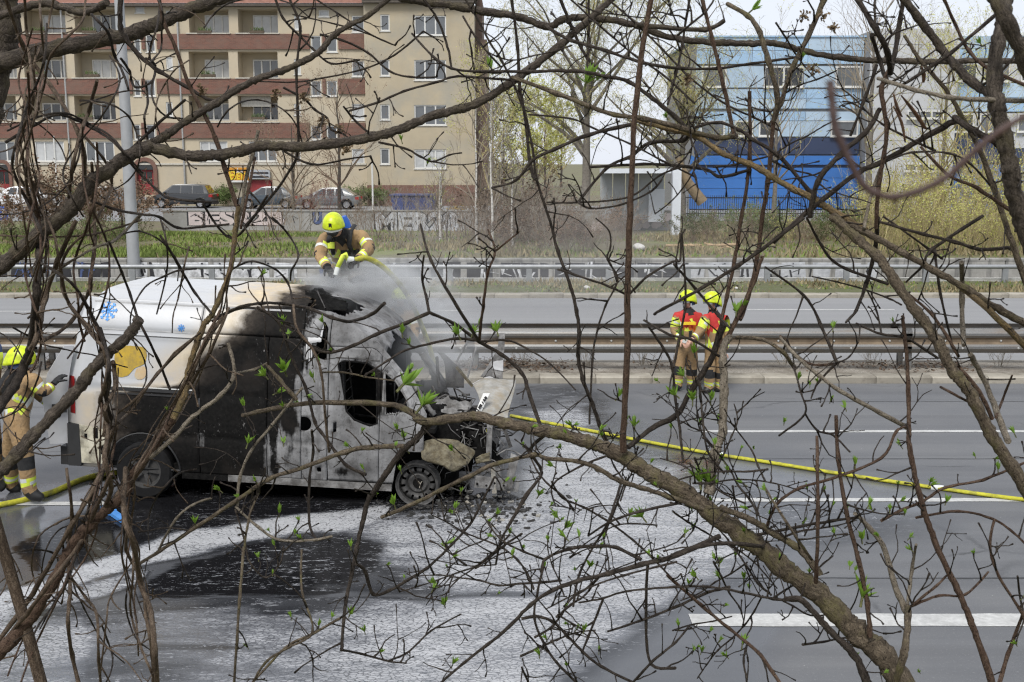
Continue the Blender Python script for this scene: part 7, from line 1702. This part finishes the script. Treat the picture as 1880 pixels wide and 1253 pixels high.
def spline(P, k):
    out_ = []
    for i in range(len(P) - 1):
        p0, p1, p2, p3 = P[max(i - 1, 0)], P[i], P[i + 1], P[min(i + 2, len(P) - 1)]
        for j in range(k):
            u = j / k; out_.append(tuple(.5 * (2 * b + (c_ - a) * u + (2 * a - 5 * b + 4 * c_ - d) * u * u + (3 * b - a - 3 * c_ + d) * u ** 3) for a, b, c_, d in zip(p0, p1, p2, p3)))
    out_.append(P[-1]); return out_
bg = random.Random(77); TW = {k: MB(ROOT[k].location) for k in SHR}; LEAFSPOT = []
def px2r(w_, Y, px, py): d = ray(px, py); return .5 * w_ * (Y / d.y) / FPX
def twig(k, px, py, Y, ang, L, w_, depth=1):
    q = []; x, y = px, py; a = ang; n = 5; dY = bg.uniform(-.12, .12)
    for j in range(n + 1):
        q.append((x, y, Y + dY * j / n)); a += bg.gauss(0, .20) + .05 * math.sin(a); x += math.cos(a) * L / n; y += math.sin(a) * L / n
    pts = [at(*p) for p in q]; r0 = px2r(w_, Y, px, py); rr = [r0 * (1 - .45 * j / n) for j in range(n + 1)]; rr[0] *= 1.3
    if bg.random() < .75: rr[-1] = r0 * 1.25
    TW[k].tube(pts, rr, 5)
    if depth and bg.random() < .6:
        i = bg.randint(1, 4); twig(k, q[i][0], q[i][1], q[i][2], a + bg.choice((-1, 1)) * bg.uniform(.6, 1.1), L * .55, w_ * .8, depth - 1)
    return q[-1]
vg_ = random.Random(12)
def along(B, y):
    for (x0, y0), (x1, y1) in zip(B, B[1:]):
        if y0 <= y <= y1: return x0 + (x1 - x0) * (y - y0) / (y1 - y0)
    return B[-1][0] if y > B[-1][1] else B[0][0]
EXTRA = []
for B, ya, yb, cnt, am in (([(70, -20), (55, 180), (48, 300), (72, 460), (60, 640), (10, 780)], -20, 700, 10, 26), ([(150, 500), (190, 640), (200, 850), (150, 1000), (70, 1150), (20, 1280)], 480, 1275, 7, 22), ([(425, 430), (405, 580), (330, 740), (225, 900), (236, 1000), (284, 1280)], 420, 1275, 7, 18), ([(170, 150), (160, 400), (150, 600), (120, 800)], 100, 760, 5, 45)):
    for c in range(cnt):
        y0 = vg_.uniform(ya, ya + (yb - ya) * .45); y1 = vg_.uniform(y0 + (yb - ya) * .35, yb); ph = vg_.uniform(0, 6.28); fr = vg_.uniform(.008, .02); a_ = am * vg_.uniform(.3, 1.1); y = y0; P = []
        while y < y1: P.append('%d,%d' % (along(B, y) + a_ * math.sin(y * fr + ph) + vg_.gauss(0, 3), y)); y += vg_.uniform(34, 60)
        w_ = vg_.uniform(2.2, 4.8)
        if len(P) > 3: EXTRA.append('V %s %.2f %.2f %.1f %.1f ' % (vg_.choice('vvdb'), vg_.uniform(2.1, 2.5), vg_.uniform(2.1, 2.5), w_, w_ * vg_.uniform(.8, 1.4)) + ' '.join(P))
for c in range(26):                                   # loose curls and arcs on the left
    x, y = vg_.uniform(-10, 420), vg_.uniform(0, 1150); a_ = vg_.uniform(0, 6.28); cu = vg_.choice((-1, 1)) * vg_.uniform(.1, .42); P = []
    for j in range(vg_.randint(5, 9)): P.append('%d,%d' % (x, y)); a_ += cu + vg_.gauss(0, .12); x += math.cos(a_) * 32; y += math.sin(a_) * 32
    EXTRA.append('V %s 2.3 2.4 %.1f 2.5 ' % (vg_.choice('vdd'), vg_.uniform(2.6, 4.6)) + ' '.join(P))
for c in range(46):                                   # fine crossing shoots in the elder and the tall shrub
    k_ = vg_.choice('EEEC'); x, y = (vg_.uniform(930, 1500), vg_.uniform(840, 1230)) if k_ == 'E' else (vg_.uniform(930, 1780), vg_.uniform(-10, 330)); a_ = vg_.uniform(0, 6.28); P = []
    for j in range(vg_.randint(4, 8)): P.append('%d,%d' % (x, y)); a_ += vg_.gauss(0, .22); x += math.cos(a_) * 38; y += math.sin(a_) * 30
    EXTRA.append('%s d 2.1 2.2 %.1f 2.4 ' % (k_, vg_.uniform(3.2, 5.2)) + ' '.join(P))
def grain(pts, rr, ns):
    A_ = {'around_x': [], 'around_y': [], 'along': []}; L_ = li * 1.37 if 'li' in globals() else 0
    for i, p in enumerate(pts):
        if i: L_ += (Vector(p) - Vector(pts[i - 1])).length
        for j in range(ns): A_['around_x'].append(rr[i] * math.cos(2 * math.pi * j / ns)); A_['around_y'].append(rr[i] * math.sin(2 * math.pi * j / ns)); A_['along'].append(L_)
    return A_
lines = [l.split() for l in BR.strip().split('\n') + EXTRA]
for li, f in enumerate(lines):
    k, bk, d0, d1, w0, w1 = f[0], f[1], *map(float, f[2:6]); P = [tuple(map(float, s_.split(','))) for s_ in f[6:]]
    def beyond(a, b):                                  # wood that leaves the picture at the top grows on
        d = math.hypot(a[0] - b[0], a[1] - b[1]); return (a[0] + (a[0] - b[0]) / d * 190, a[1] + (a[1] - b[1]) / d * 190)
    if P[0][1] < 0 and k != 'G': P = [beyond(P[0], P[1])] + P
    if P[-1][1] < 0 and k != 'G': P = P + [beyond(P[-1], P[-2])]
    S = spline(P, 5 if max(float(f[4]), float(f[5])) < 14 else 12); n = len(S); pts = []; rr = []; thin = max(w0, w1) < 12
    jt = bg.uniform(-.10, .10) if k != 'G' else 0
    for i, (x, y) in enumerate(S):
        u = i / (n - 1); Y = d0 + (d1 - d0) * u + (jt if k in 'VCEF' else jt * .4) * math.sin(math.pi * u) + (.10 * math.sin(3.1 * u * len(P) * .5 + li) if k == 'V' else 0)
        wv = (w0 + (w1 - w0) * u) * (1 + .07 * math.sin(i * (1.7 if thin else .6) + li) + .05 * bg.uniform(-1, 1)) * .96
        if i % 5 == 0 and 0 < i < n - 1 and thin: wv *= 1.22
        jx, jy = ((bg.gauss(0, .05) * wv, bg.gauss(0, .05) * wv) if k != 'G' else (0, 0))
        pts.append(at(x + jx, y + jy, Y)); rr.append(px2r(wv, Y, x, y))
        if k in 'AVCEF' and i % (2 if max(w0, w1) < 14 else 5) == 1 and n > 8:
            pr = {'A': .22, 'V': .09, 'C': .36, 'E': .40, 'F': .30}[k] * (1.0 if max(w0, w1) < 20 else .8)
            if bg.random() < pr and -10 < x < 1890 and -10 < y < 1262:
                tx, ty = S[min(i + 1, n - 1)][0] - x, S[min(i + 1, n - 1)][1] - y; a = math.atan2(ty, tx) + bg.choice((-1, 1)) * bg.uniform(.5, 1.3)
                if k in 'EC' and bg.random() < .5: a = -math.pi / 2 + bg.gauss(0, .5)
                e = twig(k, x, y, Y, a, bg.uniform(18, 60) * (1.9 if bg.random() < .3 else 1), bg.uniform(2.2, 3.8), 2 if k in 'CE' else 1)
                if k == 'E' and y > 560 and bg.random() < .30: LEAFSPOT.append((e[0], e[1], bg.uniform(10, 19), e[2], k))
    ns = 16 if max(w0, w1) > 18 else 8 if max(w0, w1) > 6 else 6
    mb_ = MB(ROOT[k].location).tube(pts, rr, ns)
    if k != 'G' and ns > 6:
        L0_ = ROOT[k].location
        for vi, v in enumerate(mb_.v):                    # knobbly, furrowed wood
            c_ = pts[vi // ns] - L0_; d_ = Vector(v) - c_; q_ = Vector(v); mb_.v[vi] = tuple(c_ + d_ * (1 + .06 * noise.noise(q_ * 40) + .05 * noise.noise(q_ * 130) + .09 * noise.noise(q_ * 13)))
    o = mb_.build('branch', BK[bk], ROOT[k], True, 60, grain(pts, rr, ns))
twm = {'A': 'd', 'V': 'v', 'C': 'd', 'E': 'd', 'F': 'd'}
for k in 'AVCEF':
    if TW[k].v: tag(TW[k].build('twigs', BKT[twm[k]], ROOT[k], True), kind='stuff')
# stems down to the bank below the picture
def stem(k, bk, a, w_, foot): 
    p = at(*a); r_ = px2r(w_, a[2], a[0], a[1]); fz_ = Vector((foot[0], foot[1], bank_z(foot[1]) - .08)); mid = p.lerp(fz_, .5) + Vector((.04, .03, 0))
    q_ = cr_pts([p, mid, fz_], 4); r2 = [r_ + (r_ * .4) * i / 8 for i in range(9)]
    MB(ROOT[k].location).tube(q_, r2, 10).build('stem', BK[bk], ROOT[k], True, 60, grain(q_, r2, 10))
stem('A', 't', (-60, 478, 2.7), 48, (-2.75, 2.7)); stem('A', 't', (-60, 528, 2.3), 32, (-2.5, 2.5)); stem('A', 't', (-60, 918, 2.1), 26, (-2.2, 2.3)); stem('A', 'b', (-38, 1238, 2.2), 26, (-1.7, 2.3))
for a in ((288, 1275, 2.1, 11), (148, 1275, 2.1, 8), (187, 1275, 2.1, 6), (-38, 855, 2.2, 20)): stem('V', 'v', a[:3], a[3], (-1.05 + bg.uniform(-.2, .2), 2.15))
stem('E', 'g', (1698, 1326, 2.0), 50, (.95, 2.0)); stem('E', 'g', (1641, 1268, 1.95), 17, (.8, 1.98)); stem('E', 'd', (1600, 1268, 2.0), 17, (.75, 2.05)); stem('E', 'b', (1825, 1268, 1.95), 14, (1.0, 1.9)); stem('E', 'b', (1831, 1268, 1.95), 9, (1.05, 1.95)); stem('E', 'g', (459, 1262, 2.1), 5, (-.6, 2.0)); stem('E', 'g', (429, 1268, 2.1), 5, (-.7, 2.05)); stem('E', 'b', (1435, 1260, 2.0), 7, (.55, 2.0))
stem('C', 'g', (1928, 988, 1.95), 26, (1.6, 1.9)); stem('C', 'g', (1898, 603, 2.0), 15, (1.8, 1.9)); stem('F', 't', (1899, 468, 1.85), 34, (1.9, 1.8)); stem('F', 't', (1899, 149, 1.8), 30, (2.1, 1.75)); stem('G', 'r', (1988, 170, .40), 10, (.60, .40))
# leaf buds: each a short stalk with separate folded leaflets
leafm = NT('elder_leaf'); ln = leafm.noise(90, 4); leafm.base(leafm.ramp(ln, [(.3, (.10, .20, .02)), (.7, (.22, .36, .045))])); leafm.rough(.5); leafm.b.inputs['Subsurface Weight'].default_value = 0
tr = leafm.n('BsdfTranslucent'); tr.inputs[0].default_value = (.25, .42, .05, 1); ms = leafm.n('MixShader'); ms.inputs[0].default_value = .35; leafm.l(leafm.b.outputs[0], ms.inputs[1]); leafm.l(tr.outputs[0], ms.inputs[2]); leafm.l(ms.outputs[0], leafm.o.inputs[0]); leafm = leafm.m
lm_ = MB(); vs = []; NL = 6
for i in range(NL + 1):
    u = i / NL; wd = .20 * math.sin(math.pi * min(1, u * 1.05 + .03)) ** .8 * (1 - .35 * u); zz = .10 * u * u
    vs += [(-wd, u, zz + wd * .45), (0, u, zz), (wd, u, zz + wd * .45)]
lm_.add(vs, [f for i in range(NL) for f in ((3 * i, 3 * i + 1, 3 * i + 4, 3 * i + 3), (3 * i + 1, 3 * i + 2, 3 * i + 5, 3 * i + 4))])
lo = lm_.build('leaf', leafm, None, True); LEAF = lo.data; bpy.data.objects.remove(lo)
SPOT = [(741, 705, 46, 2.2, 'E'), (775, 745, 36, 2.2, 'E'), (487, 690, 22, 2.2, 'E'), (523, 682, 26, 2.2, 'E'), (575, 695, 20, 2.2, 'E'), (455, 815, 20, 2.2, 'E'), (738, 612, 18, 2.25, 'E'), (752, 632, 14, 2.25, 'E'), (842, 615, 22, 2.25, 'E'), (868, 612, 22, 2.25, 'E'), (912, 608, 24, 2.25, 'E'), (902, 126, 20, 2.3, 'C'), (1076, 152, 34, 2.25, 'C'), (1096, 146, 22, 2.25, 'C'), (1224, 216, 15, 2.2, 'C'), (1352, 572, 24, 2.2, 'E'), (1366, 562, 16, 2.2, 'E'), (1285, 885, 34, 2.1, 'E'), (1302, 888, 38, 2.1, 'E'), (1165, 782, 24, 2.15, 'E'), (1150, 772, 18, 2.15, 'E'), (1135, 728, 18, 2.15, 'E'), (1466, 696, 18, 2.15, 'E'), (1487, 708, 12, 2.15, 'E'), (1583, 1096, 36, 2.0, 'E'), (1582, 990, 20, 2.0, 'E'), (1612, 985, 16, 2.0, 'E'), (1708, 885, 17, 2.0, 'E'), (1862, 796, 20, 2.0, 'E'), (1832, 862, 18, 2.0, 'E'), (1525, 736, 13, 2.1, 'E'), (1440, 776, 14, 2.1, 'E'), (1180, 950, 26, 2.05, 'E'), (1024, 950, 20, 2.05, 'E'), (936, 980, 14, 2.1, 'E'), (960, 1006, 16, 2.1, 'E'), (1007, 992, 12, 2.05, 'E'), (800, 1072, 18, 2.15, 'E'), (742, 1062, 12, 2.15, 'E'), (494, 975, 11, 2.2, 'E'), (438, 915, 12, 2.2, 'E'), (1366, 976, 16, 2.05, 'E'), (1384, 822, 12, 2.1, 'E'), (1688, 1234, 16, 2.0, 'E'), (1382, 18, 20, 2.25, 'C'), (1470, 106, 14, 2.25, 'C'), (640, 820, 16, 2.2, 'E'), (668, 862, 12, 2.2, 'E'), (736, 865, 14, 2.2, 'E'), (1040, 796, 10, 2.1, 'E'), (1105, 800, 16, 2.1, 'E'), (1195, 850, 12, 2.1, 'E'), (990, 838, 10, 2.1, 'E'), (1672, 1010, 14, 2.0, 'E'), (1570, 1048, 12, 2.0, 'E'), (1255, 690, 18, 2.15, 'E'), (1272, 735, 24, 2.15, 'E'), (1240, 725, 22, 2.15, 'E'), (1305, 735, 18, 2.15, 'E'), (878, 596, 14, 2.25, 'E'), (1500, 700, 12, 2.15, 'C'), (1790, 838, 10, 2.0, 'E'), (737, 258, 12, 2.4, 'A'), (785, 300, 13, 2.38, 'A'), (1208, 700, 10, 2.15, 'E'), (1800, 80, 14, 1.95, 'F'), (1560, 1040, 12, 2.0, 'E')] + LEAFSPOT
LB = 'leaf_bud'
for (px, py, s_, Y, k) in SPOT:
    c_ = at(px, py, Y); sz = s_ * 1.05 * Y / FPX; b = bpy.data.objects.new(LB, None); col.objects.link(b); b.parent = ROOT[k]; b.location = c_ - ROOT[k].location; b.empty_display_size = .01; b.rotation_euler = (bg.gauss(0, .45), bg.gauss(0, .45), bg.uniform(0, 6)); sz *= bg.uniform(.8, 1.15)
    me = MB().tube([(0, 0, -.5 * sz), (0, 0, .05 * sz)], [.07 * sz, .06 * sz], 5).build('stalk', BKT['g'], b)
    for j in range(13 if s_ > 20 else 8):
        lf = link('leaf', LEAF, b); a = 2.4 * j + bg.uniform(-.4, .4); op = .12 + .075 * j + bg.uniform(-.2, .25); sc_ = sz * bg.uniform(.75, 1.15)
        lf.scale = (sc_ * bg.uniform(.55, .95), sc_ * bg.uniform(.8, 1.1), sc_ * bg.uniform(.5, 2.5)); lf.rotation_euler = Euler((R(90) - op, bg.uniform(-.3, .3), a), 'XYZ'); lf.location = (0, 0, bg.uniform(-.12, .05) * sz)
# dry seed pods
podm = mat('seed_pod', (.16, .085, .05), .8, (.10, .055, .035), 30, bump=.4)
for pts_ in (((1654, 175), (1668, 192), (1685, 215), (1698, 236), (1692, 228)), ((1640, 172), (1648, 200), (1656, 215)), ((1640, 195), (1655, 225), (1662, 262)), ((1692, 122), (1696, 138), (1695, 152))):
    q = [at(x, y, 2.0 + .01 * i) for i, (x, y) in enumerate(pts_)]; n = len(q); wv = [3, 9, 11, 9, 4] if n == 5 else [3, 8, 4]
    MB(ROOT['F'].location).tube(cr_pts(q, 4), [px2r(spline([(a,) for a in wv], 4)[i][0], 2.0, 1660, 200) for i in range((n - 1) * 4 + 1)], 8, flat=.4).build('seed_pod', podm, ROOT['F'], True)
# withered flower heads on twig ends
wm = mat('withered_flower', (.16, .11, .055), .9, (.09, .06, .035), 30)
for px, py, Y, k in ((505, 172, 2.4, 'A'), (558, 180, 2.4, 'A'), (592, 222, 2.4, 'A'), (622, 236, 2.4, 'A'), (637, 275, 2.35, 'A'), (1475, 30, 2.2, 'E'), (1510, 28, 2.2, 'E'), (1530, 52, 2.2, 'E'), (1492, 130, 2.2, 'C'), (1262, 145, 2.2, 'C'), (372, 165, 2.4, 'A')):
    m = MB(ROOT[k].location); c_ = at(px, py, Y)
    for j in range(26):
        d = Vector((bg.gauss(0, 1), bg.gauss(0, 1), bg.gauss(0, 1))).normalized() * bg.uniform(.004, .014); m.tube([c_, c_ + d], [.0008, .0006], 3); a = d.normalized() * .0035; b_2 = a.orthogonal(); m.add([c_ + d - a, c_ + d - b_2, c_ + d + a, c_ + d + b_2], [(0, 1, 2, 3)])
    tag(m.build('withered_flower', wm, ROOT[k]), kind='stuff')
# ================================================================== steam and smoke
def smoke(name, c, sx, sy, sz, dens, scale, label, colr=(.86, .87, .88), lo=.42, hi=.62, rise=0.0):
    bm = bmesh.new(); bmesh.ops.create_icosphere(bm, subdivisions=3, radius=1); me = bpy.data.meshes.new(name); bm.to_mesh(me); bm.free()
    o = link(name, me); o.location = c; o.scale = (sx, sy, sz); o.rotation_euler = (0, rise, 0)
    t = NT(name + '_volume'); t.t.nodes.remove(t.b); v = t.n('VolumePrincipled'); t.l(v.outputs[0], t.o.inputs['Volume'])
    v.inputs['Color'].default_value = tuple(colr) + (1,); v.inputs['Anisotropy'].default_value = .2
    ln_ = t.n('VectorMath', operation='LENGTH'); t.l(t.tc.outputs['Object'], ln_.inputs[0])
    fall = t.ramp(ln_.outputs['Value'], [(.15, 1.), (.95, 0.)], 'EASE'); nz = t.ramp(t.noise(scale, 5, .62, None, .8), [(lo, 0.), (hi, 1.)])
    t.l(t.math('MULTIPLY', t.math('MULTIPLY', fall, nz), dens), v.inputs['Density'])
    me.materials.append(t.m); tag(o, label, 'smoke', kind='stuff'); return o
c = at(655, 522, 13.7); smoke('steam', c, 1.0, .8, .45, 11, 1.7, 'white steam rising from the burnt roof at the kneeling firefighter')
c = at(735, 545, 13.9); smoke('steam', c, 1.05, .9, .65, 4.8, 1.5, 'thin steam drifting right from the van roof')
c = at(800, 640, 13.6); smoke('steam', c, .95, 1.0, .75, 1.9, 1.4, 'thin steam over the engine bay', lo=.36)
c = at(1010, 470, 30); smoke('smoke', c, 9.0, 4.0, 3.0, .085, 1.3, 'faint grey smoke drifting over the far lanes and the slope', (.72, .72, .72), .34, .6)
c = at(985, 880, 12.2); smoke('steam', c, .6, .6, .4, 1.0, 1.6, 'thin steam hanging by the front of the van', lo=.36)
